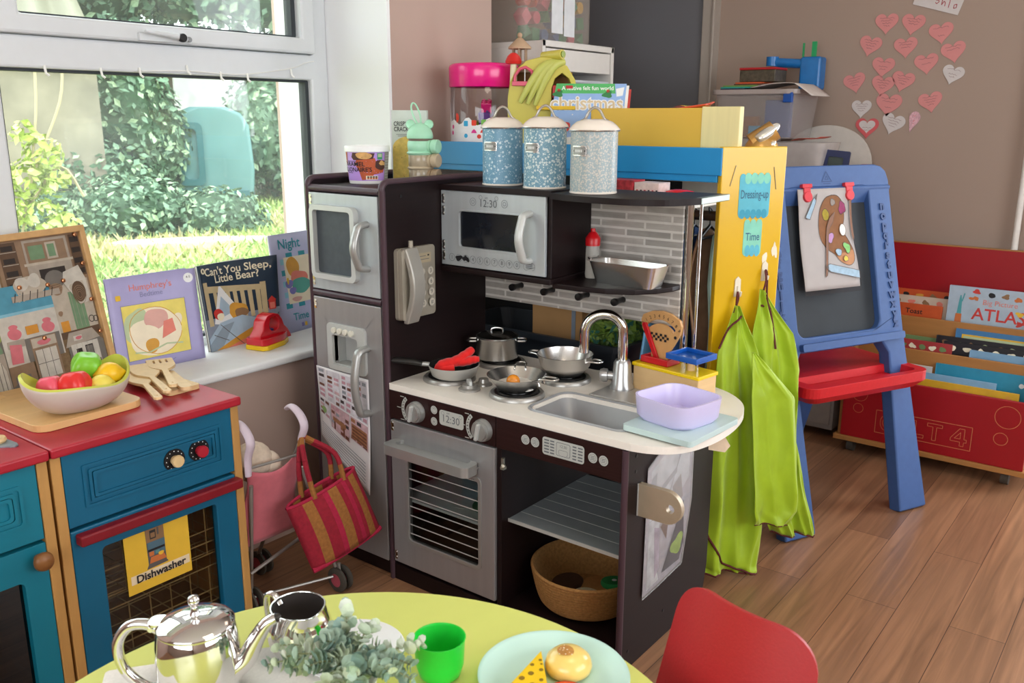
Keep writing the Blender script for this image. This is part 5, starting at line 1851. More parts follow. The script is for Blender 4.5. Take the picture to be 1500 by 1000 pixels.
# toy weighing scale
u = Vector((.985, -.155, 0)); o = Vector((.512, .334, .5438))
T = frame(o, u, (.155, .985, 0))
t = thing('toy_weighing_scale', 'wooden toy weighing scale with yellow top and blue pan', 'weighing scale', mx=T, world=False)
MB(wood('scale_beech', '#D9B582', .5, (6, 6, 60), .07)).box(0, 0, 0, .190, .074, .062).build('scale_base', t, bevel=.002, smooth=0)
MB(mat('yellow_gloss_paint', '#EBC60E', .3, noise=.03)).box(-.003, -.003, .062, .193, .077, .071).build('base_top', t, bevel=.002, smooth=0)
mb = MB(mat('red_gloss_paint', '#C4161F', .3))
mb.prism([[(.012, .012), (.092, .012), (.092, .062), (.012, .062)], [(.018, .018), (.086, .018), (.086, .056), (.018, .056)]], .071, .088); mb.box(.012, .012, .071, .092, .062, .075)
mb.build('red_tray', t, bevel=.0012, smooth=0)
dial = [(.026, .073), (.074, .073), (.078, .100), (.092, .122), (.108, .150), (.112, .170), (.106, .184), (.080, .196), (.052, .200), (.024, .196), (-.002, .184), (-.008, .170), (-.004, .150), (.012, .122), (.026, .100)]
slot = [(.052 + .050 * cos(R(q)), .118 + .050 * sin(R(q))) for q in range(38, 143, 7)] + [(.052 + .060 * cos(R(q)), .118 + .060 * sin(R(q))) for q in range(142, 37, -7)]
mb = MB(wood('dial_plywood', '#CF9C62', .5, (40, 40, 8), .05))
mb.prism([dial, slot], .034, .042, 'xz')
db = mb.build('dial_board', t, bevel=.0012, smooth=0)
a = Art(frame((0, .0338, 0), (1, 0, 0), (0, 0, 1)), .0003)
for k in range(10):
    q = R(140 - k * 11.4)
    a.text(str(k), .052 + .069 * cos(q), .118 + .069 * sin(q), .0115, INK, rot=q - pi / 2)
    a.line([(.052 + .0625 * cos(q), .118 + .0625 * sin(q)), (.052 + .0605 * cos(q), .118 + .0605 * sin(q))], .0006, INK)
for i in range(8):
    for j in range(3):
        if (i + j) % 2 == 0: a.rect(.024 + i * .0068, .126 + j * .0062, .0308 + i * .0068, .1322 + j * .0062, INK, keep=True)
a.shape(circ(.006, .142, .004, 14), INK, keep=True); a.shape(circ(.097, .142, .004, 14), INK, keep=True)
a.build('dial_print', db)
mb = MB(mat('red_gloss_paint', '#C4161F', .3)).prism([(.044, .076), (.056, .078), (.012, .166), (.003, .166), (.001, .160)], .026, .032, 'xz'); mb.build('pointer', t, bevel=.001, smooth=0)
mb = MB(wood('scale_beech', '#D9B582', .5)).cyl((.142, .038, .071), .0095, .028, seg=18); mb.m(CHROME).cyl((.124, .038, .071), .0022, .03).cyl((.160, .038, .071), .0022, .03); mb.build('pan_post', t)
mb = MB(mat('blue_gloss_paint', '#1253A8', .3))
mb.box(.098, -.004, .099, .186, .078, .103); mb.prism([[(.098, -.004), (.186, -.004), (.186, .078), (.098, .078)], [(.104, .002), (.180, .002), (.180, .072), (.104, .072)]], .103, .113)
mb.build('weighing_pan', t, bevel=.0012, smooth=0)

# mint board and lilac tub at the worktop end
T = frame((.648, .052, .5480), (.997, -.07, 0), (.07, .997, 0))
MB(mat('pale_mint_board', '#BBD0CF', .35, noise=.02), T).prism(rrect(0, 0, .168, .205, .010), 0, .0125).build('mint_board', None, bevel=.002, smooth=0, label='pale mint board overhanging the rounded worktop end', cat='board')
T = frame((.634, .101, .5608), (.975, -.22, 0), (.22, .975, 0)) @ Matrix.Diagonal((1.1, 1.06, 1.06, 1))
lv = MB(mat('lilac_plastic', '#CFC6EA', .3, noise=.015, sss=.08), T)
b0 = rrect(.010, .010, .130, .130, .032, 7); b1 = rrect(.003, .003, .137, .137, .034, 7); b2 = rrect(0, 0, .140, .140, .034, 7)
i2 = rrect(.004, .004, .136, .136, .031, 7); i0 = rrect(.013, .013, .127, .127, .030, 7)
n = len(b0)
L_ = [[(x, y, 0) for x, y in b0], [(x, y, .010) for x, y in b1], [(x, y, .050) for x, y in b2], [(x, y, .050) for x, y in i2], [(x, y, .007) for x, y in i0]]
lv.add([p for l in L_ for p in l], [(k * n + i, k * n + (i + 1) % n, (k + 1) * n + (i + 1) % n, (k + 1) * n + i) for k in range(4) for i in range(n)] + [tuple(range(n))[::-1], tuple(range(4 * n, 5 * n))])
lv.build('lilac_tub', None, smooth=50, label='open lilac plastic tub standing on the mint board', cat='tub')
# little card tucked under the worktop edge
T = frame((.795, .215, .4900), (.6, .78, 0), (0, 0, .75))
mb = MB(mat('worn_paper_tag', '#D8C3A8', .7, noise=.15, scale=40), T).prism([(-.02, 0), (.02, -.010), (.032, .004), (.012, .036), (-.022, .037)], 0, .0012); mb.build('paper_tag', None, smooth=0, label='torn paper tag hanging below the rounded worktop end', cat='tag')

# basket with felt food in the base cupboard
BK = mat('seagrass_cord', '#A87A45', .85, noise=.25, scale=160, bump=.5)
c = Vector((.506, .158, .0455))
mb = MB(BK)
prof = [(0, .004), (.100, .004)]
for k in range(13):
    z = .006 + k * .0072; r = .110 + .027 * (k / 12) ** .6
    prof += [(r - .0008, z), (r + .0016, z + .0022), (r + .0016, z + .0050), (r - .0008, z + .0072)]
out_n = len(prof)
prof += [(prof[-1][0] - .003, prof[-1][1] + .001), (.127, .094), (.120, .05), (.104, .012), (0, .010)]
mb.lathe(prof, c, 64)
mb.build('seagrass_basket', None, smooth=30, label='round woven seagrass basket in the base of the play kitchen', cat='basket')


def patty(x, y, z, r, h, m_, label, tilt=(0, 0), sp=None):
    T = Matrix.Translation((x, y, z)) @ Matrix.Rotation(R(tilt[0]), 4, 'X') @ Matrix.Rotation(R(tilt[1]), 4, 'Y')
    mb = MB(m_, T); mb.lathe([(0, 0), (r * .9, 0), (r, h * .3), (r, h * .7), (r * .92, h), (0, h)], (0, 0, 0), 26)
    if sp: mb.m(sp).lathe([(.006, h), (.006, h + .001), (0, h + .001)], (0, 0, 0), 12)
    return mb.build('felt_food', None, label=label, cat='toy food')


FGR, FCR, FBR, FOR, FRD = [mat(n_, h_, .85, noise=.1, scale=80) for n_, h_ in (('felt_green', '#1F7A3C'), ('felt_cream', '#D9C7A0'), ('felt_brown', '#4A2E1C'), ('felt_tan', '#B9824A'), ('felt_red', '#C4472E'))]
patty(0.446, 0.163, .062, .040, .014, FBR, 'dark brown round felt patty in the basket', (4, -6))
patty(0.528, 0.125, .070, .037, .012, FCR, 'cream felt slice with a white dot in the basket', (-4, 4), WHITE)
patty(0.577, 0.138, .078, .032, .012, FCR, 'cream felt slice under the green one in the basket', (4, -8), WHITE)
patty(0.571, 0.178, .096, .033, .014, FGR, 'green round felt slice with a white dot in the basket', (-6, -6), WHITE)
patty(0.518, 0.195, .060, .045, .014, FOR, 'tan felt bun at the back of the basket', (2, 0))
patty(0.483, 0.103, .060, .028, .010, FCR, 'small pale felt disc at the basket front', (0, 6))
patty(0.583, 0.101, .068, .024, .010, FRD, 'red felt slice at the front of the basket', (-8, 0))
# plates on the oven shelf
MB(mat('toy_plate_cream', '#D9CFA8', .5)).lathe([(0, 0), (.03, 0), (.05, .020), (.047, .020), (.029, .003), (0, .003)], (.27, .10, .2495), 30).build('toy_bowl', None, label='cream toy bowl behind the oven window', cat='bowl')
MB(mat('toy_plate_green', '#3E8A66', .5)).lathe([(0, 0), (.05, 0), (.062, .009), (.059, .009), (.048, .003), (0, .003)], (.27, .10, .2392), 30).build('toy_plate', None, label='green toy plate on the oven shelf', cat='plate')
MB(mat('toy_tray_white', '#E2E4DF', .5)).lathe([(0, 0), (.03, 0), (.036, .004), (.028, .003), (0, .003)], (.185, .075, .2384), 26).build('toy_saucer', None, label='white toy saucer on the left of the oven shelf', cat='saucer')

# catalogue page held on the fridge door
t = thing('catalogue_page', 'pinned catalogue page with pictures of pink shelves on the fridge door', 'poster', (-.16, -.012, .23))
PGW = mat('glossy_page', '#E6E2E4', .3, noise=.02)


def pagept(u, v, e=0):
    # u across, v up: (0,0) bottom left; hangs from taped top, foot curls out
    xb, xt = (-.252 + .19 * u), (-.266 + .20 * u)
    zb, zt = (.352 - .125 * u), (.545 - .005 * u)
    return (xb + (xt - xb) * v, -.0065 - e - .012 * (1 - v) ** 2 * (.4 + u) - .004 * sin(u * 5) * (1 - v), zb + (zt - zb) * v)


mb = MB(PGW); mb.grid(lambda a, b: pagept(a, b), 16, 24); mb.build('page', t, solid=.0006, smooth=80)
PS = [mat('pg_' + n_, h_, .35, noise=.25, scale=70) for n_, h_ in (('pink', '#B98A96'), ('brown', '#6E4436'), ('grey', '#8F929A'), ('dark', '#3F3638'), ('pale', '#CFCBD2'), ('rose', '#C4A3A9'), ('oak', '#9A6A4C'))]
a = Art(None)
rdp = random.Random(21)
cells = [(.03, .86, .17, .985), (.03, .74, .17, .85), (.03, .6, .17, .73), (.2, .72, .46, .975), (.49, .72, .97, .975), (.2, .60, .34, .71), (.36, .60, .54, .71), (.56, .60, .97, .71), (.03, .36, .24, .58), (.26, .30, .62, .585), (.64, .36, .97, .585)]
for k, (x0, y0, x1, y1) in enumerate(cells):
    a.rect(x0, y0, x1, y1, PS[4 if k not in (9, 10) else 5])
    nx, ny = max(1, int((x1 - x0) / .09)), max(2, int((y1 - y0) / .05))
    for i in range(nx):
        for j in range(ny):
            if rdp.random() < .85:
                xx, yy = x0 + (i + .1) * (x1 - x0) / nx, y0 + (j + .15) * (y1 - y0) / ny
                a.rect(xx, yy, xx + .72 * (x1 - x0) / nx, yy + .6 * (y1 - y0) / ny, rdp.choice([PS[0], PS[1], PS[2], PS[5], PS[0], PS[3], PS[6]]), keep=True)
    a.z += a.step
a.rect(.30, .40, .55, .45, PS[6]); a.rect(.32, .31, .35, .40, PS[1], keep=True); a.rect(.50, .31, .53, .40, PS[1]); a.rect(.66, .38, .95, .52, PS[6])
for k in range(4): a.rect(.67, .39 + k * .032, .94, .405 + k * .032, PS[1], keep=True)
a.shape(blob(.12, .44, .05, .04), mat('pg_green', '#8FAE6A', .4)); a.z += a.step
for k in range(7): a.rect(.06, .06 + k * .03, .92, .068 + k * .03, PS[2], keep=True)
subdivide(a.mb, .05)
a.mb.v = [Vector(pagept(p.x, p.y, .0007 + p.z * .5)) for p in a.mb.v]
a.build('page_print', t)

# laminated photo taped on the side panel
t = thing('laminated_photo', 'laminated kitchen photo taped in a plastic sleeve on the dark side panel', 'photo', (.70, .19, .15))
T = frame((.699, 0, 0), (0, 1, 0), (0, 0, 1))
PH = [mat('ph_' + n_, h_, .15, noise=.3, scale=30, coat=.6) for n_, h_ in (('mauve', '#A99BA6'), ('white', '#D9D5DC'), ('grey', '#77727A'), ('brown', '#6E5446'), ('green', '#8FA646'), ('dark', '#4A4246'))]
quad = [(.084, .455), (.190, .500), (.292, .522), (.296, .307), (.262, .168), (.150, .158), (.081, .155)]
mb = MB(PH[0], T).prism(quad, 0, .0012); mb.build('photo_sheet', t, smooth=0)
a = Art(T, .0016)
a.shape([(.10, .448), (.20, .49), (.282, .51), (.284, .38), (.22, .34), (.10, .33)], PH[1]); a.shape([(.10, .43), (.125, .44), (.12, .34), (.10, .34)], PH[2]); a.shape([(.15, .40), (.22, .425), (.22, .41), (.15, .385)], PH[2])
a.shape([(.20, .38), (.24, .40), (.255, .34), (.225, .32)], PH[3]); a.line([(.17, .34), (.26, .50)], .005, PH[2], keep=False)
a.shape([(.096, .33), (.15, .33), (.13, .24), (.15, .17), (.096, .165)], PH[1]); a.shape([(.15, .30), (.19, .32), (.18, .26)], PH[3]); a.shape([(.165, .18), (.26, .33), (.27, .22), (.25, .18)], PH[5]); a.shape(blob(.235, .225, .03, .022, 22, .25, 4), PH[4])
a.shape([(.12, .31), (.145, .30), (.15, .2), (.13, .18)], PH[0])
a.build('photo_print', t)
MB(glass('laminate_sleeve', '#FAFAFA', .04), T).prism([(x + (.006 if x > .2 else -.004), y + (.008 if y > .3 else -.006)) for x, y in quad], .0022, .0030).build('plastic_sleeve', t, smooth=0)

# ================================================================ lime table with the tea things
TBL = mat('lime_laminate', '#E0E57C', .38, noise=.015)
tc = (.926, -.995)
t = thing('play_table', 'round lime green children table in the foreground', 'table', (tc[0], tc[1], 0))
MB(TBL).lathe([(0, .472), (.408, .472), (.4145, .477), (.4145, .4965), (.410, .5), (0, .5)], (tc[0], tc[1], 0), 96).build('tabletop', t)
for k in range(4):
    a = R(45 + 90 * k)
    MB(SILVER).tube([(tc[0] + .27 * cos(a), tc[1] + .27 * sin(a), .472), (tc[0] + .31 * cos(a), tc[1] + .31 * sin(a), 0)], .016, 14).build('leg', t)
# teapot
c = Vector((.667, -.983, .5015)); u = Vector((.79, .61, 0)); u2 = (u + Vector((.03, .12, 0))).normalized()
t = thing('teapot', 'polished steel teapot with hinged lid on the lime table', 'teapot', c)
body = MB(CHROME).lathe([(0, 0), (.044, 0), (.0475, 0.0034), (.050, 0.0230), (.050, 0.0633), (.0475, 0.0828), (.0450, 0.0914), (.0440, 0.0931)], c, 56).build('teapot_body', t, smooth=60)
lid = MB(CHROME).lathe([(.0455, 0.0926), (.046, 0.0954), (.0445, 0.0972), (.038, 0.1012), (.02, 0.1064), (.0065, 0.1075), (.005, 0.1115), (.0035, 0.1162), (.004, 0.1196), (.0065, 0.1230), (.0072, 0.1271), (.0055, 0.1311), (0, 0.1328)], c, 48).build('lid', t, smooth=60)
mb = MB(CHROME)
pts = smoothpath([c + u2 * .043 + Vector((0, 0, 0.0345)), c + u2 * .058 + Vector((0, 0, 0.0460)), c + u2 * .071 + Vector((0, 0, 0.0713)), c + u2 * .085 + Vector((0, 0, 0.0920)), c + u2 * .097 + Vector((0, 0, 0.0989))], 6)
n_ = len(pts)
mb.tube(pts, [.020 - .0130 * (i / (n_ - 1)) ** .7 for i in range(n_)], 18, flat=.85)
mb.m(mat('spout_inside', '#2A2522', .4)).sph(pts[-1] + u2 * .0002 + Vector((0, 0, 0.0014)), (.0052, .0052, .0034), 14, 8)
mb.build('spout', body, smooth=60)
mb = MB(CHROME)
pts = smoothpath([c - u * .043 + Vector((0, 0, 0.0851)), c - u * .060 + Vector((0, 0, 0.0937)), c - u * .083 + Vector((0, 0, 0.0897)), c - u * .098 + Vector((0, 0, 0.0644)), c - u * .092 + Vector((0, 0, 0.0299)), c - u * .068 + Vector((0, 0, 0.0069)), c - u * .046 + Vector((0, 0, 0.0046))], 6)
mb.tube(pts, .0068, 14)
mb.build('handle', body, smooth=60)
mb = MB(CHROME); T = frame(c - u * .046 + Vector((0, 0, 0.0943)), u, Vector((-u.y, u.x, 0)))
mb.T = T; mb.prism(rrect(-.010, -.012, .013, .012, .009), .001, .005); mb.cyl((-.006, -.010, -.003), .0035, .02, 'y', 10)
mb.build('lid_hinge', lid, bevel=.001)
# jug
c = Vector((.700, -.856, .5015))
t = thing('milk_jug', 'round polished steel milk jug behind the teapot', 'jug', c)
jb = MB(CHROME)


def jug(u_, v_, off=0):
    a = 2 * pi * u_
    r = (.030 + .014 * sin(min(1, v_ * 1.25) * pi / 2 * 1.2)) - .010 * max(0, v_ - .55) ** 1.2 / .45 - off
    z = .070 * v_
    lip = max(0, v_ - .8) / .2 * math.exp(-((a - pi) / .5) ** 2)
    x, y = (r + .009 * lip) * cos(a), r * sin(a)
    w_ = -.35 + pi
    return (c.x + x * cos(w_) - y * sin(w_), c.y + x * sin(w_) + y * cos(w_), c.z + .001 + off * .6 * (1 - v_) + z + .003 * lip)


jb.grid(lambda a, b: jug(a, b), 48, 16); jb.poly([jug(i / 24, 0) for i in range(24)][::-1])
jb.m(mat('brushed_inside', '#6A625E', .45, .6)).grid(lambda a, b: jug(1 - a, b, .0016), 48, 16); jb.poly([jug(i / 24, 0, .0016) for i in range(24)])
jb.m(CHROME).tube([jug(i / 48, 1) for i in range(48)], .0013, 6, closed=True)
jb.build('jug_body', t, smooth=60)
d = Vector((-.70, -.05, 0)).normalized()
mb = MB(CHROME); mb.tube(smoothpath([c + d * .033 + Vector((0, 0, .062)), c + d * .044 + Vector((0, 0, .073)), c + d * .058 + Vector((0, 0, .068)), c + d * .060 + Vector((0, 0, .042)), c + d * .050 + Vector((0, 0, .014)), c + d * .040 + Vector((0, 0, .010))], 5), .005, 12, flat=.7)
mb.build('jug_handle', t, smooth=60)
# green cup
c = Vector((.877, -.777, .5005))
MB(mat('green_plastic_cup', '#1FC73C', .3, noise=.02, sss=.1)).lathe([(0, 0), (.020, 0), (.0265, .006), (.0305, .02), (.0325, .054), (.0335, .056), (.0320, .056), (.0308, .053), (.029, .02), (.024, .007), (0, .004)], c, 44).build('green_cup', None, smooth=60, label='bright green plastic cup on the lime table', cat='cup')
# mint plate with toy food
c = Vector((1.001, -.702, .5005))
MB(mat('mint_plate_enamel', '#BFE0D6', .3, noise=.015)).lathe([(0, .0), (.066, .0), (.078, .004), (.091, .013), (.095, .0155), (.0955, .0165), (.0945, .0170), (.090, .0152), (.076, .0065), (.066, .003), (0, .003)], c, 72).build('mint_plate', None, smooth=60, label='pale mint plate of toy food at the table edge', cat='plate')
BUN = mat('toy_bun_glaze', '#EBCB70', .3, noise=.04, coat=.5)
t = thing('toy_bun', 'glossy golden toy bun with browned top on the mint plate', 'toy bun', (1.003, -.672, .504))
MB(BUN).lathe([(0, 0), (.024, 0), (.029, .004), (.0305, .011), (.028, .020), (.020, .0275), (.010, .031), (0, .032)], (1.003, -.672, .5038), 40).build('bun_body', t, smooth=60)
a = Art(None); rdb = random.Random(2)
mb = MB(mat('toy_bun_brown', '#B98240', .4, noise=.25, scale=150)); mb.lathe([(0, .0325), (.008, .0318), (.0115, .0310)], (1.001, -.675, .5038), 20); mb.m(PALE)
for k in range(14):
    q = rdb.uniform(0, 2 * pi); r_ = rdb.uniform(.001, .012)
    mb.sph((1.001 + r_ * cos(q), -.675 + r_ * sin(q), .5038 + .0322 - r_ * .09), .0008, 6, 4)
mb.build('browned_top', t, smooth=60)
CH = mat('toy_cheese_yellow', '#EFC51C', .4, noise=.03); CHD = mat('toy_cheese_hole', '#8A6A14', .6)
t = thing('toy_cheese', 'yellow wooden cheese wedge with holes on the mint plate', 'toy cheese', (.985, -.728, .504))
T = frame((.968, -.683, .5040), (.42, -.907, 0), (.907, .42, 0))
MB(CH, T).prism([(0, 0), (.085, -.026), (.085, .026)], 0, .022).build('cheese_wedge', t, bevel=.0015, smooth=0)
a = Art(T, .0223)
for x, y, r_ in ((.022, .003, .0025), (.034, -.005, .003), (.042, .008, .0032), (.052, -.003, .0042), (.062, .012, .003), (.064, -.012, .0042), (.074, .003, .0045), (.03, .006, .0018)): a.shape(circ(x, y, r_, 14, r_ * .9), CHD, keep=True)
a.build('cheese_holes', t)
t = thing('toy_tomato_slice', 'red wooden tomato slice at the front of the mint plate', 'toy tomato', (1.036, -.722, .504))
MB(mat('tomato_red', '#C4301C', .35)).cyl((1.036, -.724, .5040), .027, .010, seg=36).build('tomato_disc', t, bevel=.001)
a = Art(Matrix.Translation((1.036, -.724, .5141)), .0002); a.shape(circ(0, 0, .0235, 28), mat('tomato_flesh', '#E8622C', .4)); a.shape(circ(0, 0, .006, 16), mat('tomato_red', '#C4301C', .35), keep=True)
for k in range(6): a.shape(circ(.014 * cos(k * pi / 3), .014 * sin(k * pi / 3), .0055, 14, .0045), mat('tomato_red', '#C4301C', .35), keep=True)
a.build('tomato_print', t)
# white plate and paper mat
MB(mat('white_glaze', '#EDEDEF', .25)).lathe([(0, 0), (.05, 0), (.07, .008), (.069, .009), (.049, .003), (0, .003)], (.752, -.812, .5005), 56).build('white_plate', None, smooth=60, label='plain white plate behind the eucalyptus', cat='plate')
LACE = mat('white_lace_mat', '#EFEBE4', .7, noise=.06, scale=300)
T = frame((.600, -1.085, .5003), (.60, .80, 0), (-.8, .6, 0))
mb = MB(LACE, T); mb.prism(rrect(0, -.08, .285, .085, .006), 0, .0010); mb.build('paper_mat', None, smooth=0, label='white paper mat under the steel teapot', cat='mat')
# eucalyptus in a small pot
c = Vector((.842, -.893, .5005))
t = thing('eucalyptus_plant', 'grey green eucalyptus sprigs in a small pot on the table', 'plant', c)
MB(mat('white_pot', '#E6E4E0', .4)).lathe([(0, 0), (.024, 0), (.030, .045), (.031, .047), (.028, .047), (.026, .04), (0, .04)], c, 36).build('pot', t)
EU = [mat('eucalyptus_' + n_, h_, .5, noise=.15, scale=60) for n_, h_ in (('mid', '#9DB2A0'), ('pale', '#C3D0B6'), ('deep', '#7C978C'), ('white', '#D6DED0'))]
STM = mat('eucalyptus_stem', '#8B8F6C', .6)
rde = random.Random(14)
for k in range(26):
    a0 = 2 * pi * (k + rde.random()) / 26 * 5; sp = rde.uniform(.02, .118); hh = rde.uniform(.066, .108) * (1 - .26 * sp / .118)
    d = Vector((cos(a0), sin(a0), 0))
    p0 = c + Vector((rde.gauss(0, .006), rde.gauss(0, .006), .04))
    p3 = c + d * sp + Vector((0, 0, hh))
    pts = smoothpath([p0, p0.lerp(p3, .35) + Vector((0, 0, .018)), p0.lerp(p3, .7) + Vector((0, 0, .014)), p3], 4)
    mb = MB(STM); mb.tube(pts, .0011, 5)
    pal = rde.choice([[0, 1, 0, 2], [1, 3, 1, 3], [0, 2, 2, 0], [1, 0, 3, 1]])
    for i in range(3, len(pts)):
        tdir = (pts[i] - pts[i - 1]).normalized()
        s_ = rde.uniform(.0070, .0100) * (1.0 if i < len(pts) - 3 else .7)
        x = tdir.cross(Vector((rde.gauss(0, 1), rde.gauss(0, 1), rde.gauss(0, 1)))).normalized()
        for sg in (-1, 1):
            lv = (x * sg + tdir * .45).normalized(); y = tdir.cross(lv).normalized(); nrm = lv.cross(y)
            mb.m(EU[rde.choice(pal)])
            ce = pts[i] + lv * s_ * .95
            ring_ = [ce + lv * s_ * cos(2 * pi * j / 8) + y * s_ * .92 * sin(2 * pi * j / 8) + nrm * (.0016 * (cos(2 * pi * j / 8) ** 2)) for j in range(8)]
            mb.add([ce - nrm * .0012] + ring_, [(0, j + 1, (j + 1) % 8 + 1) for j in range(8)])
    mb.build('sprig', t, smooth=0)
# red child's chair
RC = mat('red_polypropylene', '#A81C20', .48, noise=.06, scale=260, bump=.10)
ch = thing('red_chair', 'red moulded plastic child chair drawn up to the lime table', 'chair', (1.14, -.68, 0))
pu_ = Vector((.977, -.21, 0)); pn_ = Vector((.21, .977, 0)); o = Vector((1.043, -.575, .305))


def backpt(a, b, e=0):
    """a across, b up the back rest; corners rounded"""
    lim, hw, r = .272, .106, .055
    z = lim * (1 - (1 - b) ** 1.6)
    over = max(0, z - (lim - r))
    h_ = hw * (1.10 - .10 * z / lim) - (r - math.sqrt(max(0, r * r - over * over)))
    xx = (2 * a - 1)
    p = o + pu_ * (hw + xx * h_) + Vector((0, 0, z)) + pn_ * (.085 * (z / lim) + .026 * (xx * h_ / hw) ** 2)
    return p + pn_ * e


mb = MB(RC); mb.grid(lambda a, b: backpt(a, b), 28, 22)
bk = mb.build('backrest', ch, solid=.010, smooth=80, bevel=.004, seg=3)
mb = MB(RC); mb.grid(lambda a, b: o + pu_ * (.005 + .235 * a) - pn_ * (.245 * b - .026 * (2 * a - 1) ** 2 * (1 - b)) + Vector((0, 0, .012 * sin(pi * b) * -1 + .004 - .02 * b * b * b)), 16, 16)
mb.build('seat', ch, solid=.010, smooth=80)
for a_, b_ in ((.04, .02), (.22, .02), (.04, .24), (.22, .24)):
    p = o + pu_ * a_ - pn_ * b_
    q = o + pu_ * (a_ + (-.02 if a_ < .1 else .02)) - pn_ * (b_ + (-.03 if b_ < .1 else .02))
    MB(SILVER).tube([(p.x, p.y, .298), (q.x, q.y, 0)], .009, 12).build('leg', ch)
# ================================================================ dressing-up stand behind the kitchen
YEL = mat('golden_yellow_paint', '#DDB010', .3, noise=.04, scale=6, coat=.4); YEL2 = mat('soft_yellow_paint', '#D6AC3E', .45, noise=.03, scale=6); YPALE = mat('pale_varnished_ply', '#E2D49A', .35, noise=.06, scale=1, stretch=(60, 60, 4))
BLB = mat('sky_blue_paint', '#1B84BE', .4, noise=.04, scale=8)
ds = thing('dressing_up_stand', 'yellow and blue wooden dressing-up stand behind the play kitchen', 'clothes stand', (.15, .68, 0))
mb = MB(BLB).box(-.395, .552, 1.055, .612, .568, 1.122)
mb.box(-.395, .556, 1.038, .600, .572, 1.057)
mb.build('blue_front_board', ds, bevel=.002, smooth=0)
T = frame((.612, .556, 0), (.5724, .82, 0), (0, 0, 1))
ep = MB(YEL, T).box(0, .0, -.018, .182, 1.125, 0).build('yellow_end_panel', ds, bevel=.002, smooth=0)
mb = MB(mat('grey_white_board', '#D8D4CC', .5)).box(-.395, .575, 1.036, .62, .86, 1.046).box(.2, .43, .985, .606, .55, .998).box(.36, .845, .62, .52, .858, 1.036).box(-.395, .575, .0, -.38, .86, 1.036)
mb.build('shelf_board', ds, bevel=.0015, smooth=0)
MB(mat('black_back_board', '#16171B', .6)).box(-.38, .845, .0, .36, .858, 1.036).build('back_board', ds, smooth=0)
MB(wood('dark_rail', '#4A3424', .4, (5, 60, 60))).cyl((-.38, .655, .945), .013, 1.03, 'x', 18).build('hanging_rail', ds)
# staples and scratches of the end panel
mb = MB(mat('rusty_staple', '#9A8A6A', .4, .6), T)
for (x, y, dx, dy) in ((.025, 1.03, .014, .05), (.157, 1.02, -.010, .055)):
    mb.tube([(x, y, .0008), (x + dx, y + dy, .0008)], .0012, 5)
mb.build('staple', ep)
CH_ = mat('chipped_plaster', '#E6DDC6', .8, noise=.1)
mb = MB(CH_, T)
for cx, cy, rx, ry, sd in ((.138, .842, .006, .022, 1), (.166, .865, .007, .020, 2), (.136, .815, .003, .012, 3)):
    mb.prism(blob(cx, cy, rx, ry, 18, .25, sd), 0, .0008)
mb.build('chipped_patch', ep, smooth=0)
# paper signs
SGN, SGN2 = mat('turquoise_paper', '#5FB7CB', .6, noise=.1, scale=30), mat('aqua_paper', '#86CFB8', .6, noise=.1, scale=30)


def scallop(x0, y0, x1, y1, n, d):
    top = []
    for k in range(n):
        cx = x0 + (k + .5) * (x1 - x0) / n; w_ = (x1 - x0) / n / 2
        top += [(cx + w_ * cos(R(q)), y1 + d * sin(R(q))) for q in range(180, -1, -30)]
    bot = []
    for k in range(n):
        cx = x1 - (k + .5) * (x1 - x0) / n; w_ = (x1 - x0) / n / 2
        bot += [(cx + w_ * cos(R(q)), y0 - d * sin(R(q))) for q in range(0, 181, 30)]
    return top + bot


SI = mat('marker_blue', '#3F6C86', .6)
sg = thing('paper_sign', 'turquoise scalloped paper sign reading Dressing-up on the yellow panel', 'sign', mx=T, world=False)
MB(SGN).prism(scallop(.052, .962, .140, 1.048, 5, .012), .0004, .0012).build('sign_paper', sg, smooth=0)
a = Art(None, .0016); a.shape(scallop(.066, 1.046, .138, 1.05, 4, .012), SGN2); a.shape(scallop(.056, .958, .134, .962, 5, .010), mat('teal_paper', '#3F9DB8', .6))
a.text('Dressing-up', .096, 1.008, .030, SI, sx=.55, bold=.0003); a.build('sign_lettering', sg)
sg = thing('paper_sign', 'small aqua scalloped paper sign reading Time below the Dressing-up sign', 'sign', mx=T, world=False)
MB(SGN2).prism(scallop(.072, .866, .124, .935, 3, .012), .0004, .0012).build('sign_paper', sg, smooth=0)
a = Art(None, .0016); a.shape(scallop(.078, .862, .120, .872, 3, .010), SGN); a.text('Time', .098, .902, .028, SI, sx=.7, bold=.0003); a.build('sign_lettering', sg)
HKM = mat('white_hook_plastic', '#E3DAC6', .4)
for (x, y) in ((.064, .775), (.140, .812)):
    mb = MB(HKM, T)
    mb.prism([(x - .009, y - .024), (x + .009, y - .024), (x + .008, y + .02), (x, y + .028), (x - .008, y + .02)], .0005, .004)
    mb.tube(smoothpath([(x, y + .004, .004), (x, y - .016, .007), (x, y - .020, .016), (x, y - .008, .020)], 4), .003, 8)
    mb.build('wall_hook', ep, bevel=.001)

# aprons
APR = mat('lime_nylon', '#9DBA1C', .5, noise=.07, scale=22, sheen=.2, bump=.9); BRD = mat('striped_braid', '#5A2320', .8, noise=.4, scale=260)
nt, b = nodes_of(APR)
b.inputs['Subsurface Weight'].default_value = 0
PO, PU, PN = Vector((.61, .55, 0)), Vector((.57235, .82, 0)), Vector((.82, -.57235, 0))


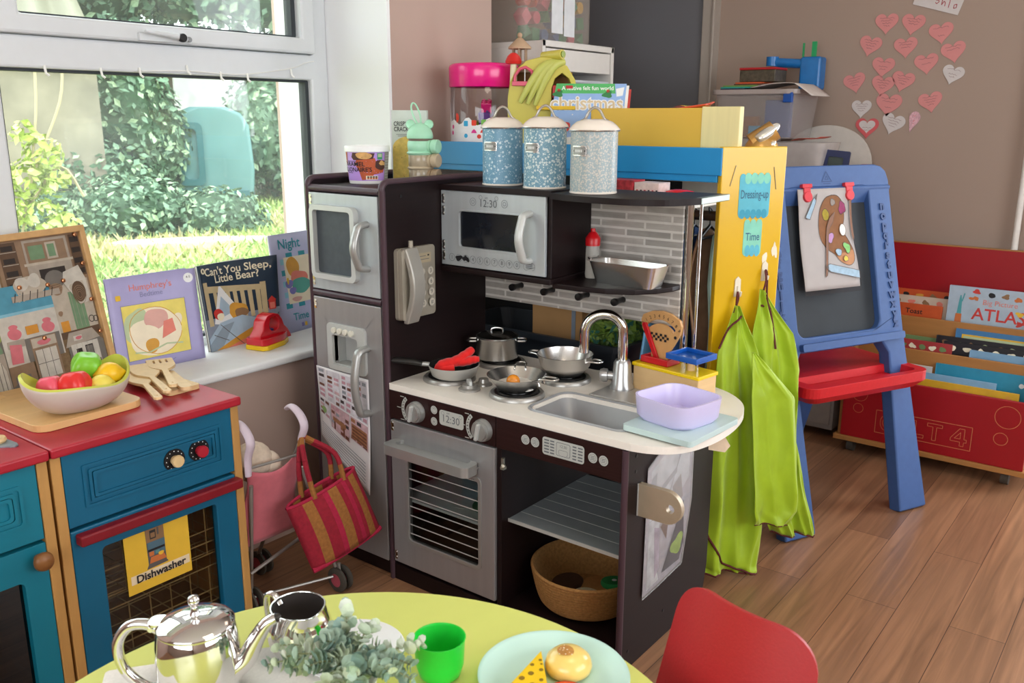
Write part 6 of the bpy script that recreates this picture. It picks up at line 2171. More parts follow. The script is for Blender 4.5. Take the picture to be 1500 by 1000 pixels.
def cloth(rows, fold, nf, seed, nu=48, nv=64):
    rd_ = random.Random(seed)
    ph = [rd_.uniform(0, 6) for _ in range(6)]

    def f(a_, b_):
        t = b_ * (len(rows) - 1); i = min(int(t), len(rows) - 2); k = t - i
        r0, r1 = rows[i], rows[i + 1]
        l = [r0[j] + (r1[j] - r0[j]) * k for j in range(5)]
        s_ = l[0] + (l[2] - l[0]) * a_; z = l[1] + (l[3] - l[1]) * a_
        q1 = 1 - 2 * abs(sin(a_ * nf * 1.55 + ph[0] + b_ * .8 + .25 * sin(b_ * 6 + ph[4])))
        q2 = 1 - 2 * abs(sin(a_ * nf * 2.9 + ph[1] - b_ * 3.1))
        q3 = 1 - 2 * abs(sin(b_ * 9 + a_ * 5 + ph[2] + .6 * sin(a_ * 7)))
        d = l[4] + fold * (.75 * q1 + .35 * q2 + .16 * q3 + .10 * sin(b_ * 31 - a_ * 14 + ph[3])) * (.3 + .7 * b_)
        return PO + PU * s_ + PN * d + Vector((0, 0, z))
    return f, nu, nv


A_ = [(.056, .732, .064, .731, .022), (.029, .68, .084, .677, .035), (.005, .614, .116, .605, .046), (-.008, .475, .15, .46, .06), (-.029, .298, .156, .275, .072), (-.036, .153, .151, .126, .085), (-.042, .055, .131, .030, .095), (-.039, .035, .125, .012, .097)]
F_ = [(.071, .624, .082, .623, .085), (.066, .573, .132, .568, .10), (.063, .514, .19, .502, .11), (.069, .335, .2, .32, .125), (.078, .213, .206, .196, .13), (.087, .172, .189, .157, .13)]
B_ = [(.125, .77, .135, .769, .022), (.115, .719, .169, .716, .03), (.103, .66, .219, .652, .036), (.101, .564, .248, .551, .04), (.121, .461, .25, .448, .042), (.142, .366, .251, .354, .045), (.151, .271, .276, .256, .05), (.165, .176, .305, .157, .055), (.205, .092, .327, .075, .06)]
t = thing('lime_apron', 'lime green apron on the left hook of the yellow panel', 'apron', (.70, .56, 0))
f, nu, nv = cloth(A_, .024, 3.2, 3)
mb = MB(APR); mb.grid(f, nu, nv); mb.build('apron_cloth', t, solid=.0014, smooth=80)
edge = [f(0, k / 24) for k in range(8, 25)] + [f(k / 10, 1) for k in range(1, 11)]
MB(BRD).tube(edge, .0028, 6).build('striped_binding', t)
sweep = [f(.02 + .93 * k / 14, .70 + .29 * (k / 14) ** .75) + PN * .004 for k in range(15)]
MB(BRD).tube(sweep, .003, 6).build('striped_binding', t)
hookp = PO + PU * .064 + PN * .014 + Vector((0, 0, .765))
MB(BRD).tube(smoothpath([f(.5, 0), PO + PU * .060 + PN * .018 + Vector((0, 0, .75)), hookp, hookp + Vector((.002, 0, -.02)), f(.2, .05)], 5), .0028, 6).build('neck_tie', t)
MB(BRD).tube(smoothpath([f(.9, .07) + PN * .003, f(.4, .09) + PN * .004, f(.05, .15) + PN * .004, f(-.02, .26) + PN * .003], 5), .0028, 6).build('waist_tie', t)
f2, nu, nv = cloth(F_, .014, 2.2, 9)
mb = MB(APR); mb.grid(f2, nu, nv); mb.build('folded_bib', t, solid=.0014, smooth=80)
MB(BRD).tube([f2(k / 12, 1) for k in range(13)], .0018, 6).build('striped_binding', t)
t = thing('lime_apron', 'lime green apron on the right hook, nearer the blue easel', 'apron', (.76, .68, 0.06))
f, nu, nv = cloth(B_, .025, 3.6, 5)
mb = MB(APR); mb.grid(f, nu, nv); mb.build('apron_cloth', t, solid=.0014, smooth=80)
MB(BRD).tube([f(k / 12, 1) for k in range(13)], .0028, 6).build('striped_binding', t)
hookp = PO + PU * .140 + PN * .014 + Vector((0, 0, .805))
MB(BRD).tube(smoothpath([f(.5, 0), hookp + PN * .006 + Vector((0, 0, -.012)), hookp + Vector((0, 0, .012)), hookp + PU * .006, f(.8, .06), f(.62, .16) + PN * .006, f(.5, .30) + PN * .006], 5), .0028, 6).build('neck_tie', t)
MB(BRD).tube(smoothpath([hookp + Vector((0, 0, -.06)), hookp + PU * -.012 + Vector((0, 0, -.08)), f(.3, .10) + PN * .005, f(.75, .12) + PN * .005], 4), .0028, 6).build('waist_tie', t)

# clothes on the rail, seen between the pole and the yellow panel
def garment(name, label, x, z0, m_, w=.24, y=.655, hanger=None, cat='garment', top=.895):
    t_ = thing(name, label, cat, (x, y, z0), group='dressing-up clothes on the rail')
    mb = MB(m_)
    mb.grid(lambda a_, b_: (x + .016 * sin(a_ * 9 + x * 50) * (.4 + b_) + .014 * sin(b_ * 5 + x * 30), y - w / 2 * (.55 + .45 * min(1, b_ * 4)) + w * a_ * (.55 + .45 * min(1, b_ * 4)), top - (1 - abs(2 * a_ - 1)) * -.02 - (top - z0) * b_), 18, 20)
    mb.build('cloth', t_, solid=.006, smooth=80)
    mb = MB(hanger or BLACK)
    mb.tube([(x, y - w * .3, top - .005), (x, y, top + .025), (x, y + w * .3, top - .005), (x, y - w * .3, top - .005)], .0045, 8)
    mb.tube(smoothpath([(x, y, top + .025), (x, y, top + .045), (x, y - .010, .966), (x, y, .962 + .003), (x, y + .014, .955)], 5), .0022, 6)
    mb.build('coat_hanger', t_)
    return t_


GN = mat('navy_cloth', '#1D3F70', .9, noise=.15); GB = mat('tan_cloth', '#8A6A52', .9, noise=.2); GP = mat('pale_aqua_cloth', '#9DB8B0', .9, noise=.1); GL = mat('light_blue_satin', '#6FA3C8', .5, noise=.1, scale=20); GR_ = mat('orange_red_cloth', '#A8472A', .9, noise=.2)
garment('hanging_tunic', 'light blue satin dress hanging beside the dark tub of leaves', .435, .36, GL, .26, .64)
garment('hanging_tunic', 'navy blue tunic hanging behind the chrome pole', .500, .42, GN, .22, .65)
garment('hanging_tunic', 'tan brown tunic hanging beside the yellow panel', .545, .46, GB, .2, .65)
garment('hanging_tunic', 'pale aqua tunic nearest the yellow panel', .585, .40, GP, .16, .675, mat('green_hanger', '#3F8F5A', .4))

# dark tub of leaves and cardboard box under the stand
GT = mat('dark_grey_tub', '#2E333A', .45)
t = thing('storage_tub', 'dark grey tub with green leaves behind the worktop', 'tub', (.06, .70, 0))
o0 = rrect(-.26, .60, .30, .83, .03); o1 = rrect(-.30, .575, .335, .843, .04); i1 = rrect(-.285, .588, .32, .838, .035); i0 = rrect(-.25, .61, .29, .825, .03)
n = len(o0)
mb = MB(GT)
L_ = [[(x, y, .0) for x, y in o0], [(x, y, .548) for x, y in i1], [(x, y, .548) for x, y in o1], [(x, y, .566) for x, y in o1], [(x, y, .566) for x, y in i1], [(x, y, .42) for x, y in i0]]
mb.add([p for l in L_ for p in l], [(k * n + i, k * n + (i + 1) % n, (k + 1) * n + (i + 1) % n, (k + 1) * n + i) for k in range(5) for i in range(n)] + [tuple(range(5 * n, 6 * n)), tuple(range(n))[::-1]])
mb.build('tub_body', t, smooth=0)
CB = mat('cardboard', '#A67C4E', .8, noise=.08, scale=12)
t = thing('cardboard_box', 'brown cardboard box standing in the dark grey tub', 'box', (.06, .72, .425))
MB(CB).box(-.05, .68, .425, .135, .82, .66).build('box_body', t, bevel=.002, smooth=0)
MB(mat('grey_tape', '#7C8490', .4)).box(.098, .6785, .425, .112, .6805, .66).build('parcel_tape', t, smooth=0)
t = leafmass('toy_foliage', [(.275, .70, .585, .055, .06, .045), (.205, .69, .575, .045, .05, .035)], 620, .021, [mat('leaf_olive', '#5E7A34', .5, noise=.2), mat('leaf_bright', '#7F9A3E', .5, noise=.2), mat('leaf_teal', '#2F6A5A', .5, noise=.2)], 'heap of artificial green leaves in the dark grey tub', 'leaves', 4)

# things on the stand
t = thing('pink_lid_jar', 'large clear toy jar with bright pink lid behind the first flowered tin', 'jar', (-.262, .705, 1.0465))
c = (-.262, .705, 1.0465)
MB(glass('clear_jar_plastic', '#EDE8E8', .05)).lathe([(0, .002), (.098, .002), (.104, .008), (.104, .235), (.098, .245)], c, 56).build('jar_body', t, smooth=60)
MB(mat('hot_pink_plastic', '#EA1382', .25, noise=.02, coat=.4)).lathe([(.1065, .236), (.108, .238), (.1095, .292), (.107, .300), (.100, .305), (.06, .308), (0, .308)], c, 56).build('lid', t, smooth=50)
a = Art(None)
PKP = mat('print_pink', '#E33A94', .5); STK = mat('white_sticker', '#EFEAEE', .4)
pts = [(-.16, .07), (.15, .07)] + [(.15 - .31 * k / 24, .142 + .008 * sin(k * 1.35) - .012 * abs(cos(k * .5)) + (.055 if k > 22 else 0)) for k in range(25)]
a.shape(pts, STK)
tq, rd_, gr_ = mat('print_cyan', '#2FA8DC', .5), mat('print_tomato', '#E2412E', .5), mat('print_leaf', '#74B34A', .5)
for x, y, m_, k in ((-.055, .128, tq, 0), (-.028, .130, rd_, 0), (.002, .132, gr_, 0), (.03, .128, tq, 0), (-.028, .105, PKP, 1), (.0, .106, rd_, 1), (-.055, .092, tq, 2), (-.012, .090, rd_, 2), (.018, .09, PKP, 2), (-.09, .145, rd_, 3), (-.115, .118, PKP, 2), (-.118, .100, PKP, 2)):
    if k == 0: a.shape(rrect(x - .0075, y - .008, x + .0075, y + .008, .0025), m_, keep=True)
    elif k == 1: a.shape([(x - .009, y - .005), (x + .009, y - .005), (x + .006, y + .002), (x, y + .007), (x - .006, y + .002)], m_, keep=True)
    elif k == 2: a.shape(circ(x, y, .0065, 14), m_, keep=True)
    else: a.shape(blob(x, y, .008, .013, 16, .1, 2), m_, keep=True)
a.z += a.step
wrap(a, c, .1045, .1045, .3, facing(c) - R(2)); a.build('sticker', t)
jar_top = c
for (x, y, z, s, m_, rz, lab) in ((-.228, .672, 1.158, .026, mat('purple_block', '#6B3FA0', .35), 20, 'purple plastic block inside the pink-lidded jar'), (-.222, .668, 1.190, .022, mat('hot_pink_plastic', '#EA1382', .25), 35, 'bright pink plastic block at the top of the jar pile'), (-.215, .680, 1.125, .028, mat('soft_pink_block', '#E873B8', .35), 15, 'soft pink plastic block in the right of the jar'), (-.290, .668, 1.118, .026, mat('hot_pink_plastic', '#EA1382', .25), 50, 'bright pink plastic block low in the jar'), (-.325, .690, 1.112, .024, mat('pale_pink_block', '#EFA9C6', .35), 10, 'pale pink plastic block at the left of the jar'), (-.256, .662, 1.128, .020, mat('lime_block', '#B5CF3C', .4), 40, 'lime green plastic block in the middle of the jar'), (-.185, .70, 1.118, .022, mat('rose_block', '#D2467E', .35), 60, 'rose plastic block at the far right of the jar'), (-.27, .72, 1.085, .032, mat('soft_pink_block', '#E873B8', .35), 30, 'large soft pink block at the bottom of the jar')):
    s *= 1.2; z += .034 if z > 1.1 else .01
    T_ = Matrix.Translation((x, y, z)) @ Matrix.Rotation(R(rz), 4, 'Z') @ Matrix.Rotation(R(rz * .6), 4, 'X')
    mb = MB(m_, T_); mb.box(-s * .6, -s * .6, -s * .6, s * .6, s * .6, s * .6)
    for i in (-1, 1):
        for j in (-1, 1):
            mb.cyl((i * s * .3, j * s * .3, s * .6), s * .17, s * .2, seg=10)
    mb.build('toy_block', None, bevel=.0012, smooth=0, label=lab, cat='toy block', group='plastic blocks in the pink-lidded jar')

# yellow banana-shaped toy house
t = thing('toy_house', 'yellow banana-shaped toy house with red windows between the jar and the book', 'toy house', (-.055, .745, 1.0465))
BN = mat('banana_plastic', '#C6B94E', .35, noise=.06, scale=12); BN2 = mat('deep_yellow_plastic', '#E0B71C', .35); RW = mat('red_window_plastic', '#B8232C', .3); PKW = mat('pink_sill_plastic', '#D2566E', .3)
hu = Vector((.79, .61, 0)); hv = Vector((-.61, .79, 0)); ho = Vector((-.065, .742, 0))


def hp(x, z, y=0): return ho + hu * x + hv * y + Vector((0, 0, z))


T = Matrix(((hu.x, hv.x, 0, ho.x), (hu.y, hv.y, 0, ho.y), (0, 0, 1, 0), (0, 0, 0, 1)))
mb = MB(BN, T)
prof = [(-.105, 1.047), (-.105, 1.250), (-.098, 1.295), (-.08, 1.330), (-.05, 1.355), (-.01, 1.365), (.03, 1.362), (.07, 1.340), (.095, 1.300), (.105, 1.250), (.105, 1.047)]
mb.prism([prof, [(.025, 1.220), (.025, 1.275), (.035, 1.305), (.055, 1.320), (.075, 1.305), (.088, 1.275), (.088, 1.220)], [(-.085, 1.295), (-.083, 1.312), (-.070, 1.330), (-.052, 1.335), (-.035, 1.325), (-.025, 1.295)]], -.045, .045, 'xz')
mb.build('house_body', t, bevel=.008, seg=3, smooth=50)
mb = MB(mat('lime_leaf_plastic', '#BEC062', .35, noise=.05))
for k, (x0, x1, zb) in enumerate(((.050, -.062, 1.235), (.056, -.040, 1.232), (.062, -.018, 1.228))):
    mb.tube(smoothpath([hp(x0, 1.352, -.040), hp(x0 * .6 + x1 * .4, 1.340, -.050), hp(x0 * .25 + x1 * .75, 1.295, -.052), hp(x1 - .006, zb, -.050)], 6), [.006 + .0075 * sin(pi * (.15 + .85 * i / 18)) for i in range(19)], 10)
mb.build('banana_peel', t)
mb = MB(BN); mb.tube([hp(.0, 1.368, -.01), hp(.055, 1.372, -.058)], .014, 16); mb.m(mat('olive_tip', '#8A9A3A', .4)).tube([hp(.055, 1.372, -.058), hp(.058, 1.372, -.061)], .009, 14); mb.build('stalk', t)
mb = MB(PKW, T); mb.box(-.092, -.056, 1.283, -.020, -.040, 1.296); mb.tube([(-.085, -.046, 1.296), (-.083, -.046, 1.313), (-.070, -.046, 1.331), (-.052, -.046, 1.336), (-.035, -.046, 1.326), (-.026, -.046, 1.296)], .005, 8); mb.m(WHITE).box(-.056, -.048, 1.296, -.053, -.042, 1.333); mb.build('window_frame', t, bevel=.002)
mb = MB(RW, T); mb.box(.066, -.052, 1.222, .088, -.044, 1.285).box(.028, -.05, 1.250, .046, -.044, 1.285); mb.build('red_shutter', t, bevel=.002)
MB(mat('dark_orange_room', '#8A5A20', .6), T).box(-.09, .02, 1.1, .09, .03, 1.325).build('back_wall', t, smooth=0)
mb = MB(BN2, T); mb.box(-.02, -.07, 1.215, .095, -.044, 1.226); mb.build('porch_floor', t, bevel=.002)
mb = MB(mat('cream_stem', '#E6D9B8', .5)); mb.lathe([(0, 1.290), (.011, 1.290), (.009, 1.350), (0, 1.350)], hp(-.088, 0, -.03), 16); mb.m(mat('toadstool_red', '#CF2A26', .3)).lathe([(0, 1.344), (.022, 1.346), (.025, 1.353), (.018, 1.368), (.008, 1.377), (0, 1.378)], hp(-.088, 0, -.03), 22)
mb.m(WHITE)
for q in range(5):
    mb.sph(hp(-.088 + .015 * cos(q * 1.3 + 4), 1.361, -.03 + .015 * sin(q * 1.3 + 4)), .004, 8, 5)
mb.build('toadstool_chimney', t)
# wooden bird-table tower behind it
t = thing('wooden_tower', 'small rustic wooden tower with conical roof behind the toy house', 'toy tower', (-.215, .815, 1.0465))
WT = wood('grey_driftwood', '#A58B72', .7, (20, 20, 20), .15)
c = (-.205, .812, -.025)
mb = MB(WT)
mb.cyl((c[0], c[1], 1.0465), .03, .305, seg=14).lathe([(0, 1.372), (.044, 1.372), (.044, 1.38), (0, 1.38)], c, 22)
mb.lathe([(0, 1.378), (.020, 1.378), (.020, 1.388), (0, 1.388)], c, 14)
mb.build('tower_stem', t)
mb = MB(WT)
for k in range(6):
    q = k * pi / 3
    mb.cyl((c[0] + .022 * cos(q), c[1] + .022 * sin(q), 1.363), .0035, .04, seg=8)
mb.build('tower_post', t)
MB(wood('pale_roof_wood', '#C2A486', .7, (20, 20, 20))).lathe([(0, 1.425), (.036, 1.425), (.036, 1.431), (.008, 1.458), (0, 1.46)], c, 22).sph((c[0], c[1], 1.441), .008, 12, 8).build('tower_roof', t)

# Christmas book leaning at the back of the stand
T = frame((-.005, .655, 1.0468), (.79, .61, .0), Vector((.02, .30, .955)))
t = thing('felt_board_book', 'pale blue Christmas felt book with a green band behind the tins', 'book', mx=T, world=False)
w, h = .225, .250
CB1 = mat('christmas_blue', '#8FB0E0', .45, noise=.05); CG = mat('christmas_green', '#4FAF62', .45)
sk_ = .045
mb = MB(CB1); mb.prism([(0, 0), (w, 0), (w + sk_ * .6, h), (sk_, h)], -.004, 0); mb.build('front_cover', t, smooth=0)
mb = MB(PAGE); mb.prism([(.004, .002), (w + .012, .002), (w + sk_ * .6 + .008, h - .004), (sk_, h - .004)], -.016, -.004); mb.build('pages', t, smooth=0)
mb = MB(mat('book_red', '#B5352E', .45)); mb.prism([(.004, 0), (w + .020, 0), (w + sk_ * .6 + .016, h - .012), (sk_, h - .012)], -.022, -.016); mb.build('back_cover', t, smooth=0)
a = Art(None, .0003)
a.shape([(sk_ * .88, h * .885), (w + sk_ * .53 - .03, h * .885), (w + sk_ * .6 - .035, h), (sk_, h)], CG); 
a.text('A festive felt fun world', .125 + .012, h * .945, .0165, WHITE, bold=.0002)
a.text('christmas', .134, h * .765, .056, WHITE, bold=.003); a.text('christmas', .134, h * .765, .056, mat('christmas_gold', '#B8A88C', .3, .4), bold=.0006)
for (x, y) in ((.05, .22), (.195, .218)):
    a.shape(blob(x, y, .016, .009, 14, .3, 4), mat('holly_green', '#2E7A44', .5), keep=True); a.shape(circ(x + .002, y + .010, .005, 10), REDI, keep=True)
rdx = random.Random(9)
for k in range(42):
    a.shape(circ(rdx.uniform(.045, .235), rdx.uniform(.03, .205), rdx.uniform(.0012, .003), 8), WHITE, keep=True)
a.z += a.step
a.shape([(.22, .235), (.245, .24), (.24, .215), (.222, .212)], WHITE)
for k, m_ in enumerate((OCH, REDI, mat('print_violet', '#7B77B5', .5), CARDY, PKI, OCH, REDI)):
    a.shape(blob(.045 + k * .028, .115 + .01 * sin(k * 2), .011, .016, 16, .15, k), m_, keep=True)
a.z += a.step
a.shape(blob(.125, .06, .11, .035, 26, .06, 3), WHITE); a.shape(blob(.19, .035, .03, .035, 20, .1, 3), PKI)
a.build('cover_print', t)

# yellow crate, foil pouch and papers
t = thing('yellow_crate', 'yellow wooden crate with a pale end block on the stand', 'crate', (.42, .70, 1.0465))
mb = MB(YEL2).box(.20, .600, 1.0465, .530, .614, 1.2175).box(.20, .60, 1.0465, .214, .83, 1.2175).box(.20, .816, 1.0465, .46, .83, 1.21).box(.2, .6, 1.0465, .50, .83, 1.055)
mb.build('crate_board', t, bevel=.0015, smooth=0)
MB(YPALE).box(.530, .598, 1.0465, .632, .622, 1.2205).build('pale_end_block', t, bevel=.002, smooth=0)
MB(INK).cyl((.521, .6005, 1.196), .003, .001, 'y', 10).build('screw', t)
a_ = MB(mat('glossy_packet', '#D8492E', .2, noise=.45, scale=18, coat=.5)); a_.grid(lambda u_, v_: (.385 + .135 * u_, .64 + .05 * v_, 1.205 + .030 * u_ * (1 - .3 * u_) + .012 * sin(u_ * 7) * v_), 12, 6)
a_.build('plastic_packet', None, solid=.004, smooth=80, label='shiny red and yellow packet on top of the yellow crate', cat='packet')
mb = MB(mat('yellow_red_packet', '#E3B94A', .2, noise=.35, scale=24, coat=.5)); mb.grid(lambda u_, v_: (.41 + .10 * u_, .70 + .05 * v_, 1.214 + .010 * sin(u_ * 6 + 1)), 10, 5); mb.build('plastic_packet', None, solid=.004, smooth=80, label='yellow packet behind the red one on the crate', cat='packet')
t = thing('foil_pouch', 'gold and silver foil pouch at the right of the yellow crate', 'pouch', (0.672, 0.720, 1.044))
GOLD = mat('gold_foil', '#C79A58', .3, .6, .2, 40); SLV = mat('silver_foil', '#D8D6CF', .25, .7, .1, 40)
mb = MB(GOLD); mb.sph((0.644, 0.715, 1.102), (.045, .05, .055), 22, 12); mb.tube([(0.627, 0.700, 1.127), (0.672, 0.725, 1.165)], [.030, .026], 14); mb.build('gold_panel', t, smooth=80)
mb = MB(SLV); mb.tube(smoothpath([(0.644, 0.680, 1.139), (0.662, 0.702, 1.157), (0.684, 0.722, 1.179)], 5), [.012, .015, .017, .018, .018, .018, .017, .015, .013, .010, .004], 12, flat=.8); mb.tube(smoothpath([(0.648, 0.685, 1.115), (0.667, 0.700, 1.125), (0.680, 0.715, 1.137)], 4), [.010, .013, .014, .014, .013, .012, .011, .008, .004], 12, flat=.7); mb.build('silver_fold', t, smooth=80)
MB(mat('red_lattice_card', '#A8323A', .5, noise=.5, scale=90)).box(.335, .47, .9985, .415, .53, 1.04).build('patterned_box', None, bevel=.001, smooth=0, label='red patterned box on the white shelf behind the tins', cat='box')
t = thing('patterned_box', 'white box with black marks on the white shelf behind the tins', 'box', (.452, .5, .9985))
MB(mat('white_patterned_card', '#D9C6C0', .5, noise=.15, scale=90)).box(.418, .47, .9985, .487, .53, 1.036).build('box_body', t, bevel=.001, smooth=0)
a = Art(frame((.418, .4698, .9985), (1, 0, 0), (0, 0, 1)), .0002)
for k in range(6): a.rect(.006 + k * .011, .006, .011 + k * .011, .020, INK if k % 2 else mat('red_lattice_card', '#A8323A', .5), keep=True)
a.build('box_print', t)
MB(mat('glossy_red_plastic', '#CC1524', .2)).sph((.525, .515, 1.010), (.045, .02, .0115), 20, 8).build('red_purse', None, label='small glossy red purse on the white shelf behind the tins', cat='purse')
mb = MB(mat('orange_paper', '#E8672A', .7)); mb.prism([(.45, .435), (.598, .432), (.60, .52), (.47, .465)], .9985, 1.0005); mb.build('orange_paper', None, smooth=0, label='sheet of orange paper on the white shelf', cat='paper')

# ================================================================ white drawers and block bin in the recess
WD = mat('white_drawer_laminate', '#E4E0DA', .45, noise=.02); WDS = mat('drawer_side_laminate', '#DCD3C8', .5)
t = thing('drawer_unit', 'white drawer unit in the recess behind the pink wall', 'drawer unit', (-.53, 1.3, 0))
mb = MB(WD).box(-.76, 1.066, 0, -.30, 1.084, 1.45).box(-.76, 1.512, 0, -.30, 1.53, 1.45).box(-.76, 1.066, 1.43, -.30, 1.53, 1.45).box(-.76, 1.084, 0, -.75, 1.512, 1.43)
mb.build('carcass', t, bevel=.0015, smooth=0)
for z0, z1 in ((1.352, 1.425), (1.14, 1.22), (.92, 1.0), (.70, .78), (.48, .56), (.26, .34)):
    MB(WD).box(-.70, 1.09, z0, -.302, 1.506, z1).build('drawer', t, bevel=.002, smooth=0)
MB(mat('clear_drawer', '#C9CDD6', .3)).box(-.70, 1.09, 1.235, -.33, 1.506, 1.325).box(-.7, 1.09, 1.315, -.305, 1.506, 1.326).build('plastic_tray', t, bevel=.003, smooth=0)
MB(INK).cyl((-.38, 1.0655, 1.437), .003, .001, 'y', 8).build('screw', t)
t = thing('block_bin', 'frosted plastic bin of coloured blocks on top of the white drawers', 'bin', (-.58, 1.34, 1.451))
FRO = mat('frosted_polypropylene', '#D9CFC4', .25, alpha=.30, noise=.02)
mb = MB(FRO); mb.box(-.74, 1.135, 1.4512, -.43, 1.58, 1.78); mb.build('bin_body', t, bevel=.035, seg=5, smooth=60)
rdk = random.Random(17)
BC = [mat('block_' + n_, h_, .5) for n_, h_ in (('red', '#B23A2E'), ('orange', '#D2763A'), ('green', '#2F7A55'), ('yellow', '#C79A3A'), ('blue', '#2F5A8A'), ('pink', '#C45A6A'))]
names = ('red', 'orange', 'green', 'yellow', 'blue', 'pink')
k = 0
for iy in range(7):
    for iz in range(4):
        for ix in range(1):
            y = 1.185 + iy * .058 + rdk.uniform(-.006, .006); z = 1.487 + iz * .058; x = -.475
            T_ = Matrix.Translation((x, y, z)) @ Matrix.Rotation(rdk.uniform(0, 3), 4, 'X')
            ci = rdk.randrange(6); s = .022
            mb = MB(BC[ci], T_)
            if k % 3 == 0: mb.prism([(-s, -s), (s, -s), (0, s * 1.1)], -.02, .02, 'yz')
            elif k % 3 == 1: mb.box(-.02, -s, -s, .02, s, s)
            else: mb.cyl((-.02, 0, 0), s, .04, 'x', 18)
            ORD = ('leftmost', 'second from left', 'third from left', 'fourth from left', 'fifth from left', 'sixth from left', 'rightmost')
            mb.build('foam_block', None, bevel=.002, smooth=0, label='%s foam %s, %s in the %s layer of the frosted bin' % (names[ci], ('wedge', 'cube', 'disc')[k % 3], ORD[iy], ('bottom', 'second', 'third', 'top')[iz]), cat='toy block', group='foam blocks in the frosted bin')
            k += 1
T = frame((-.4295, 1.30, 1.55), (0, 1, 0), (0, 0, 1))
mb = MB(mat('white_label_paper', '#E4E8EC', .6), T); mb.box(0, -.055, 0, .072, .14, .0008).box(.080, -.062, 0, .150, .14, .0008); mb.build('paper_label', t, smooth=0)
MB(mat('black_mesh', '#1A1714', .6)).box(-.76, 1.07, 1.4512, -.62, 1.125, 1.70).build('black_mesh_file', None, bevel=.002, smooth=0, label='black mesh file left of the frosted block bin', cat='file')

# ================================================================ blue easel
EB = mat('blue_easel_plastic', '#3D5C92', .5, noise=.06, scale=40, bump=.15); EBD = mat('deep_blue_easel', '#2C4678', .45); CHB = mat('chalkboard', '#2C3136', .7, noise=.18, scale=9)
ET = Matrix(((.4351, -.21492, -(-.0), .7637), (.9004, .10386, 0, .8521), (0, .97109, 0, 0), (0, 0, 0, 1)))
eu, ev = Vector((.4351, .9004, 0)), Vector((-.21492, .10386, .97109))
ET = frame((.7637, .8521, .004), eu, ev)
es = thing('easel', 'blue plastic children easel with chalkboard and red tray', 'easel', mx=ET, world=False)
outer = [(-.022, 0), (.092, 0), (.078, .50), (.098, .535), (.438, .535), (.462, .50), (.446, 0), (.560, 0), (.533, .50), (.527, 1.035), (.518, 1.063), (.50, 1.078), (.47, 1.085), (.07, 1.085), (.04, 1.078), (.022, 1.063), (.013, 1.035), (.006, .50)]
fr = MB(EB).prism([outer, rrect(.100, .580, .436, 1.022, .030)], -.045, 0).build('front_frame', es, bevel=.010, seg=3, smooth=50)
MB(CHB).prism(rrect(.095, .575, .441, 1.027, .03), -.030, -.022).build('chalkboard', es, smooth=0)
MB(EB).prism(rrect(.098, .540, .52, .562, .006), -.005, .016).build('chalk_ledge', es, bevel=.006, seg=3, smooth=0)
# raised alphabet down the side bars and a moulded triangle
a = MB(EBD)
for k, ch in enumerate('nopqrstuvwxyz'):
    for vs, fs in text_geo(ch, .038, 'CENTER', .0018):
        a.add([(.484 + .0012 * k + p[0], .955 - k * .0305 + p[1], .0012) for p in vs], fs); a.add([(.484 + .0012 * k + p[0], .955 - k * .0305 + p[1], .0028) for p in vs], fs)
a.build('raised_alphabet', fr, solid=.002, smooth=0)
a = MB(EBD)
for k, ch in enumerate('abcdefghijklm'):
    for vs, fs in text_geo(ch, .038, 'CENTER', .0018):
        a.add([(.054 - .0012 * k + p[0], .955 - k * .0305 + p[1], .0028) for p in vs], fs)
a.build('raised_alphabet', fr, solid=.002, smooth=0)
a = Art(None, .0008); a.line([(.245, 1.036), (.285, 1.036), (.265, 1.066), (.245, 1.036)], .003, EBD); a.line([(.250, 1.030), (.280, 1.030)], .0025, EBD); a.line([(.258, 1.042), (.272, 1.042), (.265, 1.053), (.258, 1.042)], .002, EBD); a.build('moulded_triangle', fr)
# back frame, mirrored lean
back = ET.copy()
bn = Vector((.9004, -.4351, 0))


def q_(x, y, d=0):
    """back frame: x along the easel, y height, leaning the other way"""
    top = Vector((.7637, .8521, 0)) + ev * 1.075
    foot = Vector((.7637, .8521, 0)) - bn * .60
    k = 1 - y / 1.04
    return top.lerp(foot, k) + eu * x


mb = MB(EB)
bl = [q_(-.022, 0), q_(.085, 0), q_(.075, .47), q_(.462, .47), q_(.454, 0), q_(.560, 0), q_(.527, 1.0), q_(.013, 1.0)]
inv = ET.inverted()
bl = [inv @ p for p in bl]
nrm = ((bl[1] - bl[0]).cross(bl[6] - bl[0])).normalized() * .035
tri = tessellate_polygon([[Vector((p[0], p[1], 0)) for p in ((-.022, 0), (.085, 0), (.075, .47), (.462, .47), (.454, 0), (.560, 0), (.527, 1.0), (.013, 1.0))]])
mb.add(bl + [p + nrm for p in bl], [tuple(x) for x in tri] + [tuple(i + 8 for i in x)[::-1] for x in tri] + [(i, (i + 1) % 8, (i + 1) % 8 + 8, i + 8) for i in range(8)])
mb.build('rear_frame', es, bevel=.006, smooth=0, weld=True)
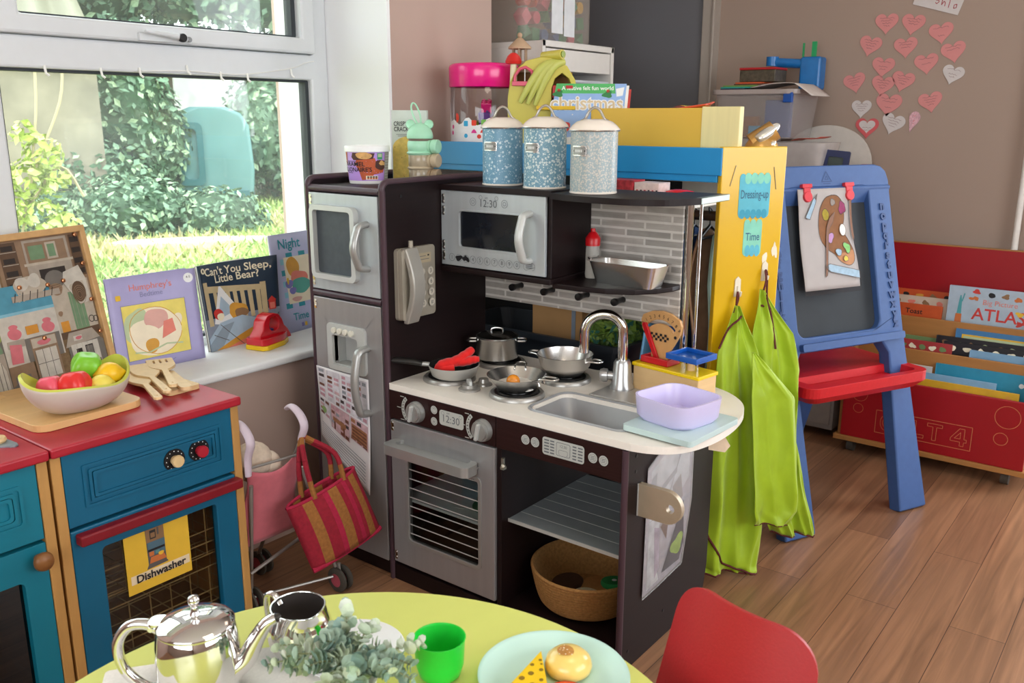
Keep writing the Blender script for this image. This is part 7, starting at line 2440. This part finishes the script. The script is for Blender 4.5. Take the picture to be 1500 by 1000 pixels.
# red spreader tray
RT = mat('red_tray_plastic', '#C4141E', .45, noise=.05, scale=120, bump=.12)
TT = frame((.7637, .8521, 0), eu, bn * -1)      # local x along the easel, y towards the back, z up
mb = MB(RT, inv @ TT)
ou = rrect(.045, .025, .545, .37, .04, 6); sh = rrect(.06, .045, .53, .355, .035, 6); lo = rrect(.075, .045, .515, .33, .03, 6)
i1 = rrect(.085, .048, .508, .135, .02, 6); i0 = rrect(.095, .056, .498, .128, .015, 6)
n = len(ou)
mb.prism([ou, i1], .418, .448)
mb.add([(x, y, .418) for x, y in ou] + [(x, y, .395) for x, y in lo], [(i, n + i, n + (i + 1) % n, (i + 1) % n) for i in range(n)] + [tuple(range(n, 2 * n))[::-1]])
mb.add([(x, y, .448) for x, y in i1] + [(x, y, .424) for x, y in i0], [(i, (i + 1) % n, n + (i + 1) % n, n + i)[::-1] for i in range(n)] + [tuple(range(n, 2 * n))])
mb.build('paint_tray', es, bevel=.004, smooth=0)
for x in (.177, .347):
    mb = MB(mat('red_clip_plastic', '#D63A44', .35)); mb.box(x - .019, 1.018, -.004, x + .019, 1.030, .012).box(x - .013, .985, .001, x + .013, 1.02, .010).cyl((x, .992, .002), .016, .010, seg=20); mb.build('paper_clip', es, bevel=.002, smooth=0)
# child's palette picture in a plastic pocket
ET2 = ET @ Matrix.Translation((0, 0, -.0205))
pp = thing('palette_picture', 'laminated picture of a painter palette clipped to the easel', 'picture', mx=ET2, world=False)


def wav(u_, v_, e=0):
    x = .143 + .208 * u_ - .006 * (1 - v_) * (1 - u_) ; y = .715 + .300 * v_
    return (x + .004 * sin(v_ * 7) * (.5 - u_) * -1, y, .022 + e + .004 * sin(v_ * 6.5 + 1) + .006 * (1 - v_) * u_)


mb = MB(mat('drawing_paper', '#F0E8E0', .4, noise=.03)); mb.grid(lambda a_, b_: wav(a_, b_), 14, 20); mb.build('paper', pp, solid=.0006, smooth=80)
a = Art(None, .0009, .0002)
PB_ = mat('pencil_palette_tan', '#BC8256', .6, noise=.12, scale=60); PO_ = mat('pencil_outline', '#6A5A52', .6); PBR = mat('pencil_brown', '#8A6048', .6); PYE, PPK, PGN, PGY, PVI, PLB = [mat('pencil_' + n_, h_, .6, noise=.15, scale=90) for n_, h_ in (('yellow', '#D9C245'), ('pink', '#C8568A'), ('green', '#7FC06A'), ('grey', '#8C8078'), ('violet', '#B98AB8'), ('blue', '#9DB8CC'))]
pal = [(.62, .93), (.74, .92), (.84, .84), (.86, .70), (.82, .58), (.90, .47), (.96, .36), (.94, .26), (.84, .22), (.70, .26), (.60, .34), (.48, .40), (.38, .50), (.36, .64), (.40, .80), (.50, .90)]
pal = [(q.x, q.y) for q in [Vector((x, y, 0)) for x, y in pal]]
pal = [(p.x, p.y) for p in smoothpath([(x, y, 0) for x, y in pal + pal[:1]], 4)][:-1]
a.shape(pal, PB_); a.line(pal + pal[:1], .008, PO_, keep=False)
def cb(cx, cy, rx, ry, m_, sd, j=.12):
    p = blob(cx, cy, rx, ry, 22, j, sd); a.shape(p, m_); a.line(p + p[:1], .006, PO_, keep=False)
cb(.50, .74, .07, .055, PYE, 3, .2); cb(.82, .80, .07, .06, PPK, 5, .25); cb(.64, .86, .05, .03, PGY, 2); cb(.55, .51, .07, .05, PVI, 4, .2); cb(.84, .40, .06, .05, PGN, 6, .3); cb(.67, .36, .05, .04, PLB, 1); cb(.78, .29, .04, .03, PYE, 7); cb(.80, .58, .06, .06, mat('drawing_paper', '#E6DCD4', .4), 0, 0)
for pts, m_ in (([(.66, .76), (.62, .66), (.54, .60), (.40, .14), (.36, .12), (.38, .18), (.50, .62), (.56, .70)], PBR), ([(.93, .96), (.99, .92), (1.0, .5), (.975, .46), (.96, .52), (.95, .88)], PBR), ([(.10, .72), (.18, .70), (.30, .86), (.34, .95), (.26, .90)], PLB), ([(.38, .22), (.46, .25), (.98, .16), (.98, .08), (.46, .17)], PLB)):
    a.shape(pts, m_); a.line(pts + pts[:1], .006, PO_, keep=False)
a.shape([(.34, .95), (.31, .88), (.28, .905)], PO_); a.shape([(.38, .22), (.43, .235), (.43, .195)], PO_)
subdivide(a.mb, .09)
a.mb.v = [Vector(wav(p.x, p.y, .0004 + p.z)) for p in a.mb.v]
a.build('drawing', pp)
mb = MB(glass('plastic_pocket', '#EFEFF2', .10)); mb.grid(lambda a_, b_: (lambda q: (q[0] + (a_ - .5) * .010, q[1] - .014 * (1 - b_), q[2] + .0022))(wav(a_, b_)), 14, 20); mb.build('plastic_pocket', pp, smooth=80)

# ================================================================ red book bin on castors
RBN = mat('red_book_bin', '#980D17', .4, noise=.04, scale=10); PLY = wood('plywood_edge', '#A8743E', .5, (6, 40, 40), .1); LNW = mat('engraved_line', '#C9764E', .6)
t = thing('book_bin', 'red and plywood book bin on castors at the back wall', 'book bin', (.92, 1.88, 0))
fp = MB(RBN).box(.628, 1.676, .068, 1.222, 1.690, .300).build('front_panel', t, bevel=.002, smooth=0)
a = Art(frame((.628, 1.6755, .068), (1, 0, 0), (0, 0, 1)), .0003)
a.ring(.530, .175, .038, .0018, LNW); a.ring(.518, .098, .021, .0018, LNW); a.ring(.058, .165, .026, .0014, LNW); a.ring(.056, .112, .017, .0014, LNW)
a.line([(.120, .035), (.432, .035), (.432, .118), (.120, .118), (.120, .035)], .0018, LNW)
x = .134
for ch in ('C', 'O', 'L', 'T', '4'):
    wds = .052 if ch != '4' else .058
    if ch == '4': x += .022
    if ch in 'CO':
        for r_ in (.026, .016):
            p = [(x + .024 + r_ * .85 * cos(R(q)), .0765 + r_ * 1.15 * sin(R(q))) for q in (range(40, 321, 14) if ch == 'C' else range(0, 361, 14))]
            a.line(p, .0016, LNW)
    elif ch == 'L':
        a.line([(x + .006, .047), (x + .006, .106), (x + .017, .106), (x + .017, .058), (x + .044, .058), (x + .044, .047), (x + .006, .047)], .0016, LNW)
    elif ch == 'T':
        a.line([(x + .002, .106), (x + .050, .106), (x + .050, .095), (x + .032, .095), (x + .032, .047), (x + .020, .047), (x + .020, .095), (x + .002, .095), (x + .002, .106)], .0016, LNW)
    else:
        a.line([(x + .034, .046), (x + .034, .060), (x + .004, .060), (x + .004, .070), (x + .030, .107), (x + .046, .107), (x + .046, .071), (x + .054, .071), (x + .054, .060), (x + .046, .060), (x + .046, .046), (x + .034, .046)], .0016, LNW)
        a.line([(x + .016, .071), (x + .034, .071), (x + .034, .094), (x + .016, .071)], .0016, LNW)
    x += wds
a.build('engraved_lettering', fp)
mb = MB(PLY).box(.606, 1.668, .050, 1.232, 2.10, .068); mb.build('base_board', t, bevel=.002, smooth=0)
for x0 in (.612, 1.206):
    MB(PLY).prism([(1.69, .068), (1.69, .300), (1.80, .40), (1.93, .52), (2.075, .735), (2.09, .735), (2.09, .068)], x0 + .003, x0 + .015, 'yz').build('side_panel', t, bevel=.0015, smooth=0)
for y, z in ((1.812, .392), (1.945, .484)):
    MB(PLY).box(.618, y - .006, .068, 1.2, y + .006, z).build('divider', t, bevel=.0015, smooth=0)
MB(RBN).box(.612, 2.076, .068, 1.222, 2.090, .737).build('back_panel', t, smooth=0)
MB(PLY).box(.612, 2.075, .736, 1.222, 2.091, .740).build('back_edge', t, smooth=0)
for x0 in (.66, 1.17):
    for y0 in (1.72, 2.05):
        MB(RUBBER).cyl((x0 - .012, y0, .0255), .0255, .024, 'x', 20).build('castor', t)


def flat_book(name, label, x0, x1, y, z0, z1, m_, th=.010, print_=None, lean=.07, tilt=0):
    T_ = frame((x0, y, z0), (1, 0, tilt), Vector((0, lean, 1)))
    t_ = thing(name, label, 'book', mx=T_, world=False, group='picture books in the red book bin')
    w_, h_ = x1 - x0, z1 - z0
    mb = MB(m_).box(0, 0, -.002, w_, h_, 0).box(0, 0, -th, w_, h_, -th + .002).box(0, 0, -th, .002, h_, 0)
    mb.build('cover', t_, bevel=.0008, smooth=0)
    MB(PAGE).box(.002, .002, -th + .002, w_ - .003, h_ - .003, -.002).build('pages', t_, smooth=0)
    if print_:
        a_ = Art(None, .0003); print_(a_, w_, h_); a_.build('cover_print', t_)
    return t_


BK1 = {n_: mat('cover_' + n_, h_, .4, noise=.08) for n_, h_ in (('orange', '#C9572A'), ('cream', '#CDBBA8'), ('mustard', '#B98A2A'), ('blue', '#3F78A8'), ('teal', '#2A8AA8'), ('black', '#1E1C20'), ('grey', '#8C929A'), ('red', '#A83A3A'), ('sky', '#7FA8C8'), ('green', '#6F8A5A'), ('yellow', '#D2A62A'), ('white', '#C9C4C0'), ('paleblue', '#A9BAC8'))}


def pr_atlas(a_, w_, h_):
    a_.text('ATLAS', w_ * .60, h_ * .53, .060, REDI, bold=.0008); a_.text('Big Picture', w_ * .60, h_ * .75, .026, PKI)
    TEAL_ = mat('print_statue_teal', '#4A9AA0', .5)
    a_.shape([(.030, .105), (.050, .105), (.052, .06), (.028, .06)], P4); a_.shape([(.033, .105), (.048, .105), (.046, .150), (.042, .172), (.038, .172), (.036, .150)], TEAL_); a_.line([(.046, .150), (.052, .180)], .004, TEAL_)
    for x_, y_, m_, sd in ((.085, .165, P4, 2), (.14, .182, INK, 3), (.185, .182, P1, 4), (.225, .175, P4, 5), (.235, .125, CARDY, 6), (.09, .19, REDI, 7), (.24, .09, REDI, 8)):
        a_.shape(blob(x_, y_, .013, .008, 16, .3, sd), m_, keep=True)
    a_.z += a_.step


def pr_band(m_, txt=None, tm=None):
    def f_(a_, w_, h_):
        a_.rect(.01, h_ - .045, w_ - .01, h_ - .012, m_)
        if txt: a_.text(txt, w_ / 2, h_ - .028, .026, tm or INK, bold=.0004)
    return f_


def pr_spots(ms, n_=6):
    def f_(a_, w_, h_):
        for k_ in range(n_): a_.shape(blob(.03 + (w_ - .06) * k_ / max(1, n_ - 1), h_ - .022, .012, .009, 14, .2, k_), ms[k_ % len(ms)], keep=True)
        a_.z += a_.step
    return f_


rows_ = [
    ('orange picture book with round animal shapes in the back row of the book bin', .68, .885, 2.035, .075, .565, 'orange', pr_spots([INK, OCH, P1], 4)),
    ('cream picture book in front of the orange one, back row of the book bin', .66, .868, 2.005, .075, .545, 'cream', pr_spots([P1, PKI], 4)),
    ('deep orange book reading Toast in the back row of the book bin', .66, .855, 1.980, .075, .52, 'orange', pr_band(BK1['orange'], 'Toast', INK)),
    ('small mustard book peeping up at the very back of the book bin', .80, .875, 2.055, .075, .578, 'mustard', pr_spots([INK], 5)),
    ('big pale blue atlas standing at the right of the book bin', .872, 1.155, 1.995, .40, .605, 'paleblue', pr_atlas),
    ('blue picture book with a green panel in the middle row', .925, 1.185, 1.905, .075, .465, 'blue', lambda a_, w_, h_: (a_.rect(.02, .12, w_ - .02, h_ - .018, CARDY), a_.rect(.026, .12, w_ - .026, h_ - .024, GRNP), a_.shape(blob(.10, h_ - .06, .05, .02), mat('print_leaf', '#74B34A', .5)))),
    ('grey blue picture book in the middle row behind the easel', .68, .905, 1.915, .075, .432, 'grey', None),
    ('thin black book across the middle row of the book bin', .87, 1.19, 1.872, .075, .438, 'black', pr_spots([P1, GRNP], 7)),
    ('black square book on the far right of the middle row', .90, 1.192, 1.855, .075, .425, 'black', pr_spots([CRM], 6)),
    ('red picture book with pale lettering in the middle row', .70, .93, 1.845, .075, .415, 'red', pr_spots([CRM, BK1['green']], 6)),
    ('green and white book in the middle row beside the grey one', .69, .885, 1.89, .075, .42, 'green', None),
    ('sky blue slim book low in the middle row at the right', .99, 1.19, 1.838, .075, .408, 'sky', None),
    ('bright teal blue book in the front row of the book bin', .90, 1.195, 1.775, .075, .36, 'teal', lambda a_, w_, h_: a_.shape(circ(w_ - .025, h_ - .035, .008), WHITE)),
    ('yellow book at the very front of the book bin', .80, 1.175, 1.715, .075, .312, 'yellow', pr_spots([OCH], 3)),
    ('white edged book in the front row behind the easel leg', .66, .89, 1.765, .075, .345, 'white', pr_spots([BK1['blue'], P1], 6)),
    ('pale sky blue book behind the yellow one in the front row', .79, 1.10, 1.742, .075, .328, 'sky', None),
    ('dark red book lying against the teal one in the front row', .905, 1.19, 1.793, .075, .372, 'red', None),
    ('black book reading DANG in the back row left, under the easel tray', .632, .70, 1.93, .075, .44, 'black', lambda a_, w_, h_: a_.text('DANG', w_ / 2, h_ - .03, .022, CRM, bold=.0006)),
]
for (lab, x0, x1, y, z0, z1, cn, pr) in rows_:
    flat_book('picture_book', lab, x0, x1, y, z0, z1, BK1[cn], print_=pr)

# ================================================================ storage at the back wall
CAB = mat('grey_cupboard', '#A39B92', .5)
t = thing('low_cupboard', 'low grey cupboard under the storage boxes at the back wall', 'cupboard', (.22, 1.95, 0))
mb = MB(CAB).box(-.12, 1.80, .03, .56, 2.13, .972); mb.build('cupboard_body', t, bevel=.003, smooth=0)
MB(CAB).box(-.13, 1.79, .972, .57, 2.133, .99).build('cupboard_top', t, bevel=.003, smooth=0)
for x0 in (-.11, .225): MB(CAB).box(x0, 1.792, .05, x0 + .325, 1.80, .96).build('door', t, bevel=.003, smooth=0)
CLT = mat('clear_storage_plastic', '#C9C0BC', .15, alpha=.35, noise=.02); CLL = mat('cloudy_lid_plastic', '#BDAFA9', .3, alpha=.75)


def clear_tub(name, label, x0, x1, y0, y1, z0, z1, lid=True, clip=None, m_=None):
    t_ = thing(name, label, 'storage box', ((x0 + x1) / 2, (y0 + y1) / 2, z0))
    mb = MB(m_ or CLT)
    d = .018
    a0 = rrect(x0 + d, y0 + d, x1 - d, y1 - d, .03); a1 = rrect(x0, y0, x1, y1, .035); n_ = len(a0)
    mb.add([(x, y, z0) for x, y in a0] + [(x, y, z1) for x, y in a1], [(i, (i + 1) % n_, n_ + (i + 1) % n_, n_ + i) for i in range(n_)] + [tuple(range(n_))[::-1]])
    mb.build('box_body', t_, smooth=50)
    if lid:
        mb = MB(CLL); mb.prism(rrect(x0 - .012, y0 - .012, x1 + .012, y1 + .012, .04), z1 - .004, z1 + .014); mb.build('lid', t_, bevel=.004, smooth=0)
    if clip:
        mb = MB(mat('blue_clip', '#1B4FA0', .35))
        for (cx, cy) in clip: mb.box(cx - .018, cy - .010, z1 - .035, cx + .018, cy + .004, z1 + .002)
        mb.build('clip', t_, bevel=.003, smooth=0)
    return t_


clear_tub('storage_box', 'small clear box with blue clips beneath the big clear box', .20, .425, 1.82, 2.05, .991, 1.105, False, None, mat('milky_storage_plastic', '#D2C8C4', .2, alpha=.6))
clear_tub('storage_box', 'cloudy clear box under the left of the big clear box', -.02, .19, 1.83, 2.05, .991, 1.118, False, None, mat('milky_storage_plastic', '#D2C8C4', .2, alpha=.6))
bt = clear_tub('storage_box', 'big clear box with lid and blue clip below the papers and red tin', -.01, .315, 1.80, 2.08, 1.1195, 1.285, True, ((.29, 1.80),))
for (x0, x1, y0, z0, z1, m_, lab) in ((.05, .15, 1.86, 1.1215, 1.20, mat('orange_brown_block', '#9A6A42', .6), 'brown cardboard piece inside the big clear box'), (.12, .22, 1.85, 1.1215, 1.165, mat('cyan_folder', '#4FA0C4', .5), 'blue folder inside the big clear box'), (.15, .25, 1.93, 1.1215, 1.262, mat('deep_blue_folder', '#2F5A9A', .5), 'dark blue packet at the back of the big clear box'), (.02, .07, 1.88, 1.1215, 1.23, mat('grey_folder', '#8C8480', .6), 'grey packet at the left of the big clear box')):
    MB(m_).box(x0, y0, z0, x1, y0 + .03, z1).build('stored_packet', None, bevel=.002, smooth=0, label=lab, cat='packet')
mb = MB(mat('paper_white', '#C9BFB8', .7)); mb.grid(lambda a_, b_: (.14 + .235 * a_, 1.80 + .2 * b_, 1.3050 + .016 * sin(a_ * 3.0) - .045 * max(0, a_ - .72) ** 1.1 * 3), 14, 6); mb.build('paper_sheets', None, solid=.002, smooth=80, label='white paper sheets drooping over the big clear box lid', cat='paper')
for k, (m_, x0, x1, lab) in enumerate(((mat('navy_card', '#1F2A4A', .6), .0, .2, 'navy card folder at the bottom of the flat pile'), (mat('turquoise_card', '#2E9A8A', .6), .0, .215, 'turquoise card folder in the flat pile'), (mat('green_card', '#6F9A4A', .6), .01, .24, 'green card folder in the flat pile'), (mat('brown_card', '#5A3A2A', .6), .055, .27, 'brown card folder below the orange one'), (mat('orange_card', '#C9552A', .6), .06, .255, 'orange card folder at the top of the flat pile'))):
    MB(m_).box(x0, 1.84, 1.3 + k * .0055 + (.024 if False else 0), x1 - .10 if k < 1 else x1 - .09, 1.99, 1.3 + k * .0055 + .005).build('card_folder', None, smooth=0, label=lab, cat='folder', group='flat card folders on the big clear box')
t = thing('patterned_tin', 'red rimmed tin with a dark flowered side on the folders', 'tin', (.13, 1.92, 1.3283))
MB(mat('dark_flower_tin', '#4A4234', .4, noise=.6, scale=70)).box(.062, 1.87, 1.3285, .205, 1.985, 1.373).build('tin_body', t, bevel=.003, smooth=0)
MB(mat('red_tin_lid', '#A81E22', .4)).box(.06, 1.868, 1.373, .207, 1.987, 1.382).build('tin_lid', t, bevel=.003, smooth=0)
BLT = mat('translucent_blue_toy', '#1F6FB4', .25, noise=.1)
t = thing('blue_toy_car', 'blue plastic toy tray standing behind the red rimmed tin', 'toy', (.24, 2.05, 1.30))
MB(BLT).box(.235, 2.03, 1.300, .318, 2.10, 1.425).build('toy_body', t, bevel=.010, smooth=50)
MB(BLT).tube([(.13, 2.05, 1.408), (.24, 2.05, 1.400)], .018, 14).cyl((.118, 2.05, 1.395), .024, .035).build('toy_arm', t)
for x, z1, w_, lab in ((.232, 1.478, .006, 'thin green stick rising from the blue toy'), (.268, 1.482, .018, 'wide green paddle rising from the blue toy')):
    MB(mat('green_toy_stick', '#1F9A5A', .4)).box(x, 2.06, 1.426, x + w_, 2.07, z1).build('green_paddle', None, bevel=.001, smooth=0, label=lab, cat='toy')
mb = MB(mat('bright_magazine', '#B5432E', .4, noise=.5, scale=25)); mb.grid(lambda a_, b_: (.30 + .11 * a_, 1.83 + .12 * b_, 1.112 + .016 * a_ + .004 * sin(a_ * 6)), 8, 4); mb.build('colour_magazine', None, solid=.002, smooth=80, label='bright red magazine on the small clear box', cat='magazine')
mb = MB(mat('white_panel_board', '#C9C2BA', .5))
mb.prism([(.165, .9905), (.525, .9905)] + [(.345 + .180 * cos(R(q)), .9905 + .178 * sin(R(q)) ** .8) for q in range(8, 173, 8)], 2.098, 2.110, 'xz')
mb.build('white_arch_board', None, bevel=.002, smooth=0, label='white half-round board leaning on the back wall', cat='board')
t = thing('navy_frame', 'small navy blue frame in front of the white half-round board', 'frame', (.44, 1.9, .99))
mb = MB(mat('navy_plastic_frame', '#16204E', .35), frame((.40, 1.885, .9905), (.98, .15, -.08), (.06, .1, 1))); mb.prism([rrect(0, 0, .098, .092, .006), rrect(.022, .02, .076, .068, .004)], 0, .010); mb.m(mat('grey_green_photo', '#3A4440', .4)).box(.02, .018, .002, .078, .07, .005); mb.build('frame_body', t, smooth=0)
MB(mat('brown_wood_block', '#5A4030', .6)).box(.38, 1.93, .9905, .56, 1.97, 1.012).build('wooden_strip', None, bevel=.002, smooth=0, label='brown wooden strip behind the navy frame', cat='wood strip')
MB(mat('red_tin_lid', '#A81E22', .4)).box(.505, 2.02, .9905, .535, 2.06, 1.025).build('red_block', None, bevel=.002, smooth=0, label='small red block at the right end of the low cupboard', cat='toy block')

# hearts on the back wall
HP, HPD, HW = mat('pink_heart_paper', '#CD8684', .7, noise=.03), mat('coral_heart_paper', '#C85A5E', .7), mat('white_heart_paper', '#C9C2C0', .7)
SC = mat('pencil_scribble', '#7A5A5E', .7)


def heart(s):
    pts = []
    for k in range(40):
        q = 2 * pi * k / 40
        x = 16 * sin(q) ** 3; y = 13 * cos(q) - 5 * cos(2 * q) - 2 * cos(3 * q) - cos(4 * q)
        pts.append((x / 16 * s, y / 16 * s))
    return pts


hearts = [(.514, 1.544, 0, 'p', 'topmost left'), (.609, 1.536, -8, 'p', ''), (.709, 1.500, 8, 'p', ''), (.462, 1.466, -12, 'p', ''), (.591, 1.455, 5, 'p', ''), (.758, 1.432, 12, 'p', ''), (.517, 1.387, -6, 'p', ''), (.670, 1.394, 8, 'p', ''), (.765, 1.353, -14, 'w', ''), (.416, 1.331, 14, 'p', ''), (.522, 1.319, -8, 'p', ''), (.594, 1.333, -12, 'p', ''), (.451, 1.234, 0, 'w', ''), (.551, 1.249, -5, 'p', ''), (.699, 1.257, 12, 'p', ''), (.479, 1.162, 0, 'r', ''), (.574, 1.178, -16, 'w', ''), (.644, 1.188, 6, 'h', '')]
hl = ['pink paper heart at the top left of the heart cluster', 'pink paper heart at the top of the cluster, below the white note', 'pink paper heart below and right of the white note', 'pink paper heart left of centre in the second row of hearts', 'pink paper heart in the middle of the second row of hearts',
      'pink paper heart at the right edge above the white heart', 'pink paper heart left in the third row of hearts', 'pink paper heart right in the third row, left of the white heart', 'white paper heart at the right edge of the cluster', 'pink paper heart at the far left of the cluster',
      'pink paper heart touching its right neighbour in the fourth row', 'pink paper heart overlapping its left neighbour in the fourth row', 'white paper heart at the lower left of the cluster', 'pink paper heart directly above the large white heart', 'pink paper heart alone at the lower right of the cluster',
      'red edged white paper heart at the bottom left of the cluster', 'large tilted white paper heart at the bottom of the cluster', 'half pink paper heart folded at the bottom right of the cluster']
for (x, z, rot, kd, _), lab in zip(hearts, hl):
    s = {'p': .042, 'w': .038, 'r': .044, 'h': .042}[kd] * (1.14 if 'large' in lab else 1)
    T_ = Matrix.Translation((x, 2.1495, z)) @ Matrix.Rotation(R(90), 4, 'X') @ Matrix.Rotation(R(rot), 4, 'Z')
    T_ = frame((x, 2.149, z), (cos(R(rot)), 0, sin(R(rot))), (-sin(R(rot)), 0, cos(R(rot))))
    t_ = thing('paper_heart', lab, 'paper heart', mx=T_, world=False, group='paper hearts on the back wall')
    hh_ = heart(s)
    if kd == 'h': hh_ = [(max(p[0], -.002) * .9 - .01, p[1]) for p in hh_]
    MB({'p': HP, 'w': HW, 'r': HPD, 'h': mat('pale_pink_heart', '#CFA3AC', .7, noise=.3, scale=200)}[kd]).prism(hh_, .0008, .0022).build('heart_paper', t_, smooth=0)
    a = Art(None, .0026)
    if kd == 'r': a.shape([(p[0] * .7, p[1] * .62 + .004) for p in heart(s)], HW)
    rdh = random.Random(int(x * 1000))
    for k in range(4):
        y = s * (.38 - k * .22); w_ = s * (.62 - k * .12)
        if rdh.random() < .85:
            xs = [-w_ + 2 * w_ * i / 9 for i in range(10)] if kd != 'h' else [w_ * .5 * i / 9 for i in range(10)]
            a.line([(q, y + rdh.uniform(-.002, .002) + .001 * sin(i * 2)) for i, q in enumerate(xs)], .0011, SC if kd != 'h' else HPD)
    a.build('handwriting', t_)
T_ = frame((.600, 2.1488, 1.603), (.955, 0, -.29), (.29, 0, .955))
t = thing('white_note', 'white paper note with red handwriting at the top of the back wall', 'note', mx=T_, world=False)
MB(HW).box(0, 0, .0008, .165, .10, .0020).build('note_paper', t, smooth=0)
a = Art(None, .0024); RM = mat('red_marker', '#9A3A42', .6)
for st in ([(.075, .030), (.082, .034), (.086, .028), (.080, .020), (.074, .024)], [(.092, .052), (.098, .020), (.102, .034), (.108, .030), (.110, .018)], [(.120, .050), (.124, .016)], [(.114, .044), (.132, .048)], [(.140, .030), (.148, .034), (.150, .022), (.142, .018), (.140, .030)]):
    a.line(st, .0028, RM)
a.build('handwriting', t)
